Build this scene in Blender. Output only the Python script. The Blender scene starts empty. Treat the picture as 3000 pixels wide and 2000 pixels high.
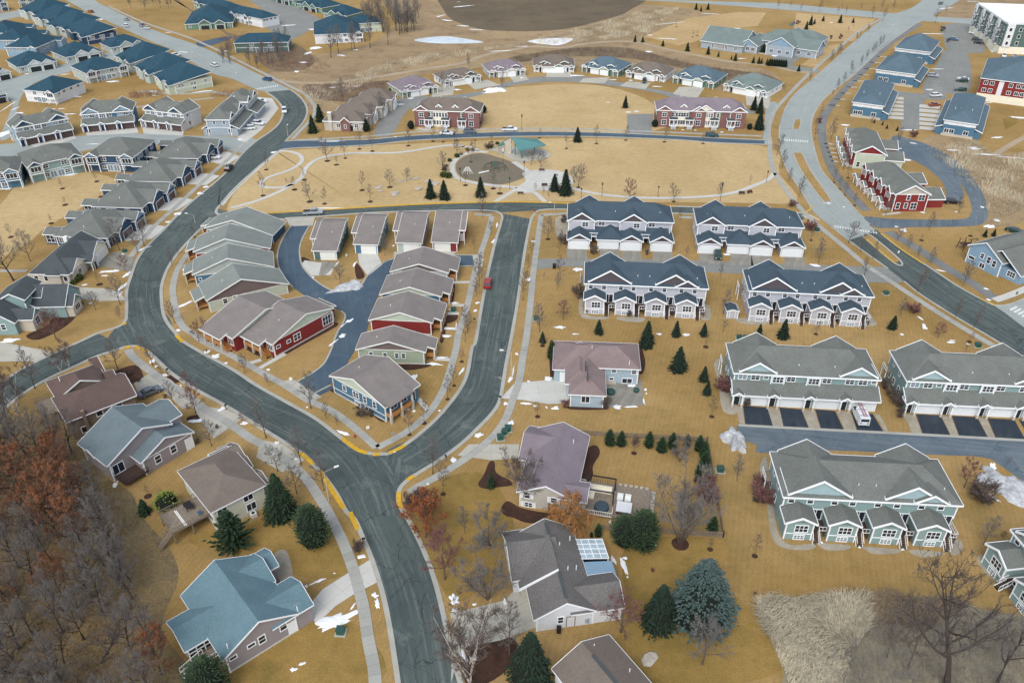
import bpy,math,random
import numpy as np
from mathutils import Vector,Matrix
R=math.radians
C=bpy.context.scene.collection
rnd=random.Random(7)
# --- camera, sky, sun, exposure
cd=bpy.data.cameras.new('camera');cam=bpy.data.objects.new('camera',cd);C.objects.link(cam)
CAM_H,TH=95.7,R(33.26)
cam.location=(0,0,CAM_H);cam.rotation_euler=(R(90)-TH,0,0)
cd.sensor_width=36;cd.lens=28;cd.clip_start=1;cd.clip_end=6000
bpy.context.scene.camera=cam
W_=bpy.data.worlds.new('World');bpy.context.scene.world=W_;W_.use_nodes=True
nt=W_.node_tree;bg=nt.nodes['Background']
sky=nt.nodes.new('ShaderNodeTexSky');sky.sky_type='NISHITA';sky.sun_disc=False
SUN_EL,SUN_ROT=R(48),R(200)
sky.sun_elevation=SUN_EL;sky.sun_rotation=SUN_ROT;sky.dust_density=1;sky.air_density=1.0;sky.ozone_density=1
hs_=nt.nodes.new('ShaderNodeHueSaturation');hs_.inputs['Saturation'].default_value=.45
nt.links.new(sky.outputs[0],hs_.inputs['Color']);nt.links.new(hs_.outputs[0],bg.inputs[0]);bg.inputs[1].default_value=0.15
sd=bpy.data.lights.new('sun','SUN');sd.energy=1.3;sd.angle=R(35);sd.color=(1,.98,.94)
so=bpy.data.objects.new('sun',sd);C.objects.link(so)
so.rotation_euler=(R(90)-SUN_EL,0,math.pi-SUN_ROT)
vs=bpy.context.scene.view_settings
bpy.context.scene.display_settings.display_device='sRGB'
vs.view_transform='Standard';vs.look='None';vs.exposure=0.7;vs.gamma=1;vs.use_curve_mapping=False
# --- photo measurements -> ground metres
_F,_CX,_CY=2333.33,1500,1000
_s,_c=math.sin(TH),math.cos(TH)
_U=[0,0,1.0]
def U(ox,oy,s=3.136):_U[:]=[ox,oy,s]
def ph(x,y):return(_U[0]+x/_U[2],_U[1]+y/_U[2])
def G(x,y,z=0.0):
 """where a sight line through a measured point meets the level plane at height z"""
 px,py=ph(x,y)
 u=(px-_CX)/_F;v=(py-_CY)/_F
 t=(CAM_H-z)/(_s+v*_c)
 return Vector((u*t,t*(_c-v*_s),z))
def height_at(base,x,y):
 """height of a measured top point standing above the ground point base"""
 px,py=ph(x,y);v=(py-_CY)/_F
 k=(_c-v*_s)/(_s+v*_c)
 return max(.3,CAM_H-base.y/k)
UD=lambda:U(0,0,1/1.27551)
# --- materials
MATS={}
def lin(c):
 return tuple(((v/255)/12.92 if v/255<=.04045 else((v/255+.055)/1.055)**2.4)for v in c)
def mat(name,col,rough=.8,n1=0,s1=1,n2=0,s2=.05,spec=.3,bump=0,stretch=None,fine=None,metal=0,tint=None):
 """base colour with two octaves of value variation; s = noise scale per metre"""
 m=bpy.data.materials.new(name);m.use_nodes=True;t=m.node_tree;b=t.nodes['Principled BSDF']
 b.inputs['Roughness'].default_value=rough;b.inputs['Specular IOR Level'].default_value=spec;b.inputs['Metallic'].default_value=metal
 col=tuple(col[:3])+(1,)
 if not n1 and not n2:
  b.inputs['Base Color'].default_value=col
 else:
  g=t.nodes.new('ShaderNodeNewGeometry');src=g.outputs['Position']
  if stretch:
   mp=t.nodes.new('ShaderNodeMapping');mp.inputs['Scale'].default_value=stretch;t.links.new(src,mp.inputs[0]);srcs=mp.outputs[0]
  else:srcs=src
  prev=None
  for n,s,sr,det in((n1,s1,srcs,3),(n2,s2,src,4)):
   if not n:continue
   tx=t.nodes.new('ShaderNodeTexNoise');tx.inputs['Scale'].default_value=s;tx.inputs['Detail'].default_value=det
   tx.inputs['Roughness'].default_value=.6
   t.links.new(sr,tx.inputs['Vector'])
   mr=t.nodes.new('ShaderNodeMapRange');mr.inputs[1].default_value=.28;mr.inputs[2].default_value=.72
   mr.inputs[3].default_value=1-n;mr.inputs[4].default_value=1+n
   t.links.new(tx.outputs[0],mr.inputs[0])
   if prev is None:prev=mr.outputs[0]
   else:
    mu=t.nodes.new('ShaderNodeMath');mu.operation='MULTIPLY';t.links.new(prev,mu.inputs[0]);t.links.new(mr.outputs[0],mu.inputs[1]);prev=mu.outputs[0]
  mx=t.nodes.new('ShaderNodeVectorMath');mx.operation='SCALE';mx.inputs[0].default_value=col[:3]
  t.links.new(prev,mx.inputs['Scale'])
  out=mx.outputs[0]
  if tint:
   tx=t.nodes.new('ShaderNodeTexNoise');tx.inputs['Scale'].default_value=tint[1];tx.inputs['Detail'].default_value=5;tx.inputs['Roughness'].default_value=.65
   t.links.new(src,tx.inputs['Vector'])
   mr=t.nodes.new('ShaderNodeMapRange');mr.inputs[1].default_value=tint[2];mr.inputs[2].default_value=tint[3];t.links.new(tx.outputs[0],mr.inputs[0])
   mm=t.nodes.new('ShaderNodeMix');mm.data_type='RGBA';t.links.new(mr.outputs[0],mm.inputs[0]);t.links.new(out,mm.inputs[6])
   mm.inputs[7].default_value=tuple(tint[0])+(1,);out=mm.outputs[2]
  t.links.new(out,b.inputs['Base Color'])
  if bump:
   bp=t.nodes.new('ShaderNodeBump');bp.inputs['Strength'].default_value=bump;bp.inputs['Distance'].default_value=.05
   t.links.new(prev,bp.inputs['Height']);t.links.new(bp.outputs[0],b.inputs['Normal'])
 MATS[name]=m
 return m
def M(n):return MATS[n]
# --- mesh builder
class MB:
 def __init__(s):s.v=[];s.f=[];s.m=[];s.names=[];s.T=Matrix.Identity(4)
 def mi(s,n):
  if n not in s.names:s.names.append(n)
  return s.names.index(n)
 def add(s,vs,fs,n):
  b=len(s.v);k=s.mi(n);T=s.T
  s.v+=[tuple(T@Vector(p))for p in vs]
  s.f+=[tuple(i+b for i in f)for f in fs];s.m+=[k]*len(fs)
 def box(s,x0,x1,y0,y1,z0,z1,n):
  s.add([(x0,y0,z0),(x1,y0,z0),(x1,y1,z0),(x0,y1,z0),(x0,y0,z1),(x1,y0,z1),(x1,y1,z1),(x0,y1,z1)],[(0,3,2,1),(4,5,6,7),(0,1,5,4),(1,2,6,5),(2,3,7,6),(3,0,4,7)],n)
 def prism(s,pts,z0,z1,n):
  k=len(pts)
  s.add([(p[0],p[1],z0)for p in pts]+[(p[0],p[1],z1)for p in pts],[tuple(range(k))[::-1],tuple(range(k,2*k))]+[(i,(i+1)%k,k+(i+1)%k,k+i)for i in range(k)],n)
 def beam(s,a,b,w,h,n):
  """box along a->b, width w (level), height h below the line"""
  a,b=Vector(a),Vector(b);d=(b-a).normalized();p=Vector((-d.y,d.x,0))
  p=(p.normalized()if p.length>1e-4 else Vector((1,0,0)))*w/2;u=Vector((0,0,h))
  s.add([a-p-u,a+p-u,a+p,a-p,b-p-u,b+p-u,b+p,b-p],[(0,1,2,3),(7,6,5,4),(0,4,5,1),(1,5,6,2),(2,6,7,3),(3,7,4,0)],n)
 def tube(s,a,b,r0,r1,k,n,cap=True):
  a,b=Vector(a),Vector(b);d=b-a
  q=d.to_track_quat('Z','Y');vs=[]
  for p,r in((a,r0),(b,r1)):
   for i in range(k):
    t=2*math.pi*i/k;vs.append(p+q@Vector((r*math.cos(t),r*math.sin(t),0)))
  fs=[(i,(i+1)%k,k+(i+1)%k,k+i)for i in range(k)]
  if cap:fs+=[tuple(range(k))[::-1],tuple(range(k,2*k))]
  s.add(vs,fs,n)
 def lathe(s,prof,k,n,cx=0,cy=0):
  vs=[];fs=[]
  for r,z in prof:
   for i in range(k):
    t=2*math.pi*i/k;vs.append((cx+r*math.cos(t),cy+r*math.sin(t),z))
  for j in range(len(prof)-1):
   for i in range(k):fs.append((j*k+i,j*k+(i+1)%k,(j+1)*k+(i+1)%k,(j+1)*k+i))
  fs.append(tuple(range(k))[::-1]);fs.append(tuple(range((len(prof)-1)*k,len(prof)*k)))
  s.add(vs,fs,n)
 def mesh(s,name):
  me=bpy.data.meshes.new(name);me.from_pydata(s.v,[],s.f)
  for n in s.names:me.materials.append(M(n))
  me.polygons.foreach_set('material_index',s.m);me.update()
  return me
 def build(s,name,parent=None):
  if not s.f:return None
  return put(name,s.mesh(name),parent)
def put(name,me,parent=None,mw=None):
 o=bpy.data.objects.new(name,me);C.objects.link(o)
 if parent is not None:o.parent=parent
 if mw is not None:o.matrix_local=mw
 return o
THINGS=[]
LAND=[]
def tag(o,label=None,cat=None,group=None,kind=None):
 if label:o['label']=label
 if cat:o['category']=cat
 if group:o['group']=group
 if kind:o['kind']=kind
 return o
def empty(name,loc,rz=0):
 o=bpy.data.objects.new(name,None);C.objects.link(o);o.location=loc;o.rotation_euler=(0,0,rz);o.empty_display_size=.5
 return o
def copy_tree(o,parent=None):
 c=o.copy();C.objects.link(c)
 if parent is not None:c.parent=parent
 for ch in[x for x in KIDS.get(o.name,[])]:copy_tree(ch,c)
 return c
KIDS={}
def index_kids(o):
 KIDS[o.name]=list(o.children)
 for ch in o.children:index_kids(ch)
def thing_copy(o,loc,rz=0,scale=1):
 if o.name not in KIDS:index_kids(o)
 c=copy_tree(o);c.location=loc;c.rotation_euler=(0,0,rz);c.scale=(scale,)*3 if not isinstance(scale,tuple)else scale
 return c
# --- palette
def roofm(n,c,k=.16):mat(n,lin(c),.9,k,4.5,.1,.35,spec=.15)
roofm('roof_navy',(66,80,90));roofm('roof_teal',(44,72,86),.1);roofm('roof_grey',(106,109,104),.22);roofm('roof_brown',(124,117,113))
roofm('roof_sage',(122,127,122));roofm('roof_purple',(124,114,120));roofm('roof_brown_dark',(96,80,75));roofm('roof_tan',(112,102,94))
roofm('roof_charcoal',(74,80,82));roofm('roof_slate',(96,120,128));roofm('roof_ash',(104,101,98),.26);roofm('roof_mauve',(128,112,110))
roofm('roof_blue',(100,112,116));roofm('roof_sea',(84,126,126),.06);roofm('roof_white',(226,228,230),.03);roofm('roof_church',(110,122,119),.1)
roofm('roof_shed',(88,112,124));roofm('roof_denim',(86,104,114))
def sid(n,c,k=.05):mat(n,lin(c),.75,k,.6,.05,3,spec=.25)
for n,c in dict(w_lilac=(176,176,182),w_charcoal=(84,78,82),w_sage=(128,150,148),w_sage_pale=(150,172,176),w_white=(222,224,222),w_stone=(182,172,156),w_blue=(74,108,130),w_navy=(48,72,96),w_sky=(126,152,172),w_red=(124,46,44),w_green=(84,104,98),w_greyg=(168,176,170),w_taupe=(140,132,132),w_beige=(196,194,176),w_tan=(178,172,160),w_cream=(222,216,196),w_brick=(122,88,84),w_bluegrey=(156,172,180),w_steel=(150,160,168),w_mint=(180,188,170),w_brown=(128,112,98),w_umber=(112,98,94),w_leaf=(98,128,108),w_pale=(206,208,210),w_moss=(150,160,140),concrete_wall=(190,188,180)).items():sid(n,c)
mat('white',(.82,.83,.83),.5,spec=.4);mat('offwhite',(.74,.73,.68),.55);mat('shade_trim',(.55,.57,.57),.6)
mat('glass',(.018,.026,.036),.12,spec=.6);mat('glass_pale',(.16,.22,.26),.15,spec=.6);mat('sunroom_glass',(.34,.42,.46),.2,.25,.8,spec=.6)
mat('door_white',(.74,.76,.76),.45);mat('door_brown',lin((84,68,66)),.6);mat('door_dark',lin((40,44,48)),.5);mat('door_navy',lin((30,50,90)),.5)
mat('cedar',lin((176,122,70)),.7,.15,3);mat('wood_grey',lin((128,116,102)),.85,.2,2);mat('wood_dark',lin((72,56,50)),.8,.15,2)
mat('black',(.015,.015,.017),.5);mat('steel',(.45,.46,.47),.4,metal=.6);mat('rail_white',(.8,.8,.8),.5)
mat('plastic_green',lin((70,112,92)),.6);mat('plastic_dkgreen',lin((46,78,70)),.6)
# --- building parts
_cache={}
def win_mesh(w,h,nx,ny,pale=False):
 k=('win',round(w,2),round(h,2),nx,ny,pale)
 if k not in _cache:
  f=MB();b=.13
  f.box(-w/2-b,w/2+b,-.07,.05,h,h+b,'white');f.box(-w/2-b,w/2+b,-.08,.05,-b,0,'white')
  f.box(-w/2-b,-w/2,-.065,.05,0,h,'white');f.box(w/2,w/2+b,-.065,.05,0,h,'white')
  for i in range(1,nx):
   x=-w/2+w*i/nx;f.box(x-.045,x+.045,-.055,.05,0,h,'white')
  for j in range(1,ny):
   z=h*j/ny
   for i in range(nx):f.box(-w/2+w*i/nx+(.045 if i else 0),-w/2+w*(i+1)/nx-(.045 if i<nx-1 else 0),-.05,.05,z-.035,z+.035,'white')
  g=MB();g.box(-w/2,w/2,-.03,.04,0,h,'glass_pale' if pale else 'glass')
  _cache[k]=(f.mesh('window'),g.mesh('pane'))
 return _cache[k]
def garage_mesh(w,h,m):
 k=('gar',round(w,2),h,m)
 if k not in _cache:
  f=MB();n=4;f.box(-w/2,w/2,-.02,.05,0,h,'shade_trim' if m=='door_white' else 'door_dark')
  for j in range(n):f.box(-w/2+.02,w/2-.02,-.06,-.02,j*h/n+.02,(j+1)*h/n-.02,m)
  t=MB();b=.14
  t.box(-w/2-b,-w/2,-.075,.05,0,h,'white');t.box(w/2,w/2+b,-.075,.05,0,h,'white');t.box(-w/2-b,w/2+b,-.08,.05,h,h+b,'white')
  _cache[k]=(f.mesh('garage_door'),t.mesh('door_frame'))
 return _cache[k]
def door_mesh(w,h,m):
 k=('door',w,h,m)
 if k not in _cache:
  f=MB();f.box(-w/2,w/2,-.04,.05,0,h,m)
  t=MB();b=.1
  t.box(-w/2-b,-w/2,-.06,.05,0,h,'white');t.box(w/2,w/2+b,-.06,.05,0,h,'white');t.box(-w/2-b,w/2+b,-.065,.05,h,h+b,'white')
  _cache[k]=(f.mesh('door'),t.mesh('door_frame'))
 return _cache[k]
T3=lambda x,y,z=0:Matrix.Translation((x,y,z))
RZ=lambda a:Matrix.Rotation(a,4,'Z')
def roof_piece(h,Mx,xl,xr,y0,y1,z,pitch,ro=0,hip0=0,hip1=0,ov0=.35,ov1=.35,mat='roof_navy',rake=1,nr=''):
 """roof with its ridge along the local y axis. xl, xr: outer eave edges; z: height of the left eave edge; ro: ridge shift"""
 rb,tb=h.roof,h.trim;rb.T=tb.T=Mx;tw=h.tr;th=.55+.45*tw;tm=h.tm
 xc=(xl+xr)/2+ro;hl,hr=xc-xl,xr-xc
 zr=z+pitch*hl;zR=zr-pitch*hr;t=.2
 ya,yb=y0-(0 if hip0 else ov0),y1+(0 if hip1 else ov1)
 if hip0:ya=y0-.35
 if hip1:yb=y1+.35
 half=min(hl,hr);L=yb-ya
 i0=half if hip0 else 0;i1=half if hip1 else 0
 if i0+i1>L-.05:
  k=(L-.05)/(i0+i1);i0*=k;i1*=k
 A,B,Cc,D=(xl,ya,z),(xr,ya,zR),(xr,yb,zR),(xl,yb,z)
 P,Q=(xc,ya+i0,zr),(xc,yb-i1,zr)
 top=[(D,A,P,Q),(B,Cc,Q,P)]
 if hip0:top.append((A,B,P))
 if hip1:top.append((Cc,D,Q))
 for f in top:
  n=len(f);lo=[(p[0],p[1],p[2]-t)for p in f]
  rb.add(list(f)+lo,[tuple(range(n)),tuple(range(n,2*n))[::-1]]+[(i,(i+1)%n,n+(i+1)%n,n+i)for i in range(n)],mat)
 def fas(a,b,out):
  a,b=Vector(a),Vector(b);o=Vector(out)*.05
  tb.beam(a+o+Vector((0,0,.03)),b+o+Vector((0,0,.03)),.1*tw,.3*th,tm)
 if rake:
  fas(A,D,(-1,0,0));fas(B,Cc,(1,0,0))
  for hp,a,b,p,s in((hip0,A,B,P,-1),(hip1,Cc,D,Q,1)):
   if('0' if s<0 else '1')in nr:continue
   if hp:fas(a,b,(0,s,0))
   else:
    for e in(a,b):
     tb.beam(Vector(e)+Vector((0,s*.06,.07*tw)),Vector(p)+Vector((0,s*.06,.07*tw)),.14*tw,.36*th,tm)
 return xc,zr,P,Q
class Blk:
 """a rectangle of walls in a building's local frame: x to the right along its front, y inward"""
 def __init__(s,h,Mx,W,D,z0=0):s.h,s.M,s.W,s.D,s.z0=h,Mx,W,D,z0
 def side(s,k):
  if k=='f':return s.M
  if k=='r':return s.M@T3(s.W,0)@RZ(R(90))
  if k=='b':return s.M@T3(s.W,s.D)@RZ(R(180))
  if k=='l':return s.M@T3(0,s.D)@RZ(R(-90))
 def ln(s,k):return s.W if k in 'fb' else s.D
 def walls(s,z0,z1,m,inset=0):
  b=s.h.wall;b.T=s.M;i=inset
  b.box(i,s.W-i,i,s.D-i,z0,z1,m)
 def band(s,z,m='white',hh=.18,sides='frl'):
  for k in sides:
   b=s.h.trim;b.T=s.side(k);b.box(-.03,s.ln(k)+.03,-.05,0.02,z,z+hh,m)
 def corners(s,z0,z1,sides='fr',m='white'):
  t=s.h.trim;t.T=s.M
  for x,y in((-.04,-.04),(s.W-.16,-.04),(s.W-.16,s.D-.16),(-.04,s.D-.16)):t.box(x,x+.2,y,y+.2,z0,z1,m)
 def gable(s,axis='y',ze=3,pitch=.5,ov=.45,ovr=.35,hip0=0,hip1=0,mat='roof_navy',infill=None,ro=0,back=None,infill_b=None):
  """ze: eave edge height; wall triangle material infill closes gable ends"""
  if axis=='y':Mx,w,L=s.M,s.W,s.D
  else:Mx,w,L=s.M@T3(0,s.D)@RZ(R(-90)),s.D,s.W
  xc,zr,P,Q=roof_piece(s.h,Mx,-ov,w+ov,0,L,ze,pitch,ro,hip0,hip1,ovr,ovr,mat)
  hr=w+ov-xc;zR=zr-pitch*hr
  zl,zq=ze+pitch*ov-.2,zR+pitch*ov-.2
  if infill:
   b=s.h.wall;b.T=Mx;zb=min(zl,zq)-.02
   for hp,ya,yb in((hip0,0.0,.15),(hip1,L-.15,L)):
    if hp:continue
    pr=[(0,zl),(xc,zr-.2),(w,zq)]
    pr=([(0,zb)]if zl>zb+.05 else[])+pr+([(w,zb)]if zq>zb+.05 else[])
    n=len(pr)
    b.add([(x,ya,z)for x,z in pr]+[(x,yb,z)for x,z in pr],[tuple(range(n)),tuple(range(n,2*n))[::-1]]+[(i,(i+1)%n,n+(i+1)%n,n+i)for i in range(n)],infill)
  return zr
 def win(s,k,u,z,w=1.0,hh=1.3,nx=1,ny=2,pale=False,Mx=None):
  f,g=win_mesh(w,hh,nx,ny,pale)
  o=put('window',f,s.h.root,(Mx or s.side(k))@T3(u,0,z));put('pane',g,o)
 def wins(s,k,us,z,w=1.0,hh=1.3,nx=1,ny=2,pale=False):
  for u in us:s.win(k,u*s.ln(k),z,w,hh,nx,ny,pale)
 def garage(s,k,u,w=4.9,hh=2.2,m='door_white',z=0):
  f,t=garage_mesh(w,hh,m);o=put('garage_door',f,s.h.root,s.side(k)@T3(u,0,z));put('door_frame',t,o)
 def door(s,k,u,w=1.0,hh=2.1,m='door_white',z=0):
  f,t=door_mesh(w,hh,m);o=put('door',f,s.h.root,s.side(k)@T3(u,0,z));put('door_frame',t,o)
 def sub(s,k,u,w,proj,back=0):
  """block of width w centred at u on side k, projecting proj and running back into the building"""
  return Blk(s.h,s.side(k)@T3(u-w/2,-proj),w,proj+back,s.z0)
 def shed(s,k,u0,u1,out,z0,z1,mat,posts=0,pz=0,tk=.18,ovs=.25):
  """lean-to roof on side k from z1 at the wall to z0 at distance out"""
  rb=s.h.roof;rb.T=s.side(k);a,b=u0-ovs,u1+ovs
  v=[(a,-out,z0),(b,-out,z0),(b,.05,z1),(a,.05,z1)]
  rb.add(v+[(x,y,z-tk)for x,y,z in v],[(0,1,2,3),(7,6,5,4),(0,4,5,1),(1,5,6,2),(2,6,7,3),(3,7,4,0)],mat)
  tb=s.h.trim;tb.T=s.side(k);tb.beam((a,-out-.05,z0+.03),(b,-out-.05,z0+.03),.1,.28,'white')
  for e in(a,b):tb.beam((e,-out,z0+.05),(e,0,z1+.05),.1,.28,'white')
  for i in range(posts):
   x=u0+(u1-u0)*(i/(posts-1)if posts>1 else .5);tb.box(x-.12,x+.12,-out+.15,-out+.39,pz,z0-.1,'white')
class House:
 def __init__(s,name,label,cat,A,B,Cp,ze,ov=.45,group=None,short=None,W=None,right=False):
  """A, B: front eave corners and Cp: a far eave corner, as measured points at eave height ze (Cp may be a depth in m)"""
  a,b=G(*A,ze),G(*B,ze)
  if right:
   y=(b-a).normalized();x=Vector((y.y,-y.x,0));D=(b-a).length
   a=a-x*W
  else:
   x=(b-a).normalized();y=Vector((-x.y,x.x,0))
   if W is None:W=(b-a).length
   D=Cp if isinstance(Cp,(int,float))else abs((G(*Cp,ze)-a).dot(y))
  s.tr=1 if 'townhouse' in name else .45 if name=='house' else .6;s.tm='offwhite' if name=='cottage' else 'white'
  s.ze,s.ov=ze,ov;s.ex,s.ey=x,y
  o=a+(x+y)*ov;s.o=Vector((o.x,o.y,0))
  s.rz=math.atan2(x.y,x.x);s.W,s.D=W-2*ov,D-2*ov
  s.root=empty(name,s.o,s.rz);tag(s.root,label,cat,group)
  s.wall,s.roof,s.trim=MB(),MB(),MB();s.extra=[]
  s.main=Blk(s,Matrix.Identity(4),s.W,s.D)
  s.center=s.o+x*s.W/2+y*s.D/2
  LAND.append((s.center,short or label,s))
 def loc(s,p,z=0):
  d=G(*p,z)-s.o;return d.dot(s.ex),d.dot(s.ey)
 def peak(s,p,yl=0):
  """height at which the sight line through p crosses the front plane (local y = yl), and its local x"""
  lo,hi=0,40
  f=lambda z:s.loc(p,z)[1]-yl
  for _ in range(40):
   mid=(lo+hi)/2
   if f(mid)>0:lo=mid
   else:hi=mid
  return s.loc(p,lo)[0],lo
 def part(s,name,mb,M_=None):return mb.build(name,s.root)
 def vents(s,pts,z):
  for x,y in pts:
   b=MB();b.tube((x,y,z-.6),(x,y,z+.35),.07,.07,6,'white');b.build('vent_pipe',s.root)
 def vent_px(s,p,z):
  x,y=s.loc(p,z);s.vents([(x,y)],z)
 def done(s):
  s.wall.build('wall',s.root);s.roof.build('roof',s.root);s.trim.build('trim',s.root)
 def cross(s,k,P,w,ze,pitch,mat,infill,wallm=None,z0=0,ovr=.3,ov=.35,back=None,hip=0,proj=None,u=None):
  if w is None:
   w=6.0
   for _ in range(12):
    lx,ly=s.loc(P,ze+pitch*(w/2+ov));w=max(2,2*(ly if k=='r' else s.D-ly)-.06)
  zr=ze+pitch*(w/2+ov)
  if P is not None:
   lx,ly=s.loc(P,zr)
   if k=='r':u,pj=ly,lx-s.W
   elif k=='l':u,pj=s.D-ly,-lx
   elif k=='f':u,pj=lx,-ly
   else:u,pj=s.W-lx,ly-s.D
   pj-=ovr
   if proj is None:proj=pj
  proj=max(proj,.05)if proj>=0 else proj
  bm=(zr-s.ze)/pitch+.25
  back=bm if back is None or wallm is not None or k in 'lr' else min(back,bm)
  b=s.main.sub(k,u,w,proj,back)
  if wallm:b.walls(z0,ze+pitch*ov-.2,wallm)
  roof_piece(s,b.M,-ov,w+ov,0,b.D,ze,pitch,0,hip,0,ovr,0,mat,nr='1')
  if infill and not hip:
   bb=s.wall;bb.T=b.M;zl=ze+pitch*ov-.2;zt=zr-.2
   v=[(0,zl),(w/2,zt),(w,zl)]
   bb.add([(x,0,z)for x,z in v]+[(x,.15,z)for x,z in v],[(0,1,2),(5,4,3),(0,3,4,1),(1,4,5,2),(2,5,3,0)],infill)
  return b
def stairs(parent,Mx,w,z1,n,m='wood_dark',rail='rail_white',name='stairs'):
 """steps descending from z1 towards -y, with side rails"""
 b=MB();b.T=Mx;rise=z1/n
 for i in range(n):b.box(0,w,-(i+1)*.28,-i*.28,z1-(i+1)*rise-.06,z1-(i+1)*rise,m)
 for x in(-.06,w):
  b.beam((x+.03,0,z1+.95),(x+.03,-n*.28,.95),.08,.09,rail)
  b.beam((x+.03,0,z1+.1),(x+.03,-n*.28,.1),.06,.3,rail)
  for i in range(0,n+1,2):b.beam((x+.03,-i*.28,z1-i*rise),(x+.031,-i*.28,z1-i*rise+.95),.08,.08,rail)
 return b.build(name,parent)
def railing(mb,a,b,z,m='rail_white',hh=.95,step=.5):
 a,b=Vector(a),Vector(b);L=(b-a).length;n=max(2,int(L/step))
 for zz in(hh,.15):mb.beam(a+Vector((0,0,z+zz)),b+Vector((0,0,z+zz)),.07,.08,m)
 for i in range(n+1):
  p=a+(b-a)*i/n;mb.box(p.x-.03,p.x+.03,p.y-.03,p.y+.03,z,z+hh,m)
# --- the town houses with four or three units
TG='townhouse rows'
def townhouse_bump(label,short,A,B,Cp,rm,wm,gm,deep=False,W=None,D=None):
 h=House('townhouse',label,'townhouse',A,B,Cp,6.3,.5,TG,short,W=W);m=h.main;p=.62;W_=h.W
 m.walls(0,6.3+.1,wm);m.corners(2.9,6.2)
 h.hipz=roof_piece(h,Matrix.Translation((0,h.D,0))@RZ(R(-90)),-.5,h.D+.5,0,W_,6.3,p,0,1,1,mat=rm)[1]
 h.cross('f',None,9.2,6.75,p,rm,gm,u=W_*.2,proj=.02,back=8,ovr=.25)
 h.cross('f',None,8.0,6.75,p,rm,gm,u=W_*.735,proj=.02,back=8,ovr=.25)
 h.cross('f',None,4.6,6.6,p,rm,gm,u=W_*.835,proj=.45,back=4,ovr=.25)
 for u in(.2,.8):h.cross('b',None,8,6.3,p,rm,gm,u=W_*u,proj=.6,back=7,wallm=wm)
 un=W_/4.0
 for i in range(4):
  x0=i*un
  for f in(.18,.62)if i in(0,2,3)else(.18,.6):m.win('f',x0+un*f,4.75,.85,1.2)
  b=m.sub('f',x0+2.25,4.3,3.35,.3);b.walls(0,3.95,wm);b.corners(0,3.9)
  roof_piece(h,b.M,-.4,4.7,0,3.4,3.8,.5,0,0,0,.35,0,rm)
  bb=h.wall;bb.T=b.M;v=[(0,3.8),(2.15,4.85),(4.3,3.8)]
  bb.add([(x,0,z)for x,z in v]+[(x,.15,z)for x,z in v],[(0,1,2),(5,4,3),(0,3,4,1),(1,4,5,2),(2,5,3,0)],wm)
  b.band(1.25,'white',.16,'fr');b.win('f',2.45,1.75,1.9,1.35,3,2);b.win('f',2.35,.15,1.5,.8,3,2,True)
  m.win('f',x0+5.55,1.35,1.7,2.1,2,1)
  dk=MB();dk.T=m.side('f');dk.box(x0+4.45,x0+6.75,-2.6,0,1.15,1.3,'wood_dark')
  for px in(x0+4.6,x0+6.6):dk.box(px-.07,px+.07,-2.5,-2.36,0,1.15,'wood_dark')
  railing(dk,(x0+5.6,-2.55,0),(x0+6.75,-2.55,0),1.3)
  if i==3:railing(dk,(x0+6.75,-2.55,0),(x0+6.75,0,0),1.3)
  dk.build('deck',h.root)
  stairs(h.root,m.side('f')@T3(x0+4.55,-2.6),.95,1.25,6)
 for x,y in((W_*.1,1.2),(W_*.43,1.6),(W_*.53,1.6),(W_*.92,1.6)):h.vents([(x,y)],6.3+p*(y+.5))
 m.wins('r',(.3,.62),4.4);m.wins('r',(.25,.6),1.3);m.wins('l',(.3,.62),4.4);m.wins('l',(.25,.6),1.3)
 bc=MB();bc.T=m.side('l');bc.box(.6,3.2,-1.3,0,2.9,3.05,'wood_grey');railing(bc,(.6,-1.27,0),(3.2,-1.27,0),3.05);bc.box(.6,.75,-1.3,-1.15,0,2.9,'white');bc.box(3.05,3.2,-1.3,-1.15,0,2.9,'white');bc.build('balcony',h.root)
 h.done();return h
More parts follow.
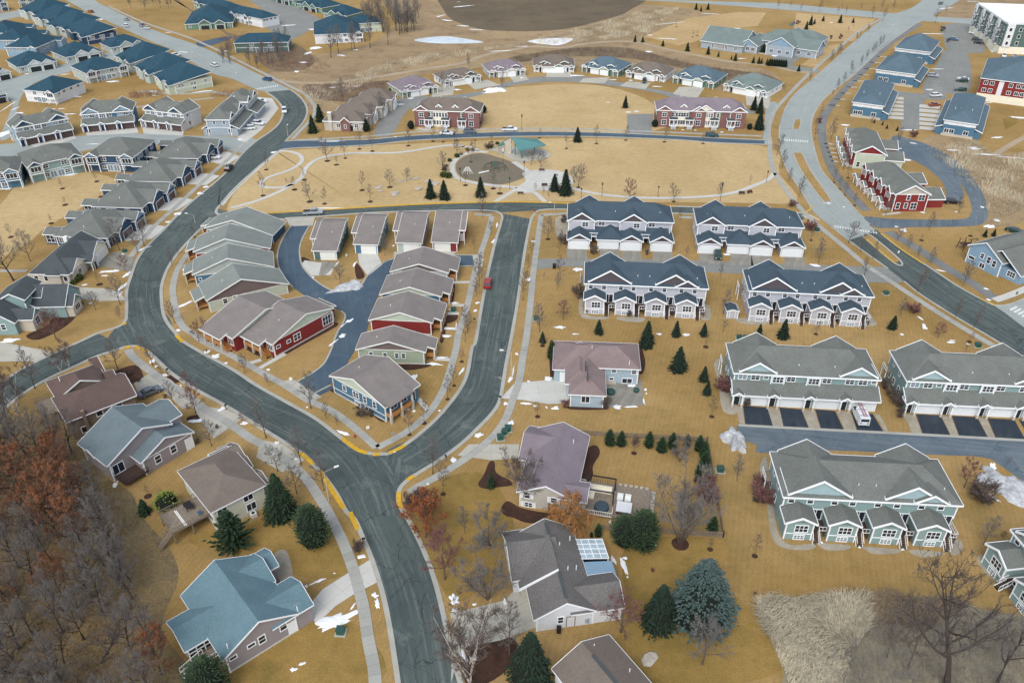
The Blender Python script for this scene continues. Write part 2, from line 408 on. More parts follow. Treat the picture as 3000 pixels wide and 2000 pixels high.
def townhouse_garage(label,short,A,B,Cp,rm,wm,gm,n=4,W=None,gdoor='door_white',ze=6.2,gables=(.16,.86),gw=6.4,ddoor='door_dark',stone=None,side_wins=True):
 """two storeys with a lean-to garage roof along the front, small porch gables between the doors"""
 h=House('townhouse',label,'townhouse',A,B,Cp,ze,.5,TG,short,W=W);m=h.main;p=.6;W_=h.W
 m.walls(0,ze+.1,wm);m.corners(3.5,ze-.1)
 roof_piece(h,Matrix.Translation((0,h.D,0))@RZ(R(-90)),-.5,h.D+.5,0,W_,ze,p,0,1,1,mat=rm)
 for u in gables:h.cross('f',None,gw,ze+.35,p,rm,gm,u=W_*u,proj=.02,back=6.5,ovr=.25)
 for u in(.22,.8):h.cross('b',None,8,ze,p,rm,gm,u=W_*u,proj=.5,back=7,wallm=wm)
 un=W_/n
 for i in range(n):
  x0=i*un
  m.win('f',x0+un*.24,4.55,1.5,1.15,2,2,i%2==0);m.win('f',x0+un*.6,4.55,1.5,1.15,2,2)
  if i in(0,n-1):m.win('f',x0+un*.9,4.9,.8,.6,1,2)
  if 0<i<n-1 or n==3 and i==1:
   b=m.sub('f',x0+un*.22,2.6,.5,.2);b.walls(3.6,ze-.05,wm);b.corners(3.6,ze-.1);b.win('f',1.3,4.5,1.9,1.2,3,2)
 g=m.sub('f',W_/2,W_,2.3,.2);g.walls(0,2.75,wm)
 m.shed('f',0,W_,3.0,2.8,4.35,rm,ovs=.4)
 for i in range(n):
  x0=i*un;g.garage('f',x0+un*.62,min(4.9,un*.74),2.2,gdoor)
  roof_piece(h,m.side('f')@T3(x0+un*.1,-3.3),-1.15,1.15,0,2.2,2.95,.62,0,0,0,.2,0,rm)
  bb=h.wall;bb.T=m.side('f')@T3(x0+un*.1,-3.3)
  bb.add([(-1,0,2.9),(0,0,3.5),(1,0,2.9),(-1,.12,2.9),(0,.12,3.5),(1,.12,2.9)],[(0,1,2),(5,4,3),(0,3,4,1),(1,4,5,2),(2,5,3,0)],gm)
  t=h.trim;t.T=m.side('f')
  for px in(x0+un*.1-.95,x0+un*.1+.8):t.box(px,px+.26,-3.2,-2.94,.7,2.8,'white');t.box(px-.08,px+.34,-3.28,-2.86,0,.7,'w_stone')
  g.door('f',x0+un*.1,1.1,2.15,ddoor)
  if i<n-1:h.vents([(x0+un*.8,1.4)],ze+1.1)
 if side_wins:m.wins('r',(.25,.7),4.5,.9,.9);m.wins('l',(.25,.6),4.5,.7,.8);m.wins('l',(.2,.45,.75),1.4,.9,1.3);m.wins('r',(.3,.7),1.4,1,1.2)
 bc=MB();bc.T=m.side('l');bc.box(.3,2.6,-1.2,0,2.9,3.05,'wood_grey');railing(bc,(.3,-1.17,0),(2.6,-1.17,0),3.05);bc.box(.3,.44,-1.2,-1.06,0,2.9,'white');bc.box(2.46,2.6,-1.2,-1.06,0,2.9,'white');bc.build('balcony',h.root)
 h.done();return h
def townhouse_navy_garage(label,short,A,B,Cp):
 rm,wm,gm='roof_navy','w_lilac','w_charcoal';ze=6.1
 h=House('townhouse',label,'townhouse',A,B,Cp,ze,.5,TG,short);m=h.main;p=.62;W_=h.W
 m.walls(0,ze+.1,wm);m.corners(3.4,ze-.1)
 roof_piece(h,Matrix.Translation((0,h.D,0))@RZ(R(-90)),-.5,h.D+.5,0,W_,ze,p,0,1,1,mat=rm)
 for u,w in((.125,7.0),(.62,7.0)):
  b=h.cross('f',None,w,ze,p,rm,gm,u=W_*u,proj=.9,back=6.5,ovr=.3,wallm=wm,z0=2.7);b.corners(3,ze);b.band(ze-.05,'white',.2,'f');b.win('f',w*.64,4.5,1.5,1.2,2,2)
 for u in(.35,.8):h.cross('b',None,7,ze,p,rm,gm,u=W_*u,proj=1.0,back=7,wallm=wm)
 m.win('f',W_*.32,4.55,1.5,1.2,2,2);m.win('f',W_*.805,4.55,1.5,1.2,2,2)
 m.shed('f',1,W_-1,1.9,3.1,4.2,rm)
 for u,w,kind in((.105,5.7,'g'),(.385,5.6,'h'),(.6,5.7,'g'),(.89,5.7,'g')):
  pj=5.6 if u!=.385 else 5.0
  b=m.sub('f',W_*u,w,pj,0);b.walls(0,2.75,wm);b.corners(0,2.7)
  roof_piece(h,b.M,-.35,w+.35+(1.2 if kind=='h' else 0),0,pj,2.85,.55,0,kind=='h',0,.35,0,rm)
  if kind=='g':
   bb=h.wall;bb.T=b.M;v=[(0,2.85),(w/2,4.3),(w,2.85)]
   bb.add([(x,0,z)for x,z in v]+[(x,.15,z)for x,z in v],[(0,1,2),(5,4,3),(0,3,4,1),(1,4,5,2),(2,5,3,0)],gm);b.band(2.72,'white',.2,'f')
  b.garage('f',w/2,4.8,2.15)
 for u in(.235,.755):
  m.door('f',W_*u,1.1,2.1,'door_dark');m.shed('f',W_*u-1,W_*u+1,3.0,2.75,3.4,rm)
 for x,y in((W_*.09,2),(W_*.45,2),(W_*.88,2)):h.vents([(x,y)],ze+p*(y+.5))
 m.wins('r',(.3,.65),4.4);m.wins('l',(.3,.65),4.4);m.wins('l',(.2,.5,.8),1.4);m.wins('r',(.5,),1.4)
 h.done();return h
U(2220,1280,3.7333)
townhouse_bump('sage townhouse row with grey shingles and four stair bays, nearest the dry reeds','the sage stair-bay townhouses',(270,652),(2260,750),(135,160),'roof_grey','w_sage','w_sage_pale')
U(2250,1500,3.136)
townhouse_bump('sage townhouse end with one bay and steps, cut off at the right edge','the cut-off sage townhouse',(2222,150),(2700,700),10.8,'roof_grey','w_sage','w_sage_pale',W=27.9)
U(1680,720,5.2267)
townhouse_bump('lilac grey stair-bay townhouse row with navy roof, nearer the long straight side street','the left navy stair-bay row',(155,575),(2083,660),(150,245),'roof_navy','w_lilac','w_charcoal')
U(0,0,1)
townhouse_bump('lilac grey stair-bay townhouse row with navy roof, beside the curving avenue','the right navy stair-bay row',(2191.9,850.8),(2564.1,869.9),(2173.5,788.6),'roof_navy','w_lilac','w_charcoal')
U(1660,560,5.6)
townhouse_navy_garage('navy roofed townhouse row with white garages facing an empty concrete drive, by the park corner','the left navy garage row',(5,468),(1775,517),(1735,250))
U(0,0,1)
townhouse_navy_garage('navy roofed townhouse row with white garages and a green pickup on its drive','the right navy garage row',(2040.5,655.3),(2358.4,667.4),(2027.7,610))
U(2100,960,4.3556)
townhouse_garage('sage townhouse row with grey shingles, four black drives and a white van with a ladder','the sage van-drive townhouses',(205,575),(2112,667),(95,190),'roof_grey','w_sage','w_sage_pale')
U(2250,1000,3.136)
townhouse_garage('sage townhouse row with grey shingles and black drives, cut off at the right edge','the cut-off sage drive townhouses',(1270,362),(2270,405),(1110,82),'roof_grey','w_sage','w_sage_pale',W=27.9)
U(0,290,5.8077)
townhouse_garage('pale blue townhouse row with navy gables and brown garages, leftmost in its curve','the leftmost brown-garage row',(230,508),(1175,328),(118,408),'roof_grey','w_bluegrey','w_navy',3,None,'door_brown',6.0,(.17,.82),5.2,'door_navy')
townhouse_garage('deep blue townhouse row with light blue gables and three brown garage doors','the deep blue townhouses',(1350,272),(2262,198),10.5,'roof_grey','w_blue','w_sky',3,None,'door_brown',6.0,(.17,.8),5.2,'door_navy')
U(380,230,5.8077)
townhouse_garage('white townhouse row with navy gables and three brown garage doors','the white townhouses',(215,530),(910,612),(1215,488),'roof_grey','w_pale','w_navy',3,None,'door_brown',6.0,(.14,.8),5.0,'door_navy')
h=House('townhouse','stepped grey blue townhouse row running up the road with white cars on its drives','townhouse',(1265,705),(1702,705),(2000,420),6.0,.45,TG,'the stepped road townhouses');m=h.main
m.walls(0,6.1,'w_steel');m.gable('y',6.0,.6,.45,.3,1,0,'roof_grey','w_steel');m.corners(0,5.9);m.band(3.0,'white',.18,'f');m.wins('f',(.33,.76),4.3,.8,1.1);m.win('f',m.W*.02,1.1,1.4,1.4,2,2);m.win('f',m.W*.97,1.1,1.4,1.4,2,2)
back=House.__new__(House)
b2=Blk(h,T3(1.6,h.D-1),h.W,13);b2.walls(0,6.9,'w_steel');b2.gable('y',6.8,.6,.45,.3,1,1,'roof_grey','w_steel')
for bl in(m,b2):
 bl.shed('r',0,bl.D,3.2,2.8,4.2,'roof_grey');g=bl.sub('r',bl.D/2,bl.D,2.4,.1);g.walls(0,2.7,'w_steel')
 for i in range(2):g.garage('r',bl.D*(.3+.42*i),4.2,2.15,'door_brown');g.door('r',bl.D*(.06+.44*i),1,2.1,'door_navy')
 bl.wins('r',(.15,.3,.5,.65,.85),4.5,1.3,1.1,2,2)
 for u in(.16,.72):
  c_=bl.sub('r',bl.D*u,4.4,.03,5);roof_piece(h,c_.M,-.3,4.7,0,5,6.3 if bl is m else 7.1,.6,0,0,0,.25,0,'roof_grey')
  zz=6.3 if bl is m else 7.1
  h.wall.T=c_.M;h.wall.add([(0,0,zz),(2.2,0,zz+1.3),(4.4,0,zz),(0,.1,zz),(2.2,.1,zz+1.3),(4.4,.1,zz)],[(0,1,2),(5,4,3),(0,3,4,1),(1,4,5,2),(2,5,3,0)],'w_navy')
 bl.shed('l',0,bl.D,2,2.8,3.8,'roof_grey');bl.sub('l',bl.D/2,bl.D,1.7,.1).walls(0,2.75,'w_steel')
h.done()
# --- cottages round the private drive
CG='cottages round the shared drive'
def cottage(label,short,A,B,Pk,Rb,ze,rm,wm,gm,porch=None,notch=None,wins=(),found=True,cat='cottage',D=None):
 """front gable facing the viewer, measured by its eave corners A, B, its peak Pk and the far ridge end Rb"""
 h=House('cottage',label,cat,A,B,5,ze,.45,CG,short);m=h.main
 xr,zr=h.peak(Pk,-.45);D_=D or h.loc(Rb,zr)[1]+.1
 h.D=D_;m=h.main=Blk(h,Matrix.Identity(4),h.W,D_);h.center=h.o+h.ex*h.W/2+h.ey*D_/2
 pitch=max(.18,(zr-ze)/(xr+.45));ro=xr-h.W/2
 LAND[-1]=(h.center,short,h)
 nx,ny=notch or(0,0)
 hr=h.W+.45-xr
 zR=zr-pitch*hr
 if notch:
  roof_piece(h,m.M,-.45,h.W+.45,ny,D_,ze,pitch,ro,0,0,.02,.35,rm,nr='0');h.trim.T=m.M;e_=zr-pitch*(h.W+.45-xr);h.trim.beam((h.W+.45-nx,ny-.06,e_+pitch*nx+.06),(h.W+.45,ny-.06,e_+.06),.1,.3,'offwhite')
  roof_piece(h,m.M,-.45,h.W+.45-nx,0,ny,ze,pitch,ro+nx/2,0,0,.35,.0,rm,nr='1')
  m.walls(0,min(ze,zR)+.05,wm)if False else None
  w=h.wall;w.T=m.M;top=ze+.05
  w.box(0,h.W-nx,0,D_,0,min(top,zR+pitch*(nx+.45)),wm);w.box(h.W-nx,h.W-1.9,ny+1.2,D_,0,zR+.05,wm)
 else:
  roof_piece(h,m.M,-.45,h.W+.45,0,D_,ze,pitch,ro,0,0,.35,.35,rm);m.walls(0,min(ze,zR)+.08,wm)
 we=h.W-nx;zt=min(ze,zR+pitch*(nx if notch else 0))+.05
 zq=zr-.2-pitch*(we-xr);zl=zr-.2-pitch*xr
 w=h.wall;w.T=m.M;pr=[(0,zt),(0,max(zl,zt+.01)),(xr,zr-.2),(we,max(zq,zt+.01)),(we,zt)]
 for ya,yb in((0,.15),(D_-.15,D_)):w.add([(x,ya,z)for x,z in pr]+[(x,yb,z)for x,z in pr],[(0,1,2,3,4),(9,8,7,6,5)]+[(i,(i+1)%5,5+(i+1)%5,5+i)for i in range(5)],gm)
 t=h.trim;t.T=m.M;t.box(0,we,-.05,.02,zt-.1,zt+.08,'offwhite');t.box(-.04,.16,-.05,.15,0,zt,'offwhite');t.box(we-.16,we+.04,-.05,.15,0,zt,'offwhite')
 if found:w.box(-.04,we+.04,-.04,.1,0,.35,'concrete_wall')
 if notch:
  dk=MB();dk.T=m.M;dk.box(h.W-1.9,h.W+.3,ny,D_-.3,.75,.9,'cedar')
  for i in range(4):
   y=ny+.2+(D_-ny-.8)*i/3;t.box(h.W+.05,h.W+.25,y-.1,y+.1,.9,zR-.1,'offwhite');dk.box(h.W-.1,h.W+.35,y-.22,y+.22,0,.95,'w_stone')
  dk.box(h.W+.1,h.W+.18,ny+.3,D_-.5,1.0,1.75,'cedar');dk.box(h.W-1.6,h.W,ny,ny+.08,1.0,1.75,'cedar');dk.build('porch',h.root)
  m2=Blk(h,T3(0,0),h.W-1.9,D_);m2.door('r',ny+2.4,1,2.1,'door_dark',.9);m2.win('r',D_*.65,1.5,1.6,1.3,2,2)
 for(u,z,ww,hh,nx_,ny_)in wins:m.win('f',u*h.W,z,ww,hh,nx_,ny_)
 h.zr,h.pitch,h.xr,h.zR=zr,pitch,xr,zR
 h.vents([(xr*.55,D_*.45)],zr-pitch*xr*.45)
 return h
U(880,570,4.3556)
R1=cottage('brown roofed cottage with dark grey gable, topmost in its row','the topmost brown cottage',(1140,985),(1990,1005),(1510,885),(1590,675),3.4,'roof_brown','w_greyg','w_umber',notch=(1.9,1.8));R1.done()
R2=cottage('brown roofed cottage with blue walls under a pale gable, second down its row','the blue walled row cottage',(1005,1278),(1892,1308),(1395,1180),(1480,945),3.4,'roof_brown','w_blue','w_mint',notch=(1.7,1.8));R2.done()
U(750,500)
R3=cottage('brown roofed cottage with red walls under a pale gable, third down its row','the red walled row cottage',(1030,1375),(1692,1405),(1320,1302),(1385,1112),3.4,'roof_brown','w_red','w_mint',notch=(1.7,1.8));R3.done()
U(750,1000)
R4=cottage('brown roofed cottage with sage walls and four windows, behind the blue corner house','the sage row cottage',(912,76),(1632,98),(1215,2),(1300,-135),3.5,'roof_brown','w_moss','w_umber',notch=(1.7,1.8),wins=((.17,1.6,.7,1.1,1,2),(.36,1.5,.7,1.1,1,2),(.52,1.5,.7,1.1,1,2),(.61,1.5,.7,1.1,1,2)));R4.done()
R5=cottage('blue corner house with brown roof and cedar porch inside the bend of the street','the blue corner house',(668,316),(1182,598),(887,347),(1200,152),4.2,'roof_brown','w_blue','w_mint',wins=((.23,2.2,.9,1.1,1,2),(.45,2.0,1.5,1.3,2,2),(.62,2.0,.8,1.4,1,2),(.8,2.0,.8,1.4,1,2),(.47,.2,1.5,.8,3,1),(.64,.2,.8,.8,1,1)))
h=R5;m=h.main;m.band(1.35,'offwhite',.15,'f')
dk=MB();dk.T=m.M;D_=h.D
for y0,y1 in((.2,D_*.72),):
 dk.box(h.W-.05,h.W+1.2,y0,y1,1.2,1.35,'cedar');dk.box(h.W+1.1,h.W+1.18,y0+.2,y1-.2,1.5,2.2,'cedar');dk.box(h.W,h.W+1.1,y0,y0+.08,1.5,2.2,'cedar')
dk.build('porch',h.root);t=h.trim;t.T=m.M
for y in(.35,D_*.36,D_*.7):t.box(h.W+.95,h.W+1.2,y-.12,y+.12,1.3,h.zR-h.pitch*.9,'offwhite');h.wall.T=m.M;h.wall.box(h.W+.85,h.W+1.3,y-.22,y+.22,0,2.0,'w_stone')
roof_piece(h,m.M,h.W-2,h.W+1.65,0,D_*.72,h.zR+.62,-.001,0,0,0,.02,.02,'roof_brown',0)
m.win('r',D_*.25,2.0,1.6,1.5,2,2);m.win('r',D_*.55,2.0,1.6,1.5,2,2);m.door('r',D_*.84,1,2.1,'door_dark',.9)
bx=MB();bx.T=m.side('l');bx.box(D_-2.0,D_-.2,-.9,0,1.1,1.25,'cedar');bx.box(D_-2.0,D_-.2,-.9,-.82,1.3,2.0,'cedar');bx.build('side_porch',h.root)
h.done()
U(0,500)
def lcot(label,short,A,B,Pk,Rb,wm,gm,wins=(),porch=None):
 h=cottage(label,short,A,B,Pk,Rb,3.5,'roof_sage',wm,gm,wins=wins);m=h.main
 b=Blk(h,T3(-2.3,1.9),2.4,max(3.5,h.D-2.6));zl=h.ze-h.pitch*2.3
 b.h.roof.T=b.M;v=[(-.4,0,zl-h.pitch*.4+h.pitch*2.3*.35),(2.2,0,h.ze+.12),(2.2,b.D,h.ze+.12),(-.4,b.D,zl-h.pitch*.4+h.pitch*2.3*.35)]
 h.roof.add(v+[(x,y,z-.2)for x,y,z in v],[(0,1,2,3),(7,6,5,4),(0,4,5,1),(1,5,6,2),(2,6,7,3),(3,7,4,0)],'roof_sage')
 t=h.trim;t.T=b.M;t.beam((-.45,-.05,v[0][2]+.04),(-.45,b.D,v[0][2]+.04),.1,.3,'offwhite');t.beam((-.4,-.06,v[0][2]+.05),(2.2,-.06,v[1][2]+.05),.1,.3,'offwhite')
 dk=MB();dk.T=b.M;dk.box(-.2,2.3,.1,b.D,.75,.9,'cedar');dk.box(-.15,-.07,.2,b.D,1,1.75,'cedar')
 for y in(.2,b.D*.5,b.D-.2):dk.box(-.25,.05,y-.15,y+.15,0,2.6,'w_stone')
 dk.build('porch',h.root);h.done();return h
lcot('sage roofed cottage nearest the park, farthest up the left row','the farthest sage roofed cottage',(1872,527),(2502,573),(2130,455),(2235,335),'w_navy','w_greyg')
lcot('sage roofed cottage with a dark red porch wall, second in the left row','the red porch cottage',(1772,747),(2480,690),(2066,625),(2115,490),'w_red','w_greyg')
lcot('sage roofed cottage with a blue porch wall, third in the left row','the blue porch cottage',(1765,957),(2515,862),(2088,805),(2080,675),'w_blue','w_greyg',wins=((.06,1.5,.5,.6,1,1),))
lcot('sage cottage with a wide brown gable at the near end of the left row','the brown gabled cottage',(1895,1195),(2652,1012),(2215,995),(2118,862),'w_mint','w_umber',wins=((.2,1.5,.9,1.3,1,2),(.33,1.5,.9,1.3,1,2),(.44,2.2,.9,.5,1,1)))
U(600,800,5.6)
h=cottage('double cottage with two staggered brown roofs and red walls above the round lawn','the red double cottage',(1110,1172),(2125,612),(1668,665),(1265,447),3.7,'roof_brown','w_red','w_mint',wins=((.07,1.9,.9,.6,1,1),(.24,1.8,.9,.6,1,1),(.38,1.3,1.7,1.5,2,2),(.92,1.0,3.0,2.2,4,2)))
m=h.main;D1=h.D
b=Blk(h,T3(-3.6,D1+.1),h.W-.6,D1+.6);zr2=h.zr+.1;ze2=h.ze+.1
roof_piece(h,b.M,-.45,b.W+.45,0,b.D,ze2,h.pitch,h.xr-h.W/2,0,0,.35,.35,'roof_brown');b.walls(0,ze2-.35,'w_red')
w=h.wall;w.T=b.M;xr2=h.xr-.3
w.add([(0,0,ze2-.35),(xr2,0,zr2-.25),(b.W,0,h.zR-.1),(b.W,0,ze2-.9),(0,.15,ze2-.35),(xr2,.15,zr2-.25),(b.W,.15,h.zR-.1),(b.W,.15,ze2-.9)],[(0,1,2,3),(7,6,5,4),(0,4,5,1),(1,5,6,2),(2,6,7,3)],'w_mint')
g=Blk(h,T3(h.W-.1,2.2),2.6,D1-3);g.walls(0,3.0,'w_red');h.roof.T=g.M;v=[(-.5,-.4,h.zR+.3),(3.0,-.4,2.95),(3.0,g.D,2.95),(-.5,g.D,h.zR+.3)]
h.roof.add(v+[(x,y,z-.2)for x,y,z in v],[(0,1,2,3),(7,6,5,4),(0,4,5,1),(1,5,6,2),(2,6,7,3),(3,7,4,0)],'roof_brown');h.trim.T=g.M;h.trim.beam((3.05,-.4,3.0),(3.05,g.D,3.0),.1,.3,'offwhite');h.trim.beam((-.5,-.45,h.zR+.35),(3.0,-.45,3.0),.1,.3,'offwhite')
for bl in(m,b):
 dk=MB();dk.T=bl.M;t=h.trim;t.T=bl.M
 dk.box(-1.6,0,2.4,bl.D-.3,1.0,1.15,'cedar');dk.box(-1.55,-1.47,2.6,bl.D-.4,1.3,1.95,'cedar')
 for y in(2.6,bl.D*.62,bl.D-.5):t.box(-1.65,-1.4,y-.12,y+.12,1.1,3.0,'offwhite');dk.box(-1.75,-1.3,y-.22,y+.22,0,1.8,'w_stone')
 dk.build('porch',h.root)
 h.roof.T=bl.M;zz=ze2+.06;v=[(-2.1,2.0,zz-.45),(0,2.0,zz+.12),(0,bl.D+.3,zz+.12),(-2.1,bl.D+.3,zz-.45)]
 h.roof.add(v+[(x,y,z-.2)for x,y,z in v],[(0,1,2,3),(7,6,5,4),(0,4,5,1),(1,5,6,2),(2,6,7,3),(3,7,4,0)],'roof_brown');t.beam((-2.15,2.0,zz-.4),(-2.15,bl.D+.3,zz-.4),.1,.3,'offwhite');t.beam((-2.1,1.95,zz-.4),(0,1.95,zz+.17),.1,.3,'offwhite')
 bl.win('l',bl.D-1.3,1.4,1.6,1.4,3,1);bl.win('l',bl.D*.45,1.6,1.5,1.3,2,2)
 stairs(h.root,bl.M@T3(-1.5,2.4),1.3,1.1,5,'cedar','cedar')
h.done()
U(880,570,4.3556)
def saltbox(label,short,A,B,Rl,Bk,wm,gdm,notch,gd=(.6,.0)):
 ze=2.8
 h=House('cottage',label,'cottage',A,B,8,ze,.35,CG,short);p=.5
 lo,hi=ze,16
 for _ in range(40):
  mid=(lo+hi)/2
  if h.loc(Rl,mid)[0]-(h.W+.35 if notch<0 else-.35)<0:lo=mid
  else:hi=mid
 zr=min(max(lo,5.4),7.4);yr=h.loc(Rl,zr)[1];D_=yr+3.0;p=(zr-ze)/(yr+.35)
 m=h.main=Blk(h,Matrix.Identity(4),h.W,D_);h.D=D_;h.center=h.o+h.ex*h.W/2+h.ey*D_/2;LAND[-1]=(h.center,short,h)
 Mx=T3(0,D_)@RZ(R(-90))
 zb=zr-p*3.35
 roof_piece(h,Mx,-.35,D_+.35,0,h.W,zb,p,-(D_/2-3.0),0,0,.3,.3,'roof_brown')
 m.walls(0,ze-.05,wm)
 w=h.wall
 for x0 in(0,h.W-.15):
  pr=[(0,ze-.05),(yr,zr-.22),(D_,zb-.05),(D_,ze-.05)]
  w.T=Matrix.Identity(4);w.add([(x0,y,z)for y,z in pr]+[(x0+.15,y,z)for y,z in pr],[(0,1,2,3),(7,6,5,4),(0,4,5,1),(1,5,6,2),(2,6,7,3),(3,7,4,0)],'w_greyg' if x0 else wm)
 w.box(0.2,h.W-.2,D_-.15,D_,ze-.05,zb,wm)
 m.corners(0,2.7);m.garage('f',h.W*gd[0],h.W*.62,2.15,'offwhite')
 s=notch;x0,x1=(-1.5,0.1)if s<0 else(h.W-.1,h.W+1.6);y0=yr*.42;z0=ze+p*(y0+.2);z1=zr
 h.roof.T=Matrix.Identity(4);a,b_=(x0-.3,x1)if s<0 else(x0,x1+.3)
 v=[(a,y0-.5,z0-p*.3),(b_,y0-.5,z0-p*.3),(b_,yr,z1-.03),(a,yr,z1-.03)]
 h.roof.add(v+[(x,y,z-.2)for x,y,z in v],[(0,1,2,3),(7,6,5,4),(0,4,5,1),(1,5,6,2),(2,6,7,3),(3,7,4,0)],'roof_brown')
 v=[(a,yr,z1-.03),(b_,yr,z1-.03),(b_,D_+.3,zb+.02),(a,D_+.3,zb+.02)]
 h.roof.add(v+[(x,y,z-.2)for x,y,z in v],[(0,1,2,3),(7,6,5,4),(0,4,5,1),(1,5,6,2),(2,6,7,3),(3,7,4,0)],'roof_brown')
 t=h.trim;t.T=Matrix.Identity(4);t.beam((a,y0-.55,z0-p*.3+.03),(b_,y0-.55,z0-p*.3+.03),.1,.3,'offwhite')
 e=a if s<0 else b_;t.beam((e,y0-.5,z0-p*.3+.06),(e,yr,z1+.04),.12,.34,'offwhite')
 px=x0+.05 if s<0 else x1-.25;t.box(px,px+.2,y0-.3,y0-.1,0,z0-.3,'offwhite')
 w.T=Matrix.Identity(4);w.box(x0+.3 if s<0 else x0,x1 if s<0 else x1-.3,y0+1.4,D_-.4,0,z0+.3,wm)
 bl=Blk(h,T3(x0+.3 if s<0 else x0,y0+1.4),1.4,5);bl.door('f',.75,.95,2.1,'offwhite',.3);bl.win('f',.75,2.6,.7,.5,1,1)
 for u in(.2,.38,.55,.75):m.win('r',u*D_,1.2 if u<.3 else 2.4,.9,1.2,1,2)
 lx=h.W*.6;h.vents([(lx,yr*.6)],ze+p*(yr*.6+.35));h.done();return h
saltbox('saltbox cottage with dark green walls, first beside the drive entrance','the green saltbox cottage',(140,716),(466,721),(590,340),None,'w_green','offwhite',-1,(.62,0))
saltbox('saltbox cottage with blue walls and a long concrete drive','the blue saltbox cottage',(670,632),(992,641),(1095,280),None,'w_blue','offwhite',-1,(.6,0))
saltbox('saltbox cottage with pale grey walls, third from the drive entrance','the grey saltbox cottage',(1210,612),(1552,622),(1630,243),None,'w_greyg','offwhite',-1,(.6,0))
saltbox('saltbox cottage with red walls beside the corner sidewalk','the red saltbox cottage',(1665,604),(2012,614),(1730,206),None,'w_red','offwhite',1,(.4,0))
# --- single houses along the near streets
HG='single family houses'
def gable_house(label,short,A,Pk,Rb,ze,rm,wm,B=None,D=None,infill=None,sym=True,ov=.5,cat='house'):
 """near gable measured by its left eave corner A, peak Pk and far ridge end Rb"""
 if B is None:B=(2*Pk[0]-A[0],A[1])
 h=House('house',label,cat,A,B,5,ze,ov,HG,short)
 xr,zr=h.peak(Pk,-ov)
 for _ in range(0):pass
 D_=D or h.loc(Rb,zr)[1]
 h.D=D_;m=h.main=Blk(h,Matrix.Identity(4),h.W,D_);h.center=h.o+h.ex*h.W/2+h.ey*D_/2;LAND[-1]=(h.center,short,h)
 h.pitch=(zr-ze)/(xr+ov);h.zr=zr;h.xr=xr
 hr=h.W+ov-xr;h.zR=zr-h.pitch*hr
 roof_piece(h,m.M,-ov,h.W+ov,0,D_,ze,h.pitch,xr-h.W/2,0,0,.35,.35,rm)
 zt=min(ze,h.zR)+.05;m.walls(0,zt,wm)
 zl=zr-.22-h.pitch*xr;zq=zr-.22-h.pitch*(h.W-xr)
 pr=[(0,zt),(0,max(zl,zt+.01)),(xr,zr-.22),(h.W,max(zq,zt+.01)),(h.W,zt)];w=h.wall;w.T=m.M
 for ya,yb in((0,.15),(D_-.15,D_)):w.add([(x,ya,z)for x,z in pr]+[(x,yb,z)for x,z in pr],[(0,1,2,3,4),(9,8,7,6,5)]+[(i,(i+1)%5,5+(i+1)%5,5+i)for i in range(5)],infill or wm)
 m.corners(0,zt-.1);return h
U(480,1590,3.92)
h=gable_house('slate blue roofed house with taupe side wall beside a wide concrete drive','the slate blue roofed house',(680,1357),(1095,905),(560,230),3.5,'roof_slate','w_taupe',B=(1560,818));m=h.main
b=h.cross('r',(1565,447),None,h.zR-.1,h.pitch,'roof_slate','w_taupe','w_taupe',back=6)
b.garage('f',b.W/2,5.0,2.2)
b=h.cross('r',(1130,172),6.2,h.zR+.1,h.pitch,'roof_slate','w_taupe','w_taupe',back=6)
b=h.cross('r',(1222,92),3.8,h.zR,h.pitch,'roof_slate','w_taupe','w_taupe',back=3)
b=h.cross('l',(100,992),5.6,3.45,h.pitch*.9,'roof_slate','w_taupe',None,back=5)
sp=MB();sp.T=b.M;bw,bd=b.W,b.D-4.9
sp.box(.1,bw-.1,.1,3.4,1.0,1.15,'wood_grey')
for x in(.1,bw*.35,bw*.68,bw-.25):
 sp.box(x,x+.15,.1,.25,0,3.2,'white')
for y in(1.2,2.3,3.4):sp.box(bw-.25,bw-.1,y,y+.15,0,3.2,'white')
sp.box(.1,bw-.1,.1,.2,1.9,2.02,'white');sp.box(bw-.2,bw-.1,.1,3.5,1.9,2.02,'white')
sp.box(.3,bw-.3,.3,3.3,1.15,3.0,'glass');sp.build('screen_porch',h.root)
Mx=b.M@T3(bw+.1,3.2);dk=MB();dk.T=Mx;dk.box(0,1.8,-1.4,.2,1.0,1.15,'wood_grey');railing(dk,(1.8,-1.4,0),(1.8,.2,0),1.15,step=.25);dk.build('landing',h.root)
stairs(h.root,Mx@T3(0.1,-1.4),1.2,1.1,12,'wood_grey')
m.win('f',h.W*.09,2.2,.9,.5,1,1);m.win('f',h.W*.35,2.4,1.0,.55,1,1);m.win('f',h.W*.5,1.9,.9,1.3,1,2);m.win('f',h.W*.81,1.9,.9,1.4,1,2);m.door('f',h.W-.75,1.1,2.2,'door_white',.2)
h.wall.T=m.M;h.wall.box(-.03,h.W+.03,-.03,.1,0,.3,'concrete_wall')
h.vent_px((727,1175),4.8);h.vent_px((1530,745),5.2)
b=MB();b.T=m.M;x,y=h.loc((1530,745),5.2);b.tube((x,y,4.6),(x,y,6.2),.03,.03,4,'steel');b.tube((x-.5,y,6.0),(x+.5,y,6.0),.02,.02,4,'steel');b.build('antenna',h.root)
h.done()
U(460,1290,5.2263)
h=House('house','pale green two storey house with brown hip roof and a cluttered wooden deck','house',(825,1117),(1682,682),(255,482),4.7,.5,HG,'the pale green deck house');m=h.main
m.walls(0,4.8,'w_beige');h.zr=m.gable('y',4.7,.42,.5,.35,1,1,'roof_tan');m.corners(0,4.6,m='w_beige')
for P,w,z in(((1240,62),6.6,3.4),((1372,237),3.2,3.3),((1600,468),3.8,3.4)):
 h.cross('r',P,w,z,.5,'roof_tan','w_tan','w_beige',back=6)
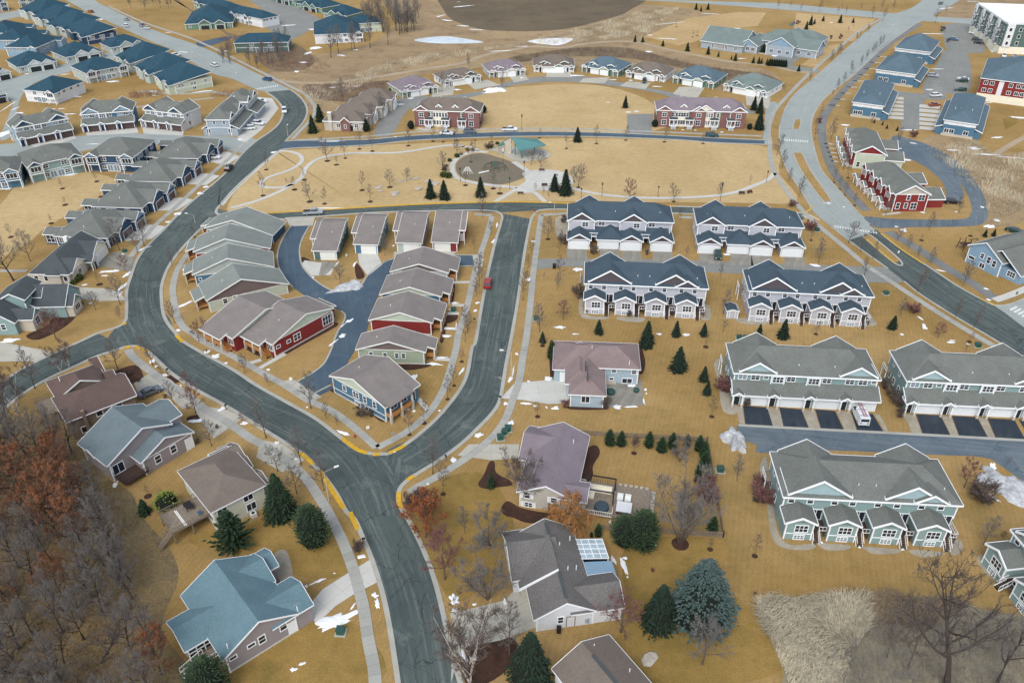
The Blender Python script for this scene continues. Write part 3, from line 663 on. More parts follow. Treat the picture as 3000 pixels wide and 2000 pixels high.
b=h.cross('r',None,3.6,2.6,.5,'roof_tan','w_tan',None,u=1.6,proj=1.6,back=.3)
b=m.sub('f',h.W*.93,2.6,.05,.1)
m.win('f',h.W*.16,3.0,1.5,1.1,2,1);m.win('f',h.W*.68,3.1,1.5,1.1,2,1);m.win('f',h.W*.7,.9,1.5,1.4,2,1)
m.wins('l',(.2,.42,.62),2.8,1.5,1.6,2,2);m.wins('l',(.86,),1.1,1.4,1.4,2,1);m.wins('l',(.95,),.2,.8,1,1,1)
h.shed=m.shed('b',.2,3.2,1.2,4.4,4.75,'roof_tan')
ac=MB();ac.T=m.side('f');ac.box(h.W*.62,h.W*.62+.9,-1.2,-.3,.05,.85,'offwhite');ac.lathe([(.3,.85),(.3,.87),(.05,.87)],10,'black',h.W*.62+.45,-.75);ac.build('air_conditioner',h.root)
Ml=m.side('l');dk=MB();dk.T=Ml;u0,u1=m.D*.42,m.D*.98;u1=u0+5.2;o=6.2
dk.box(u0,u1,-o,-.02,2.2,2.35,'wood_grey')
for x in(u0+.1,u1-.1):
 for y in(-o+.1,-o*.5):dk.box(x-.08,x+.08,y-.08,y+.08,0,2.2,'wood_grey')
for a,b_ in(((u0,-.1,0),(u0,-o,0)),((u0,-o,0),(u1-1.6,-o,0)),((u1,-o,0),(u1,-.1,0))):railing(dk,a,b_,2.35,'wood_grey',1.0,.3)
dk.build('deck',h.root);stairs(h.root,Ml@T3(u1-1.5,-o),1.3,2.2,9,'wood_grey','wood_grey')
DECK_H2=(h,Ml,u0,o)
h.done()
U(0,1000)
h=gable_house('grey house with two stepped gables and a dark wooden deck, beside the woods','the grey stepped-gable house',(985,1150),(1310,795),(1050,600),4.0,'roof_blue','w_taupe',B=(1600,800));m=h.main
A2,B2_,P2=(1275,1106),(1785,832),(1500,851)
ax,ay=h.loc(A2,3.3);bx,by=h.loc(B2_,3.3)
w=bx-ax-.9;b=Blk(h,T3(ax+.45,min(ay,by)+.4),w,7);b.walls(0,3.3,'w_taupe')
roof_piece(h,b.M,-.45,w+.45,0,7,3.3,h.pitch*.95,0,0,0,.35,0,'roof_blue');W2=h.wall;W2.T=b.M
W2.add([(0,0,3.3),(w/2,0,3.25+h.pitch*.95*(w/2)),(w,0,3.3),(0,.15,3.3),(w/2,.15,3.25+h.pitch*.95*w/2),(w,.15,3.3)],[(0,1,2),(5,4,3),(0,3,4,1),(1,4,5,2),(2,5,3,0)],'w_taupe')
b.band(3.1,'white',.15,'f');b.corners(0,3.2);b.win('f',w*.28,1.1,1.0,1.5,1,2);b.win('f',w*.6,1.3,1.0,1.5,1,2);b.door('f',w*.91,1.2,2.4)
h.cross('r',(1545,532),6.6,h.zR,h.pitch,'roof_blue','w_taupe','w_taupe',back=6,hip=0)
h.cross('l',(815,985),3.0,3.9,.5,'roof_blue','w_taupe',None,back=3,proj=.3)
m.win('f',1.3,1.2,1.9,1.9,2,1)
dk=MB();dk.T=m.side('f');dk.box(.2,4.6,-3.4,0,.8,.95,'wood_dark');railing(dk,(.2,-3.4,0),(4.6,-3.4,0),.95,'wood_dark',.95,.3);railing(dk,(4.6,-3.4,0),(4.6,-1.2,0),.95,'wood_dark');railing(dk,(.2,-3.4,0),(.2,0,0),.95,'wood_dark');dk.build('deck',h.root)
h.vent_px((945,712),6);h.done()
U(80,1020,5.6)
h=House('house','brown roofed house with grill deck at the street corner, a silver car on its drive','house',(622,1222),(1805,765),(358,828),4.6,.5,HG,'the brown corner house');m=h.main
m.walls(0,4.7,'w_brown');h.zr=m.gable('x',4.6,.5,.5,.35,1,0,'roof_brown_dark','w_brown')
for P,w,z in(((1640,477),6.0,4.0),((1400,347),4.4,4.4),((1145,132),6.0,4.2)):
 h.cross('r',P,w,z,.55,'roof_brown_dark','w_tan','w_brown',back=6)
ax,ay=h.loc((330,510),4.6);b=Blk(h,T3(max(-.5,ax),h.D-.5),8.5,7);b.walls(0,4.6,'w_brown');b.gable('y',4.6,.5,.5,.35,0,1,'roof_brown_dark','w_brown')
m.wins('l',(.2,.4,.62),2.9,1.2,1.4,2,1);m.win('f',h.W*.45,3.0,1.0,1.2,1,1);m.win('f',h.W*.18,.8,1.0,1.2,1,1);m.wins('f',(.75,),2.8,1,1.2)
dk=MB();dk.T=m.side('l');dk.box(-4.5,1.2,-3.0,-.1,2.3,2.45,'wood_grey');railing(dk,(-4.5,-3,0),(1.2,-3,0),2.45,'wood_grey',.95,.3);railing(dk,(-4.5,-3,0),(-4.5,-.1,0),2.45,'wood_grey',.95,.3)
for x in(-4.4,-1.5,1.1):dk.box(x-.1,x+.1,-2.95,-2.75,0,2.3,'wood_grey')
dk.build('deck',h.root);stairs(h.root,m.side('l')@T3(1.2,-2.9)@RZ(R(90)),1.1,2.3,9,'wood_grey','wood_grey')
b=MB();b.T=m.side('f');b.box(2.4,3.0,-.6,.1,0,5.6,'w_brown');b.build('chimney',h.root);h.vent_px((520,497),6.4);h.done()
U(1460,1220,4.611)
h=gable_house('house with purple brown roof, white shutters and a pergola deck in a fenced yard','the purple roofed house',(240,1022),(640,945),(912,96),3.4,'roof_purple','w_tan',B=(1038,1150));m=h.main
h.cross('l',(350,214),8.6,3.2,h.pitch,'roof_purple','w_tan','w_tan',back=7)
h.cross('r',(1225,962),None,3.35,h.pitch,'roof_purple','w_tan','w_tan',back=6)
h.roof.T=m.M;h.roof.box(-.4,h.W*.5,h.D*.3,h.D*.3+.12,0,0.01,'roof_purple')
for u,z,w,hh in((.14,2.1,.9,1.2),(.65,2.0,.9,1.0),(.17,.15,1.2,.9)):
 m.win('f',h.W*u,z,w,hh,1 if z>1 else 2,2)
 b=MB();b.T=m.side('f');x=h.W*u
 for sx in(x-w/2-.62,x+w/2+.2):b.box(sx,sx+.42,-.06,.02,z-.1,z+hh+.1,'white')
 b.build('shutters',h.root)
m.door('l',h.D*.4,1.1,2.1,'door_navy');h.vent_px((1015,330),5.0)
well=MB();well.T=m.side('r');u=h.D*.42
for a,b_ in(((u,-1.1,.35),(u+1.6,-1.1,.35)),((u,-1.1,.35),(u,0,.35)),((u+1.6,-1.1,.35),(u+1.6,0,.35))):well.beam(a,b_,.12,.5,'offwhite')
well.build('window_well',h.root);h.done()
PURPLE=h
U(1440,1500,4.3545)
h=gable_house('grey shingled house with glass sunroom roof and a pale metal patio cover','the grey sunroom house',(540,1388),(970,1166),(650,106),3.0,'roof_ash','w_pale',B=(1362,1272));m=h.main
h.cross('r',(1632,872),None,2.95,h.pitch,'roof_ash','w_pale','w_pale',back=7,hip=0)
h.cross('l',(192,388),9.0,3.0,h.pitch,'roof_ash','w_pale','w_pale',back=7)
ux,uy=h.loc((360,972),3.2);vx,vy=h.loc((830,740),h.zr)
h.roof.T=m.M;za=h.ze+h.pitch*.1+.35;v=[(-1.5,vy,za-.6),(h.xr+.05,vy,h.zr+.3),(h.xr+.05,h.D*.8,h.zr+.3),(-1.5,h.D*.8,za-.6)]
h.roof.add(v+[(x,y,z-.3)for x,y,z in v],[(0,1,2,3),(7,6,5,4),(0,4,5,1),(1,5,6,2),(2,6,7,3),(3,7,4,0)],'roof_ash')
h.trim.T=m.M;h.trim.beam((-1.5,vy-.08,za-.55),(h.xr,vy-.08,h.zr+.36),.14,.5,'white');h.trim.beam((-1.55,vy,za-.55),(-1.55,h.D*.8,za-.55),.1,.3,'white')
h.wall.T=m.M;h.wall.box(-1.2,.1,vy+.4,h.D*.8,0,za-.7,'w_tan')
m.win('f',h.W*.42,1.2,.7,1.2,1,2);m.win('f',h.W*.78,2.4,1.7,.45,1,1);m.win('f',h.W*1.1,2.2,1.7,.35,1,1)
d,t=door_mesh(1.1,2.1,'w_pale');o=put('door',d,h.root,m.side('f')@T3(h.W*.6,0,.1));tm=MB()
for x0,x1,z0,z1 in((-.65,-.55,0,2.1),(.55,.65,0,2.1),(-.65,.65,2.1,2.22)):tm.box(x0,x1,-.07,.02,z0,z1,'w_umber')
tm.build('door_frame',o)
gm_=MB();gm_.T=m.side('f');gm_.box(h.W*.86,h.W*.86+.35,-.2,0,.5,1.3,'w_steel');gm_.tube((h.W*.86+.5,-.1,0),(h.W*.86+.5,-.1,1.4),.05,.05,6,'w_steel');gm_.build('utility_meter',h.root)
c=[h.loc(p,3.1)[:2]for p in((1165,557),(1100,342),(1432,556),(1370,342))]
y0,y1=min(c[0][1],c[2][1]),max(c[1][1],c[3][1]);x0=h.W+.1;x1=x0+4.6
sg=MB();sg.T=m.M;sg.box(x0,x1-.1,y0+.1,y1-.1,0,2.35,'glass');n=4
zz=lambda x:3.15-(x-x0)*.16
v=[(x0,y0,zz(x0)),(x1,y0,zz(x1)),(x1,y1,zz(x1)),(x0,y1,zz(x0))]
sg.add(v+[(x,y,z-.06)for x,y,z in v],[(0,1,2,3),(7,6,5,4),(0,4,5,1),(1,5,6,2),(2,6,7,3),(3,7,4,0)],'sunroom_glass')
for i in range(n+1):
 x=x0+(x1-x0)*i/n;sg.beam((x,y0,zz(x)+.06),(x,y1,zz(x)+.06),.1,.12,'white');y=y0+(y1-y0)*i/n;sg.beam((x0,y,zz(x0)+.07),(x1,y,zz(x1)+.07),.1,.1,'white')
for x,y in((x1-.1,y0+.1),(x1-.1,y1-.1)):sg.box(x-.08,x+.08,y-.08,y+.08,0,zz(x1),'white')
sg.build('sunroom',h.root)
mc=MB();mc.T=m.M;ya,yb=y0-4.8,y0-.5;N=12
for i in range(N):a=ya+(yb-ya)*i/N;mc.add([(x0,a+.04,3.0),(x1+.3,a+.04,2.4),(x1+.3,a+(yb-ya)/N,2.4),(x0,a+(yb-ya)/N,3.0),(x0,a+.04,2.9),(x1+.3,a+.04,2.3),(x1+.3,a+(yb-ya)/N,2.3),(x0,a+(yb-ya)/N,2.9)],[(0,1,2,3),(7,6,5,4),(0,4,5,1),(1,5,6,2),(2,6,7,3),(3,7,4,0)],'w_sky')
mc.box(x0,x1+.25,ya,yb,2.2,2.28,'w_sky')
for y in(ya+.2,yb-.2):mc.box(x1,x1+.15,y,y+.15,0,2.3,'white')
mc.build('patio_cover',h.root)
h.vent_px((868,403),5.2);h.vent_px((975,708),5.2);h.vent_px((1000,325),4.8);h.vent_px((1082,697),4.6)
rv=MB();rv.T=m.M;rv.beam((h.xr,.5,h.zr+.12),(h.xr,vy-.3,h.zr+.12),.4,.14,'roof_charcoal');rv.beam((h.xr,h.D*.8+.2,h.zr+.12),(h.xr,h.D-.5,h.zr+.12),.4,.14,'roof_charcoal');rv.build('ridge_vent',h.root)
h.done()
U(1500,1500)
h=House('house','brown shingled house at the bottom edge with a dark ridge vent','house',(890,1120),(362,1432),14,3.2,.4,HG,'the bottom edge house');m=h.main
m.walls(0,3.3,'w_pale');zr=m.gable('y',3.2,.42,.4,.35,0,0,'roof_tan','w_pale');rv=MB();rv.beam((h.W/2,2.0,zr+.12),(h.W/2,h.D,zr+.12),.4,.14,'roof_charcoal');rv.build('ridge_vent',h.root)
m.wins('r',(.2,),1.0,1.2,1.3,2,1);h.vent_px((755,1225),4.6);h.vent_px((1082,1450),4.2);h.done()
U(1580,980,6.533)
h=House('house','blue grey house with mauve hip roofs, patio and white concrete drive','house',(690,618),(1950,670),(1905,176),3.9,.45,HG,'the mauve hip roofed house');m=h.main;rm,wm='roof_mauve','w_bluegrey'
m.walls(0,4.0,wm);m.gable('x',3.9,.5,.45,.35,1,1,rm);m.corners(0,3.8)
ax,ay=h.loc((552,1147),3.2);bx,by=h.loc((1282,1187),3.2);w=bx-ax-.9
b=Blk(h,T3(ax+.45,ay+.45),w,-ay+h.D*.5);b.walls(0,3.25,wm);b.gable('y',3.2,.5,.45,.35,1,0,rm);b.corners(0,3.1);b.win('f',w*.46,1.2,1.5,1.4,2,1);b.garage('l',b.D*.55,4.8)
s2=Blk(h,T3(ax-.3,ay+3.6),w-1.5,-ay+h.D*.4);s2.walls(0,3.35,wm);s2.gable('y',3.35,.5,.45,.35,1,0,rm)
lx,ly=h.loc((245,664),3.2);l2=Blk(h,T3(lx+.45,ly+.45),-lx+2,9.6);l2.walls(0,3.25,wm);l2.gable('x',3.2,.5,.45,.35,1,0,rm);l2.garage('f',2.6,2.6,2.2)
m.win('f',h.W*.6,2.7,.9,.9);m.win('f',h.W*.93,2.5,.9,.9);m.win('f',h.W*.57,.8,.8,.5,1,1);m.win('f',h.W*.83,.15,1.9,1.1,2,1)
h.vent_px((1725,535),5);sv=MB()
for p in((890,560),(925,750)):x,y=h.loc(p,6.3);sv.box(x-.12,x+.12,y-.9,y+.9,5.2,6.45,'roof_charcoal')
sv.build('ridge_vent',h.root);h.done()
U(0,680,4.9)
h=House('house','cream house with charcoal roof, stone gables and brown drive beside the road','house',(400,602),(985,612),(1345,128),3.0,.4,HG,'the cream charcoal-roofed house');m=h.main;rm,wm='roof_charcoal','w_cream'
m.walls(0,3.1,'w_tan');m.gable('y',3.0,.6,.4,.3,1,0,rm,'w_tan')
b=h.cross('r',None,6.5,3.0,.62,rm,'w_cream','w_tan',u=4.2,proj=.5,back=6);b.win('f',3.2,.9,1.2,1.5,2,1)
b=h.cross('r',None,3.0,2.7,.62,rm,'w_cream',None,u=8.6,proj=2.2,back=3);b.door('f',1.5,1,2,'door_dark')
for x in(.05,2.75):h.trim.T=b.M;h.trim.box(x,x+.2,.05,.25,0,2.5,'white')
b=h.cross('r',None,7.6,2.9,.6,rm,'w_cream','w_cream',u=h.D-4.2,proj=1.2,back=6);b.garage('f',2.6,4.6,2.2,'offwhite');b.garage('f',6.3,2.3,2.2,'offwhite')
m.wins('f',(.12,.38,.9),1.0,.9,1.3,1,1);b=m.sub('f',h.W*.62,3.2,.5,.1);b.walls(0,2.95,'w_tan');roof_piece(h,b.M,-.3,3.5,0,2,2.95,.5,0,1,0,.3,0,rm)
c=MB();c.box(1.2,2.2,h.D-3,h.D-2,0,5.6,'offwhite');c.build('chimney',h.root);h.done()
h=gable_house('grey green house with charcoal roof, many gables and an arched dormer window','the many-gabled house',(-160,1052),(115,890),(432,628),4.9,'roof_charcoal','w_sage',B=(378,1040));m=h.main;rm='roof_charcoal'
b=h.cross('r',(612,790),3.2,4.6,.8,rm,'w_sage','w_sage',back=4);b.win('f',1.6,4.0,1.2,1.5,2,2)
b=h.cross('r',(978,740),8.0,3.1,.8,rm,'w_sage','w_sage',back=7);b.win('f',6.0,1.2,.9,1.4);b.win('l',3,1.0,1.6,1.3,3,1)
c=b.sub('f',2.4,4.2,1.6,.2);c.walls(0,2.9,'w_stone');roof_piece(h,c.M,-.3,4.5,0,4,2.9,.8,0,0,0,.3,0,rm);c.win('f',2.1,.9,2.2,1.4,3,1)
h.wall.T=c.M;h.wall.add([(0,0,2.9),(2.1,0,4.6),(4.2,0,2.9),(0,.1,2.9),(2.1,.1,4.6),(4.2,.1,2.9)],[(0,1,2),(5,4,3),(0,3,4,1),(1,4,5,2),(2,5,3,0)],'w_sage')
m.shed('r',1.5,7.0,1.8,2.9,3.8,rm);p=m.sub('r',4.2,5.2,1.5,.1);p.walls(0,2.9,'w_stone');p.win('f',2.8,.5,1.6,1.9,2,1)
A2,B2_,P2=(-120,1262),(212,1308),(155,1012)
bx,by=h.loc(B2_,3.2);b=Blk(h,T3(bx-8.4,by+.4),8,-by+1);b.walls(0,3.3,'w_sage');roof_piece(h,b.M,-.4,8.4,0,b.D+3,3.2,.75,0,0,0,.3,0,rm)
h.wall.T=b.M;h.wall.add([(0,0,3.3),(4,0,6.3),(8,0,3.3),(0,.15,3.3),(4,.15,6.3),(8,.15,3.3)],[(0,1,2),(5,4,3),(0,3,4,1),(1,4,5,2),(2,5,3,0)],'w_sage');b.win('f',5.4,1.4,.9,1.3)
c=b.sub('r',b.D*.5,3.8,3.2,.2);c.walls(0,3.1,'w_stone');roof_piece(h,c.M,-.3,4.1,0,6,3.1,.8,0,0,0,.3,0,rm);c.win('f',1.9,.9,1.5,1.7,2,2)
h.wall.T=c.M;h.wall.add([(0,0,3.1),(1.9,0,4.6),(3.8,0,3.1),(0,.1,3.1),(1.9,.1,4.6),(3.8,.1,3.1)],[(0,1,2),(5,4,3),(0,3,4,1),(1,4,5,2),(2,5,3,0)],'w_sage');h.done()
U(120,380,4.3556)
for i,(Bp,Cp,wm,lab)in enumerate((((840,1387),(1250,1035),'w_navy','nearest of the four grey roofed ranch houses with paired brown garages along the road'),((1285,1002),(1640,688),'w_navy','grey roofed ranch house second from the near end of the road row'),((1668,670),(1978,396),'w_navy','grey roofed ranch house third from the near end of the road row'),((2002,370),(2262,130),'w_navy','grey roofed ranch house at the far end of the road row, a white car outside'))):
 h=House('house',lab,'house',Bp,Cp,0,3.1,.45,'ranch houses along the road',('the nearest road ranch house','the second road ranch house','the third road ranch house','the far road ranch house')[i],W=15.0,right=True);m=h.main;rm='roof_grey'
 h.D=(G(*Cp,3.1)-G(*Bp,3.1)).length-.9;m=h.main=Blk(h,Matrix.Identity(4),h.W,h.D)
 m.walls(0,3.2,wm);m.gable('y' if h.W<h.D else 'x',3.1,.5,.45,.35,1,1,rm);m.corners(0,3.1)
 e=Blk(h,T3(-3.8,1.0),4.2,4.2);e.walls(0,2.9,wm);roof_piece(h,e.M@T3(0,e.D)@RZ(R(-90)),-.3,e.D+.3,0,4.2,2.95,.4,0,0,0,.3,0,rm);e.win('f',2.0,.6,3.2,2.0,3,2)
 e=Blk(h,T3(-3.8,h.D-5.2),4.2,4.2);e.walls(0,2.9,wm);roof_piece(h,e.M@T3(0,e.D)@RZ(R(-90)),-.3,e.D+.3,0,4.2,2.95,.4,0,0,0,.3,0,rm)
 b=h.cross('r',None,7.4,3.1,.62,rm,'w_navy',wm,u=h.D*.44,proj=1.6,back=8);b.garage('f',3.9,4.6,2.15,'door_brown');b.corners(0,3.0)
 tb=h.trim;tb.T=b.M;tb.beam((2.6,-.28,4.9),(4.8,-.28,4.9),.1,.14,'white');tb.beam((3.7,-.28,5.5),(3.7,-.28,4.9),.1,.14,'white')
 b=h.cross('r',None,5.2,3.1,.62,rm,'w_sky',wm,u=h.D*.78,proj=2.6,back=8);b.garage('f',2.6,3.9,2.15,'door_brown');b.corners(0,3.0)
 m.door('r',h.D*.16,1,2.1,'door_dark');h.trim.T=m.M;h.trim.box(h.W+.1,h.W+.32,.1,.32,0,3.0,'white');h.roof.T=m.M
 m.wins('f',(.1,.3,.42,.7),1.1,1.2,1.3,2,2);h.vents([(h.W*.5,2.5)],4.8);h.done()
def walkout(label,short,A,B,Cp,rm,wm,gm,ze=5.5,W=None,D=None,bumps=(.13,.87),bw=4.0,grp='walkout houses on the slope',pitch=.5,garage=False):
 h=House('house',label,'house',A,B,D if D else Cp,ze,.45,grp,short,W=W);m=h.main
 m.walls(0,ze+.1,wm);m.gable('y' if h.W<h.D else 'x',ze,pitch,.45,.35,1,1,rm);m.corners(0,ze);m.band(ze*.5-.05,'white',.16,'f')
 for u in bumps:
  b=h.cross('f',None,bw,ze-.1,.6,rm,gm,None,u=h.W*u,proj=1.6,back=5);b.h.wall.T=b.M;h.wall.box(0,bw,0,1.7,ze*.5,ze,wm);b.corners(ze*.5,ze-.1)
  b.band(ze*.5-.12,'white',.2,'fr');b.win('f',bw/2,ze*.5+.75,bw*.72,1.5,3,1)
  t=h.trim;t.T=b.M
  for x in(.05,bw-.25):t.box(x,x+.2,.05,.25,0,ze*.5,'white')
 m.wins('f',(.32,.66),ze*.5+.8,1.5,1.2,2,2);m.wins('f',(.3,.68),.8,1.4,1.1,2,2);m.win('f',h.W*.42,.15,1.7,2.0,2,1,True);m.win('f',h.W*.56,.15,1.7,2.0,2,1,True)
 m.wins('r',(.15,.3,.55,.8),ze*.5+.9,1.3,1.2,3,1);m.wins('l',(.2,.5,.8),ze*.5+.9,1.2,1.2,2,1);h.vents([(h.W*.4,2.2)],ze+1.0);h.done();return h
U(0,290,5.8077)
walkout('teal grey walkout house with two windowed bays above the lawn, centre of its row','the middle walkout house',(425,1148),(1408,948),(1238,740),'roof_grey','w_sage','w_navy',pitch=.45)
walkout('dark teal walkout house cut off by the left edge above the lawn','the left edge walkout house',(-700,1330),(333,1202),10.5,'roof_grey','w_blue','w_sky',D=13,pitch=.45)
U(120,380,4.3556)
walkout('navy walkout house with a screened porch bay and white deck, right end of its row','the navy screened-porch house',(562,322),(1198,338),(1512,130),'roof_grey','w_navy','w_sky',pitch=.45)
U(1500,500)
def shed(label,short,A,B,Pk,Rb,rm,wm,z=2.2,D=None):
 h=House('garden_shed',label,'shed',A,B,3,z,.18,'garden sheds',short);m=h.main
 xr,zr=h.peak(Pk,-.18);m.D=h.D=D or max(2.2,h.loc(Rb,zr)[1]);p=(zr-z)/(xr+.18);m.walls(0,z+.05,wm);m.gable('y',z,p,.18,.15,0,0,rm,wm,xr-h.W/2);m.corners(0,z);m.door('f',h.W*.5,1.2,1.8,wm,.1);h.done()
shed('small lilac shed with a navy roof between the two navy stair-bay rows','the small navy shed',(1974,1290),(2092,1292),(2033,1276),(2035,1214),'roof_navy','w_lilac',2.1,3.0)
U(1500,1500)
shed('white shed with blue grey roof half hidden by the big blue spruce','the spruce shed',(1840,842),(1972,842),(1890,838),(1885,672),'roof_shed','w_white',2.3,3.6)
# --- teal roofed quarter, far left
NG='teal roofed houses of the far quarter'
def frontgar(label,short,A,B,Cp,gm='w_pale',wm='w_greyg',W=None,D=None,gd='door_dark',cu=.52):
 h=House('house',label,'house',A,B,D or Cp,3.0,.45,NG,short,W=W);m=h.main;rm='roof_teal'
 m.walls(0,3.1,wm);m.gable('y' if h.W<h.D else 'x',3.0,.52,.45,.35,1,1,rm);m.corners(0,3.0)
 b=h.cross('f',None,6.4,3.1,.62,rm,gm,wm,u=h.W*(cu-.1),proj=1.0,back=6);b.garage('f',3.2,4.4,2.2,gd);b.corners(0,3)
 b=h.cross('f',None,5.2,3.1,.62,rm,gm,wm,u=h.W*(cu+.22),proj=1.5,back=6);b.garage('f',2.6,4.0,2.2,gd);b.corners(0,3)
 m.wins('f',(.1,.92),1.1,1.2,1.2,2,2);m.wins('l',(.25,.6),1.2,1.0,1.2);h.vents([(h.W*.3,3)],4.6);h.done()
U(0,0,6.5333)
frontgar('teal roofed house with paired dark garages under cream gables, left of its lane','the left paired-garage house',(330,1292),(1097,1166),(112,1152))
frontgar('teal roofed house with paired dark garages, middle of its lane','the middle paired-garage house',(1245,1102),(1977,972),(1027,972))
U(0,0)
frontgar('teal roofed house with paired dark garages, nearest the far road','the roadside paired-garage house',(1012,441),(1350,386),(902,396),'w_greyg')
frontgar('teal roofed house peeping in at the left edge beside the pale lane','the left edge teal house',(-130,700),(84,656),11,D=11)
frontgar('navy walled teal roofed house corner at the left edge below the lane','the navy corner house',(-150,905),(36,866),11,wm='w_navy',D=11)
frontgar('teal roofed house with stacked garage gables beside the far road','the far road gabled house',(1690,226),(2140,207),(1572,120),'w_green','w_leaf',gd='door_dark')
def tw(label,short,A,B,Cp=None,wm='w_greyg',W=None,D=None,bumps=(.13,.87),ze=4.6):return walkout(label,short,A,B,Cp,'roof_teal',wm,'w_pale',ze,W,D,bumps,3.8,NG)
tw('teal roofed walkout house with grey walls and two bays above the far lawn','the grey walkout teal house',(775,672),(1152,602),(662,606),bumps=(.12,.93))
tw('teal roofed white house on the lawn corner with steps and rocks below','the white lawn corner house',(205,827),(502,853),(790,748),'w_pale',bumps=(.92,))
for i,(A,B,Cp,lab,wm)in enumerate((((1595,777),(1954,704),(1890,598),'nearest of the three stepped teal roofs, olive walls and a screened corner porch','w_mint'),((1412,674),(1770,598),(1705,512),'middle of the three stepped teal roofs beside the far road','w_greyg'),((1235,574),(1585,500),(1528,420),'farthest of the three stepped teal roofs beside the far road','w_greyg'),((790,337),(1082,290),(1030,190),'nearest of the four stacked teal roofs, dark blue wall facing the lane','w_navy'),((640,268),(942,205),(890,130),'second of the four stacked teal roofs from the near end','w_greyg'),((500,200),(795,146),(750,75),'third of the four stacked teal roofs from the near end','w_greyg'),((358,128),(650,76),(600,15),'farthest of the four stacked teal roofs by the top street','w_greyg'))):
 h=House('house',lab,'house',A,B,Cp,4.2,.45,NG,('the olive stepped house','the middle stepped house','the far stepped house','the near stacked teal house','the second stacked teal house','the third stacked teal house','the far stacked teal house')[i]);m=h.main
 D_=max(h.D,13);h.D=D_;m=h.main=Blk(h,Matrix.Identity(4),h.W,D_)
 m.walls(0,4.3,wm);roof_piece(h,m.M,-.45,h.W+.45,0,D_,4.2,.5,h.W*.12,1,1,.35,.35,'roof_teal');m.corners(0,4.2);m.band(1.9,'white',.16,'f')
 m.wins('f',(.12,.2,.45,.53,.82),2.5,1.0,1.1,2,2);m.wins('f',(.5,),.6,1.4,.9,2,1)
 b=h.cross('l',None,4.0,4.0,.55,'roof_teal','w_pale',wm,u=D_-2.2,proj=2.6,back=5);b.win('l',1.3,2.4,2,1.4,3,1);b.win('f',2,2.4,2.6,1.4,3,1)
 h.cross('l',None,4.0,3.9,.55,'roof_teal','w_pale',wm,u=D_*.4,proj=1.6,back=5);h.done()
for i,(A,B,Cp,lab)in enumerate((((36,436),(331,441),(506,342),'large teal roofed house with a blue side wall and bays toward the gully'),((-90,372),(215,372),(395,284),'second large teal roof up the left edge row'),((-190,306),(105,306),(285,228),'third large teal roof up the left edge row'))):
 h=House('house',lab,'house',A,B,Cp,4.4,.45,NG,('the blue side-wall house','the second left edge teal house','the third left edge teal house')[i]);m=h.main
 m.walls(0,4.5,'w_sky');roof_piece(h,m.M,-.45,h.W+.45,0,h.D,4.4,.5,0,1,1,.35,.35,'roof_teal');m.corners(0,4.3)
 m.wins('f',(.16,.4,.48,.75,.83),2.6,1.0,1.2,2,2);m.wins('r',(.3,.45,.7,.85),2.6,1.2,1.2,2,2)
 h.cross('r',None,4.6,4.2,.5,'roof_teal','w_pale','w_sky',u=h.D-2.5,proj=3.2,back=6);h.cross('f',None,3.2,4.2,.6,'roof_teal','w_pale','w_sky',u=h.W-1.6,proj=.6,back=4);h.done()
tw('teal roofed house behind the bare trees on the wooded bend, dark walls','the dark house behind the trees',(2140,400),(2650,388),(2782,330),'w_green',bumps=())
U(750,0)
tw('white walled teal roofed house with a corner bay above the stone wall','the white house above the stone wall',(530,322),(965,302),(610,202),'w_pale',bumps=(.97,))
tw('teal roofed house with tan walls last before the tall grove','the tan house beside the grove',(842,224),(1157,206),12,'w_mint',D=12,bumps=())
frontgar('teal roofed house with green garages and white gable lines up the far court','the green garage court house',(612,118),(835,150),14,'w_leaf','w_leaf',D=16)
frontgar('farther teal roofed house with green garages up the far court','the far green garage house',(370,30),(600,78),14,'w_leaf','w_leaf',D=16)
frontgar('teal roofed house cut off by the top edge above the far court','the top edge court house',(120,-40),(355,12),14,'w_leaf','w_leaf',D=14)
U(0,0)
tw('long teal roofed house at the top edge with white bays facing the gully','the top edge bay house',(1768,12),(2072,100),13,'w_leaf',D=13,bumps=(.2,.55,.9))
tw('teal roofed house with pale end wall beside the far court lane','the pale end-wall house',(2082,108),(2400,178),12,'w_pale',D=12,bumps=(.2,.6))
tw('deep blue house with white windows in the top left corner','the top left corner house',(-150,50),(70,20),10,'w_blue',D=10,bumps=(.8,))
tw('grey house at the top edge behind the stacked teal roofs','the top edge grey house',(150,-10),(340,-16),10,'w_green',D=10,bumps=(.3,.7))
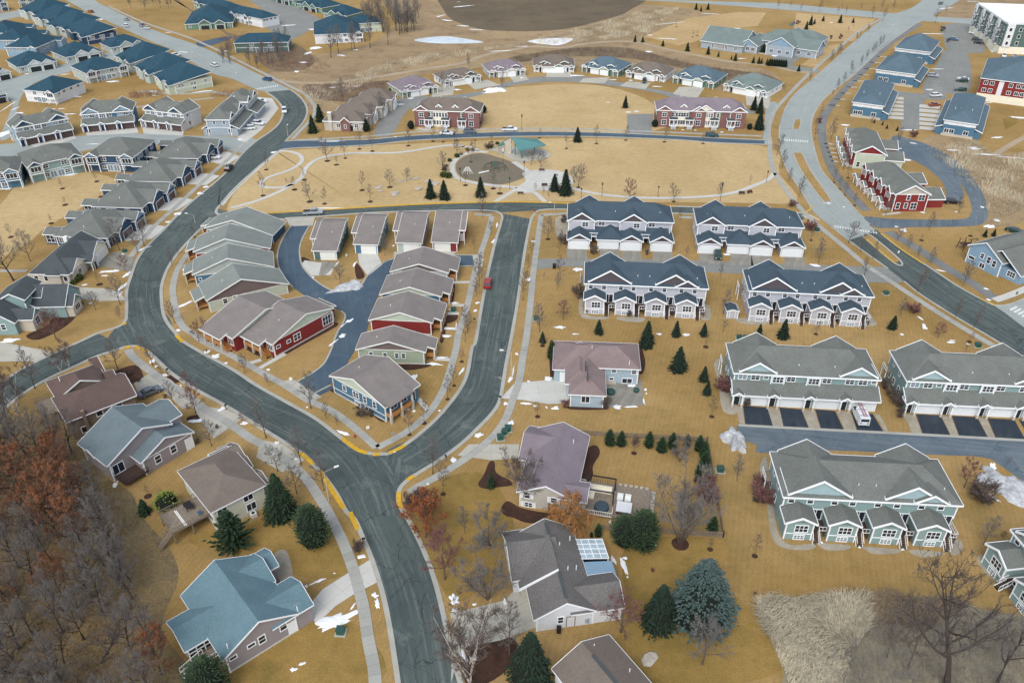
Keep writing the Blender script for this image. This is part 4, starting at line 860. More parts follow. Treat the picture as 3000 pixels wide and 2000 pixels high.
# --- twin houses round the green
DG='twin houses in the arc above the green'
def twin(label,short,A,B,Cp,rm,wm,gm,D=None):
 h=House('twin_house',label,'house',A,B,D or Cp,2.9,.4,DG,short);m=h.main;W_=h.W
 m.walls(0,3.0,wm);roof_piece(h,m.M@T3(0,h.D)@RZ(R(-90)),-.4,h.D+.4,0,W_,2.9,.5,0,1,1,.35,.35,rm)
 for u,w in((.36,W_*.26),(.62,W_*.26)):
  b=m.sub('f',W_*u,w,1.4,.2);b.walls(0,2.7,wm);b.garage('f',w/2,w*.82,2.2)
 m.shed('f',W_*.2,W_*.5,1.9,2.75,3.5,rm);roof_piece(h,m.side('f')@T3(W_*.62,-1.6),-W_*.14,W_*.14,0,3.5,2.75,.5,0,0,0,.2,0,rm)
 h.wall.T=m.side('f')@T3(W_*.62,-1.6);q=W_*.13;h.wall.add([(-q,0,2.7),(0,0,2.65+q*.5),(q,0,2.7),(-q,.1,2.7),(0,.1,2.65+q*.5),(q,.1,2.7)],[(0,1,2),(5,4,3),(0,3,4,1),(1,4,5,2),(2,5,3,0)],gm)
 for u in(.07,.93):
  m.shed('f',W_*u-1.1,W_*u+1.1,1.4,2.5,3.0,rm);roof_piece(h,m.side('f')@T3(W_*u,-1.5),-1.5,1.5,0,2.5,2.7,.6,0,0,0,.15,0,rm)
  h.wall.T=m.side('f')@T3(W_*u,-1.5);h.wall.add([(-1.2,0,2.7),(0,0,3.5),(1.2,0,2.7),(-1.2,.1,2.7),(0,.1,3.5),(1.2,.1,2.7)],[(0,1,2),(5,4,3),(0,3,4,1),(1,4,5,2),(2,5,3,0)],gm)
  h.trim.T=m.side('f')
  for x in(W_*u-1.1,W_*u+.95):h.trim.box(x,x+.18,-1.45,-1.27,0,2.5,'white')
  m.win('f',W_*u+.3,.9,1.1,1.3,2,1);m.door('f',W_*u-1.6 if u>.5 else W_*u+1.7,.9,2,'door_dark')
 for u in(.26,.76):
  b=h.cross('f',None,W_*.17,4.0,.45,rm,gm,None,u=W_*u,proj=-.5,back=5,ovr=.25)
 b=h.cross('f',None,W_*.12,3.7,.55,rm,gm,None,u=W_*.34,proj=.2,back=4,ovr=.2)
 m.wins('r',(.3,.6),1.2,.9,1.2);m.wins('l',(.3,.6),1.2,.9,1.2);h.done()
U(1100,140,3.92)
twin('twin house with purple grey roof and green walls, leftmost of the arc','the first arc twin house',(285,497),(712,432),(82,408),'roof_purple','w_moss','w_cream')
twin('twin house with brown roof and cream walls, second from the left in the arc','the second arc twin house',(775,372),(1205,310),(597,312),'roof_tan','w_white','w_leaf')
twin('twin house with purple grey roof and pale walls, third from the left in the arc','the third arc twin house',(1290,268),(1722,238),(1165,192),'roof_purple','w_greyg','w_cream')
twin('twin house facing straight down the green, one garage standing open','the fourth arc twin house',(1808,205),(2292,208),13,'roof_tan','w_white','w_leaf',D=13)
U(1700,140,3.92)
twin('twin house with blue grey roof and green walls, fifth from the left in the arc','the fifth arc twin house',(22,198),(455,262),(602,182),'roof_denim','w_leaf','w_mint')
twin('twin house with brown roof and cream walls, a dark car outside, sixth in the arc','the sixth arc twin house',(525,262),(988,322),(1127,242),'roof_tan','w_white','w_leaf')
twin('twin house with blue grey roof and green walls, seventh in the arc','the seventh arc twin house',(1065,322),(1557,396),(1682,300),'roof_denim','w_leaf','w_mint')
twin('twin house with grey green roof and cream walls, rightmost of the arc','the eighth arc twin house',(1650,412),(2168,505),(2268,390),'roof_church','w_white','w_leaf')
# --- brick rows facing the park
def brick_row(label,short,A,B,D,rm,gabs,segs,porches,ze=6.2):
 h=House('brick_townhouse',label,'townhouse',A,B,D,ze,.45,'brick townhouse rows',short);m=h.main;W_=h.W
 m.walls(0,ze+.1,'w_brick');roof_piece(h,m.M@T3(0,h.D)@RZ(R(-90)),-.45,h.D+.45,0,W_,ze,.62,0,1,1,.35,.35,rm)
 for u,w,mt,pj in gabs:b=h.cross('f',None,w,ze,.62,rm,mt,mt,u=W_*u,proj=pj,back=7);b.wins('f',(.5,),3.9,1.6,1.4,2,2);b.wins('f',(.5,),.9,1.6,1.8,2,2)
 for u0,u1,mt,k in segs:
  b=m.sub('f',W_*(u0+u1)/2,W_*(u1-u0),.12,.1);b.walls(0.1,ze,mt)
  if k:b.wins('f',[(i+.5)/k for i in range(k)],3.9,.8,1.4);b.wins('f',[(i+.5)/k for i in range(k)],1.1,.8,1.4)
 for u in porches:
  m.shed('f',W_*u-1.4,W_*u+1.4,2.0,3.3,3.7,'roof_charcoal',3,.9);m.door('f',W_*u,1,2.1,'door_dark',.9)
  b=MB();b.T=m.side('f');b.box(W_*u-1.4,W_*u+1.4,-2.0,0,.75,.9,'w_pale');b.build('porch',h.root);stairs(h.root,m.side('f')@T3(W_*u-.8,-2.0),1.6,.9,5,'w_pale')
 for u in(.36,.62)if len(gabs)<3 else(.3,.78):
  b=h.cross('f',None,1.7,ze+1.1,.8,rm,'w_cream','w_cream',u=W_*u,proj=-1.0,back=2.5,ovr=.15,z0=ze);b.win('f',.85,ze+.7,.5,.7,1,1)
 for u in(.3,.7):h.cross('b',None,6,ze,.62,rm,'w_brick','w_brick',u=W_*u,proj=.5,back=6)
 m.wins('l',(.2,.5,.8),3.9);m.wins('r',(.2,.5,.8),3.9);m.band(ze-.25,'white',.2,'frl');h.done()
U(750,0)
brick_row('brick townhouse row with brown roof, two dormers and three white porches','the left brick row',(1452,1012),(2062,1032),11,'roof_tan',((.09,5.2,'w_brick',.5),(.87,6.0,'w_brick',.5)),((.27,.5,'w_cream',5),(.17,.26,'w_moss',1),(.7,.77,'w_moss',1)),(.21,.47,.73))
U(1500,0)
brick_row('longer brick townhouse row with purple roof, cream gable and four white porches','the right brick row',(1326,1012),(2166,1032),11,'roof_purple',((.085,5.2,'w_brick',.5),(.47,5.2,'w_brick',.5),(.92,5.2,'w_brick',.5),(.54,6.4,'w_cream',.1)),((.21,.36,'w_cream',5),(.16,.2,'w_moss',1),(.56,.63,'w_cream',3),(.66,.72,'w_moss',1),(.82,.87,'w_moss',1)),(.19,.37,.65,.84))
U(750,0)
h=House('courtyard_townhouse','tan stone row stepping back in brown gables with a pale chimney','townhouse',(608,1112),(992,1122),9,3.6,.45,'brick townhouse rows','the stepped tan row');m=h.main
m.walls(0,3.7,'w_tan');m.gable('x',3.6,.6,.45,.3,1,1,'roof_tan');b=h.cross('f',None,3.4,3.5,.9,'roof_tan','w_brick','w_brick',u=h.W*.55,proj=.8,back=5);b.win('f',1.7,1.2,.7,1.2)
m.wins('f',(.36,.82),1.3,1.3,1.3,2,2);m.door('f',h.W*.7,1,2.1,'door_dark');c=MB();c.box(h.W*.12,h.W*.12+1.3,-.5,.5,0,6.6,'w_tan');c.box(h.W*.12-.08,h.W*.12+1.38,-.58,.58,6.6,6.75,'white');c.build('chimney',h.root)
for i in range(1,4):
 b=Blk(h,T3(i*2.2,h.D*.9+(i-1)*8.6-.4),h.W*(.98-.02*i),9);b.walls(0,4.2,'w_tan');b.gable('x',4.1+.2*i,.58,.45,.3,1,1,'roof_tan');k=b.sub('r',4.5,5,.6,3);k.walls(0,3.8,'w_white');roof_piece(h,k.M,-.3,5.3,0,4,3.8,.6,0,0,0,.3,0,'roof_tan');k.garage('f',2.5,4.2)
h.done()
# --- community hall, park pavilion
U(1500,0)
h=House('community_hall','sprawling community hall with grey green roofs and many wings, by a small car park','hall',(1725,374),(2128,430),(1776,286),3.4,.6,None,'the community hall');m=h.main;rm='roof_church'
m.walls(0,3.5,'w_steel');m.gable('x',3.4,.5,.6,.4,0,0,rm,'w_steel');m.wins('f',[.3,.35,.4,.45,.5,.55,.61,.84],1.0,1.3,1.5,2,2)
for x,y,w,d,ze,ax,hp in((h.W-3,3,9,16,3.6,'y',0),(h.W+2,13,26,15,4.6,'x',1),(h.W+10,5,13,26,4.8,'y',0),(h.W+16,9,17,12,3.8,'x',0),(h.W+8,26,22,12,4.2,'x',1)):
 b=Blk(h,T3(x,y),w,d);b.walls(0,ze+.05,'w_steel');b.gable(ax,ze,.55,.6,.4,hp,hp,rm,'w_sky');b.corners(0,ze);b.wins('f',(.2,.5,.8),1.1,1.6,1.6,3,1);b.wins('r',(.3,.7),1.1,1.6,1.6,2,2)
h.done()
U(1280,380,5.6)
P=[G(1345,342,3.4),G(1788,278,3.4),G(1645,152,3.8),G(1228,122,6.2)]
o=(P[0]+P[1]+P[2]+P[3])/4;o.z=0;h=empty('park_pavilion',o);tag(h,'open park pavilion with a folded sea green metal roof beside a stone washroom wing','pavilion');LAND.append((o.copy(),'the green roofed pavilion',None))
b=MB();v=[p-o for p in P];ap,nr,tip,fr=v[3],v[0],v[1],v[2];tip=tip+Vector((0,0,.6))
for f in((ap,nr,tip),(ap,tip,fr)):
 lo=[p-Vector((0,0,.3))for p in f];b.add(list(f)+lo,[(0,1,2),(5,4,3),(0,3,4,1),(1,4,5,2),(2,5,3,0)],'roof_sea')
b.build('roof',h);b=MB()
for p in(nr,tip,fr):
 q=p*.86;e=q*.78
 b.beam((e.x,e.y,0),(q.x,q.y,p.z-.2),.25,.25,'roof_sea');b.beam((e.x,e.y,0),(q.x*.7,q.y*.7,p.z),.25,.25,'roof_sea')
b.box(ap.x*.8-.2,ap.x*.8+.2,ap.y*.8-.2,ap.y*.8+.2,0,5.8,'roof_sea');b.build('post',h)
Q=[G(990,272,3.4)-o,G(1232,205,3.4)-o,G(1228,122,6.0)-o,G(1085,186,4.4)-o];w=MB()
lo=[Vector((p.x,p.y,0))for p in Q];hi=[p-Vector((0,0,.3))for p in Q];i_=sum((Vector((p.x,p.y,0))for p in Q),Vector())/4
lo=[i_+(p-i_)*.93 for p in lo];hi=[Vector((l.x,l.y,q.z))for l,q in zip(lo,hi)]
w.add(lo+hi,[(3,2,1,0),(4,5,6,7)]+[(k,(k+1)%4,4+(k+1)%4,4+k)for k in range(4)],'w_stone');w.build('wall',h)
b=MB();b.add(Q+[q-Vector((0,0,.25))for q in Q],[(0,1,2,3),(7,6,5,4)]+[(k,4+k,4+(k+1)%4,(k+1)%4)for k in range(4)],'roof_sea');b.build('lower_roof',h)
b=MB();e0,e1=lo[0],lo[1];d=(e1-e0);p0=e0+d*.3+Vector((d.y,-d.x,0)).normalized()*.04;p1=e0+d*.42+Vector((d.y,-d.x,0)).normalized()*.04;b.beam((p0.x,p0.y,2.2),(p1.x,p1.y,2.2),.1,2.2,'door_white');b.build('door',h)
# --- right side: blue apartments, red rows, big blocks
U(2250,0)
def flat_house(label,short,A,B,Cp,axis,ze=5.6,strips='r'):
 h=House('apartment_house',label,'apartments',A,B,Cp,ze,.5,'blue apartment houses',short);m=h.main
 m.walls(0,ze+.1,'w_blue');m.gable(axis,ze,.42,.5,.4,1,1,'roof_denim');w=h.wall
 for k in 'fr':w.T=m.side(k);w.box(-.02,m.ln(k)+.02,-.06,.05,ze-1.5,ze,'w_pale');w.box(-.02,m.ln(k)+.02,-.05,.05,0,.9,'w_stone')
 n=max(2,int(h.W/4));m.wins('f',[(i+.5)/n for i in range(n)],ze-1.4,1.5,1.1,2,1);m.wins('f',[.15,.3,.75],1.2,1.5,1.3,2,1);n=max(3,int(h.D/3.2));m.wins('r',[(i+.5)/n for i in range(n)],ze-1.5,1.3,1.2,2,1);m.wins('l',[(i+.5)/n for i in range(n)],ze-1.5,1.3,1.2,2,1)
 for k in strips:
  m.shed(k,0.5,m.ln(k)-.5,2.6,2.7,3.6,'roof_denim');s=m.sub(k,m.ln(k)/2,m.ln(k)-1,2.1,.1);s.walls(0,2.65,'w_blue')
 for i in range(4):h.vents([(h.W*(.2+.18*i),h.D*.3)],ze+1.6)
 h.done()
flat_house('blue apartment house with slate roof, farthest up the avenue','the farthest blue apartments',(1160,440),(1502,482),(1602,385),'x')
flat_house('blue apartment house with slate roof, middle one along the avenue','the middle blue apartments',(985,637),(1367,687),(1442,562),'x')
flat_house('blue apartment house with long slate roof and slatted drives on its right','the nearest avenue blue apartments',(770,937),(1072,977),(1172,772),'y')
flat_house('blue apartment house with long slate roof right of the dead end lane','the right blue apartments',(1610,1100),(1932,1147),(1972,892),'y',strips='lr')
h=House('apartment_building','red and cream apartment building with a blue grey hip roof at the right edge','apartments',(1950,717),(2352,767),(1978,532),8.8,.5,None,'the red apartment building',W=34);m=h.main
m.walls(0,8.9,'w_red');m.gable('x',8.8,.4,.5,.4,1,1,'roof_denim')
for k in 'fl':
 w=h.wall;w.T=m.side(k);w.box(-.03,m.ln(k)+.03,-.08,.05,0,2.9,'w_cream')
 for i in range(3):w.box(m.ln(k)*(.2+.3*i),m.ln(k)*(.2+.3*i)+1.8,-.12,.05,2.9,8.6,'w_pale');m.win(k,m.ln(k)*(.2+.3*i)+.9,6.3,.7,1.6,1,2);m.win(k,m.ln(k)*(.2+.3*i)+.9,3.6,.7,1.6,1,2)
 for z in(.8,3.7,6.5):m.wins(k,(.06,.13,.33,.41,.47,.63,.71,.77,.93),z,1.3,1.3,2,1)
h.done()
h=House('apartment_block','tall white roofed apartment block with green walls in the top right corner','apartments',(2197,222),(2352,228),(2062,42),13.6,.02,None,'the white roofed block',W=46);m=h.main
m.walls(0,13.6,'w_green');r=h.roof;r.T=m.M;r.box(.3,h.W-.3,.3,h.D-.3,13.6,13.68,'roof_white')
for k in 'flrb':
 h.trim.T=m.side(k);h.trim.box(-.1,m.ln(k)+.1,-.1,.3,13.5,14.2,'w_pale');w=h.wall;w.T=m.side(k);w.box(-.05,m.ln(k)+.05,-.1,.05,0,3.3,'w_cream');n=max(4,int(m.ln(k)/4.2))
 for i in range(n):
  u=m.ln(k)*(i+.5)/n
  if i%3==0:w.box(u-1.7,u+1.7,-.6,.05,3.3,13.5,'w_pale')
  for z in(4.2,7.3,10.4):m.win(k,u,z,1.2,1.5,1,1,Mx=m.side(k)@T3(0,-.6)if i%3==0 else None)
  if i%2==0:m.win(k,u,.4,2.0,2.4,1,1,Mx=m.side(k)@T3(0,-.06))
  if k=='l' and i%3==1:
   for z in(3.4,6.5,9.6):b=MB();b.T=m.side(k);b.box(u-1.5,u+1.5,-1.4,0,z,z+.15,'w_pale');railing(b,(u-1.5,-1.35,0),(u+1.5,-1.35,0),z+.15,'black',1);b.build('balcony',h.root)
pd=MB();pd.box(14,34,8,18,13.68,13.72,'roof_grey');pd.box(18,26,10,15,13.72,15.2,'w_steel');pd.build('roof_plant',h.root);h.done()
U(2420,350,5.0587)
def red_row(label,short,A,B,Pk,Rb,wl,gl,wins):
 h=House('townhouse',label,'townhouse',A,B,8,5.4,.45,'red townhouse rows',short);m=h.main;xr,zr=h.peak(Pk,-.45);D_=h.loc(Rb,zr)[1];h.D=D_;m=h.main=Blk(h,Matrix.Identity(4),h.W,D_);rm='roof_grey'
 p=(zr-5.4)/(xr+.45);zR=zr-p*(h.W+.45-xr);roof_piece(h,m.M,-.45,h.W+.45,0,D_,5.4,p,xr-h.W/2,0,1,.4,.35,rm);zt=min(5.4,zR)+.05;m.walls(0,zt,wl)
 w=h.wall;w.T=m.M;pr=[(0,zt),(xr,zr-.22),(h.W,zt)];w.add([(x,0,z)for x,z in pr]+[(x,.15,z)for x,z in pr],[(0,1,2),(5,4,3),(0,3,4,1),(1,4,5,2),(2,5,3,0)],gl);m.band(zt-.15,'white',.2,'f');m.corners(0,zt)
 for u,z,ww,hh in wins:m.win('f',h.W*u,z,ww,hh,2 if ww>1.2 else 1,2)
 n=4
 for i in range(n):
  u=D_*(i+.5)/n;b=h.cross('l',None,3.0,5.2,.9,rm,'w_red','w_red',u=u,proj=.9,back=4,ovr=.3);b.corners(2.6,5.1);b.win('f',1.5,3.4,1.3,1.3,2,2)
  pb=h.cross('l',None,3.2,2.7,.55,rm,'w_red',None,u=u+.4,proj=3.4,back=.3,ovr=.25);h.trim.T=pb.M
  for x in(.1,2.9):h.trim.box(x,x+.2,.2,.4,0,2.5,'white')
  h.wall.T=pb.M;h.wall.box(.1,3.1,1.5,3.4,0,.5,'concrete_wall');stairs(h.root,pb.M@T3(.8,1.5),1.4,.5,3,'concrete_wall')
 for i,u in enumerate((.28,.78)):
  b=m.sub('r',D_*u,D_*.36,6.2,.2);b.walls(0,2.8,'w_red' if i else wl);b.gable('x',2.7,.35,.35,.3,0,0,rm,'w_tan')if False else roof_piece(h,b.M@T3(0,b.D)@RZ(R(-90))if False else b.M,-.3,b.W+.3,0,b.D,2.75,.38,0,0,0,.3,0,rm)
  h.wall.T=b.M;q=b.W;h.wall.add([(0,0,2.8),(q/2,0,2.75+q*.18),(q,0,2.8),(0,.1,2.8),(q/2,.1,2.75+q*.18),(q,.1,2.8)],[(0,1,2),(5,4,3),(0,3,4,1),(1,4,5,2),(2,5,3,0)],'w_tan');b.garage('f',b.W/2,4.6)
 h.done()
red_row('red and tan townhouse row with grey roof, red wall facing the avenue bend','the nearer red row',(1030,1114),(1568,1110),(1330,980),(812,537),'w_red','w_tan',((.4,3.5,.9,1.5),(.8,3.4,1.7,1.6),(.14,.8,1.0,1.8),(.38,1.0,.9,1.5),(.62,.7,1.7,1.9)))
red_row('tan townhouse row with a red gable, behind the nearer red row','the farther red row',(430,490),(916,527),(690,395),(515,52),'w_mint','w_red',((.15,.6,.9,1.6),))
U(2250,500)
h=gable_house('blue house with grey roof and white windows on the lawn at the right edge','the blue lawn house',(1832,682),(2010,662),(2352,560),4.6,'roof_grey','w_sky',B=(2165,838),D=14);m=h.main
m.win('f',h.W*.42,2.8,.9,1.2);m.win('f',h.W*.63,2.3,.9,1.6);m.win('f',h.W*.8,2.0,.9,1.6);m.win('f',h.W*.15,1.4,1.6,.7,1,1);m.win('f',h.W*.5,.4,1.3,1.2,2,1)
b=Blk(h,T3(h.W-.2,1.2),5.2,11);b.walls(0,2.6,'w_sky');roof_piece(h,T3(h.W/2+1.5,1.2),-5,8.3,0,11,2.4,.62,0,0,0,.35,.3,'roof_grey');b.win('f',2.6,1.0,2,1.3,3,2)
h.done()
# --- ground, roads, paths
def ground_mat(name,cols,s=.03,rough=.95,fine=.22,fs=5,mow=None,patch=.5,extra=None,sheen=0):
 """dry ground: three colours mixed by slow noise, fine value grain, optional mowing bands"""
 m=bpy.data.materials.new(name);m.use_nodes=True;t=m.node_tree;b=t.nodes['Principled BSDF'];N=t.nodes.new;L=t.links.new
 b.inputs['Roughness'].default_value=rough;b.inputs['Specular IOR Level'].default_value=.1
 g=N('ShaderNodeNewGeometry').outputs['Position']
 def noise(sc,det=4,rg=.6,src=g,dist=0):
  n=N('ShaderNodeTexNoise');n.inputs['Scale'].default_value=sc;n.inputs['Detail'].default_value=det;n.inputs['Roughness'].default_value=rg;n.inputs['Distortion'].default_value=dist;L(src,n.inputs['Vector']);return n.outputs[0]
 def rng(x,a,c,lo,hi):
  r=N('ShaderNodeMapRange');r.inputs[1].default_value=a;r.inputs[2].default_value=c;r.inputs[3].default_value=lo;r.inputs[4].default_value=hi;L(x,r.inputs[0]);return r.outputs[0]
 def mix(f,a,c):
  x=N('ShaderNodeMix');x.data_type='RGBA';L(f,x.inputs[0])
  for i,v in((6,a),(7,c)):
   if isinstance(v,tuple):x.inputs[i].default_value=v+(1,)
   else:L(v,x.inputs[i])
  return x.outputs[2]
 cs=[lin(c)for c in cols]
 c=mix(rng(noise(s,5,.62,dist=.4),.38,.64,0,1),cs[0],cs[1])
 if len(cs)>2:c=mix(rng(noise(s*3.3,6,.7),.5,.72,0,patch),c,cs[2])
 v=rng(noise(fs,3,.7),.25,.75,1-fine,1+fine)
 v2=rng(noise(.6,4,.65),.25,.75,.88,1.12);mu=N('ShaderNodeMath');mu.operation='MULTIPLY';L(v,mu.inputs[0]);L(v2,mu.inputs[1]);v=mu.outputs[0]
 if mow:
  mp=N('ShaderNodeMapping');mp.inputs['Rotation'].default_value=(0,0,mow[0]);L(g,mp.inputs[0]);w=N('ShaderNodeTexWave');w.inputs['Scale'].default_value=mow[1];w.inputs['Distortion'].default_value=1.2;w.inputs['Detail'].default_value=2;w.inputs['Detail Scale'].default_value=1.5;L(mp.outputs[0],w.inputs['Vector'])
  mu=N('ShaderNodeMath');mu.operation='MULTIPLY';L(v,mu.inputs[0]);L(rng(w.outputs['Fac'],0,1,1-mow[2],1+mow[2]),mu.inputs[1]);v=mu.outputs[0]
 sc=N('ShaderNodeVectorMath');sc.operation='SCALE';L(c,sc.inputs[0]);L(v,sc.inputs['Scale']);L(sc.outputs[0],b.inputs['Base Color'])
 bp=N('ShaderNodeBump');bp.inputs['Strength'].default_value=.5;bp.inputs['Distance'].default_value=.08;L(noise(fs*.8,3,.7),bp.inputs['Height']);L(bp.outputs[0],b.inputs['Normal'])
 MATS[name]=m;return m
ground_mat('grass',((144,117,71),(164,136,90),(118,104,62)),.022,fine=.26,fs=4,mow=(.3,.35,.035),patch=.6)
ground_mat('lawn_pale',((174,150,108),(186,162,120),(160,134,90)),.03,fine=.14,fs=3,mow=(1.5,.16,.03),patch=.45)
ground_mat('lawn_striped',((172,146,104),(182,156,114),(158,130,88)),.03,fine=.1,fs=3,mow=(1.1,.1,.1))
ground_mat('lawn_olive',((128,106,58),(150,122,70),(104,92,50)),.04,fine=.26,fs=4,patch=.7)
ground_mat('meadow',((142,122,94),(158,136,104),(112,94,74)),.035,fine=.3,fs=1.6,patch=.9)
ground_mat('meadow_dark',((112,96,76),(130,112,88),(86,72,60)),.06,fine=.36,fs=1.4,patch=.9)
ground_mat('marsh',((96,86,70),(108,96,78),(84,76,64)),.02,fine=.16,fs=.8,patch=.8)
ground_mat('forest_floor',((112,99,74),(130,110,76),(92,80,64)),.09,fine=.4,fs=2.5,patch=.9)
ground_mat('reed_floor',((132,124,104),(142,132,108),(112,104,90)),.1,fine=.35,fs=2.5,patch=.9)
ground_mat('mulch',((62,46,40),(78,56,46),(50,40,36)),.4,fine=.35,fs=6)
ground_mat('gravel',((150,142,126),(164,156,140),(132,124,110)),.5,fine=.25,fs=8)
ground_mat('playfill',((112,106,92),(122,112,96),(130,104,82)),.06,fine=.15,fs=3)
ground_mat('ice',((170,182,190),(196,204,208),(150,160,160)),.1,rough=.3,fine=.06)
def pave_mat(name,c1,c2,pale,dark,s=.08,cracks=.0,streak=.5,rough=.85,wet=None,joints=0):
 m=bpy.data.materials.new(name);m.use_nodes=True;t=m.node_tree;b=t.nodes['Principled BSDF'];N=t.nodes.new;L=t.links.new
 b.inputs['Roughness'].default_value=rough;b.inputs['Specular IOR Level'].default_value=.25;g=N('ShaderNodeNewGeometry').outputs['Position']
 def noise(sc,det=4,rg=.6,src=g,dist=0):
  n=N('ShaderNodeTexNoise');n.inputs['Scale'].default_value=sc;n.inputs['Detail'].default_value=det;n.inputs['Roughness'].default_value=rg;n.inputs['Distortion'].default_value=dist;L(src,n.inputs['Vector']);return n.outputs[0]
 def rng(x,a,c,lo,hi):
  r=N('ShaderNodeMapRange');r.inputs[1].default_value=a;r.inputs[2].default_value=c;r.inputs[3].default_value=lo;r.inputs[4].default_value=hi;L(x,r.inputs[0]);return r.outputs[0]
 def mix(f,a,c):
  x=N('ShaderNodeMix');x.data_type='RGBA';L(f,x.inputs[0])
  for i,v in((6,a),(7,c)):
   if isinstance(v,tuple):x.inputs[i].default_value=v+(1,)
   else:L(v,x.inputs[i])
  return x.outputs[2]
 c=mix(rng(noise(s,4,.55),.35,.65,0,1),lin(c1),lin(c2))
 uv=N('ShaderNodeUVMap').outputs[0]
 if streak:
  mp=N('ShaderNodeMapping');mp.inputs['Scale'].default_value=(.05,1.3,1);L(uv,mp.inputs[0])
  c=mix(rng(noise(1.0,5,.65,mp.outputs[0],.3),.5,.8,0,streak),c,lin(pale))
  mp=N('ShaderNodeMapping');mp.inputs['Scale'].default_value=(.03,.9,1);mp.inputs['Location'].default_value=(9,3,0);L(uv,mp.inputs[0])
  c=mix(rng(noise(1.0,5,.65,mp.outputs[0],.3),.5,.8,0,streak),c,lin(dark))
 c=mix(rng(noise(.16,6,.7,dist=.6),.56,.76,0,.55),c,lin(pale));c=mix(rng(noise(.11,5,.65,dist=.5),.58,.75,0,.5),c,lin(dark))
 if cracks:
  for sc,w in((.085,.012),(.22,.016)):
   v=N('ShaderNodeTexVoronoi');v.feature='DISTANCE_TO_EDGE';v.inputs['Scale'].default_value=sc
   wv=N('ShaderNodeVectorMath');wv.operation='ADD';nz=N('ShaderNodeTexNoise');nz.inputs['Scale'].default_value=.5;L(g,nz.inputs['Vector']);ms=N('ShaderNodeVectorMath');ms.operation='SCALE';ms.inputs['Scale'].default_value=2.2;L(nz.outputs[1],ms.inputs[0]);L(g,wv.inputs[0]);L(ms.outputs[0],wv.inputs[1]);L(wv.outputs[0],v.inputs['Vector'])
   c=mix(rng(v.outputs['Distance'],0,w*(.6 if sc<.1 else 1),cracks if sc<.1 else cracks*.5,0),c,tuple(x*.5 for x in lin(dark)))
 if joints:
  sx=N('ShaderNodeSeparateXYZ');L(uv,sx.inputs[0])
  for o,per in((0,joints),)+(((1,joints),)if joints>2.5 else()):
   fr=N('ShaderNodeMath');fr.operation='FRACT';dv=N('ShaderNodeMath');dv.operation='DIVIDE';dv.inputs[1].default_value=per;L(sx.outputs[o],dv.inputs[0]);L(dv.outputs[0],fr.inputs[0])
   c=mix(rng(fr.outputs[0],0,.07/per,.75,0),c,tuple(x*.45 for x in lin(dark)))
  fl=N('ShaderNodeMath');fl.operation='FLOOR';L(dv.outputs[0],fl.inputs[0]);wn=N('ShaderNodeTexWhiteNoise');wn.noise_dimensions='1D';L(fl.outputs[0],wn.inputs['W'])
  c=mix(rng(wn.outputs['Value'],.6,1,0,.4),c,lin(dark))
 sc=N('ShaderNodeVectorMath');sc.operation='SCALE';L(c,sc.inputs[0]);L(rng(noise(6,2,.7),.25,.75,.9,1.1),sc.inputs['Scale']);L(sc.outputs[0],b.inputs['Base Color']);MATS[name]=m
pave_mat('asphalt',(79,89,86),(70,80,79),(132,138,132),(55,63,65),.05,.8,.8)
pave_mat('asphalt_lane',(66,84,98),(76,92,104),(104,120,130),(54,66,78),.12,.25,.35)
pave_mat('asphalt_old',(86,100,110),(104,114,120),(128,134,136),(62,74,84),.07,.6,.7)
pave_mat('asphalt_black',(42,52,62),(52,60,68),(78,84,88),(34,42,50),.2,.2,.4)
pave_mat('asphalt_path',(112,112,110),(124,124,120),(140,140,134),(92,92,92),.15,.3,.4)
pave_mat('road_concrete',(152,158,153),(143,150,147),(172,175,168),(122,129,127),.05,.25,.45)
pave_mat('road_grey',(134,134,128),(124,126,122),(152,152,144),(104,106,104),.08,.35,.4)
pave_mat('concrete',(168,164,150),(178,174,162),(188,184,174),(140,136,124),.2,0,.15,joints=3.2)
pave_mat('concrete_white',(184,182,174),(192,190,182),(200,198,192),(166,164,156),.2,0,.1,joints=3.4)
pave_mat('sidewalk',(156,155,147),(164,163,155),(176,174,166),(130,130,124),.25,0,.1,joints=1.6)
pave_mat('kerb',(158,156,146),(168,166,156),(178,176,168),(132,130,120),.3,0,.2)
pave_mat('drive_worn',(128,124,114),(142,138,128),(160,156,146),(92,90,84),.3,.1,.6,joints=3.6)
mat('kerb_yellow',lin((196,154,44)),.7,.2,1.5);mat('paint_white',lin((206,206,200)),.7,.15,2);mat('snow',(.76,.77,.79),.7,.1,1.5,.1,.4);mat('snow_dirty',(.42,.43,.44),.8,.35,1.2,.3,.4);mat('path_gravel',lin((160,144,120)),.95,.15,2,.12,.1)
mat('rock',lin((168,160,148)),.9,.2,2)
def spline(P,closed=False,n=4):
 """smooth curve through the points; a repeated point is a sharp corner"""
 P=[Vector((p[0],p[1]))for p in P];out=[];m=len(P)
 rngi=range(m if closed else m-1)
 for i in rngi:
  p1,p2=P[i],P[(i+1)%m]
  if(p1-p2).length<1e-5:continue
  p0=P[i-1]if(closed or i>0)else p1;p3=P[(i+2)%m]if(closed or i+2<m)else p2
  for k in range(n):
   t=k/n;t2,t3=t*t,t*t*t
   out.append(.5*((2*p1)+(p2-p0)*t+(2*p0-5*p1+4*p2-p3)*t2+(3*p1-p0-3*p2+p3)*t3))
 if not closed:out.append(P[-1])
 return out
def gp(pts):return[G(*p).to_2d()for p in pts]
def add_uv(me,uvs):
 l=me.uv_layers.new(name='UVMap')
 for i,lp in enumerate(me.loops):l.data[i].uv=uvs[lp.vertex_index]
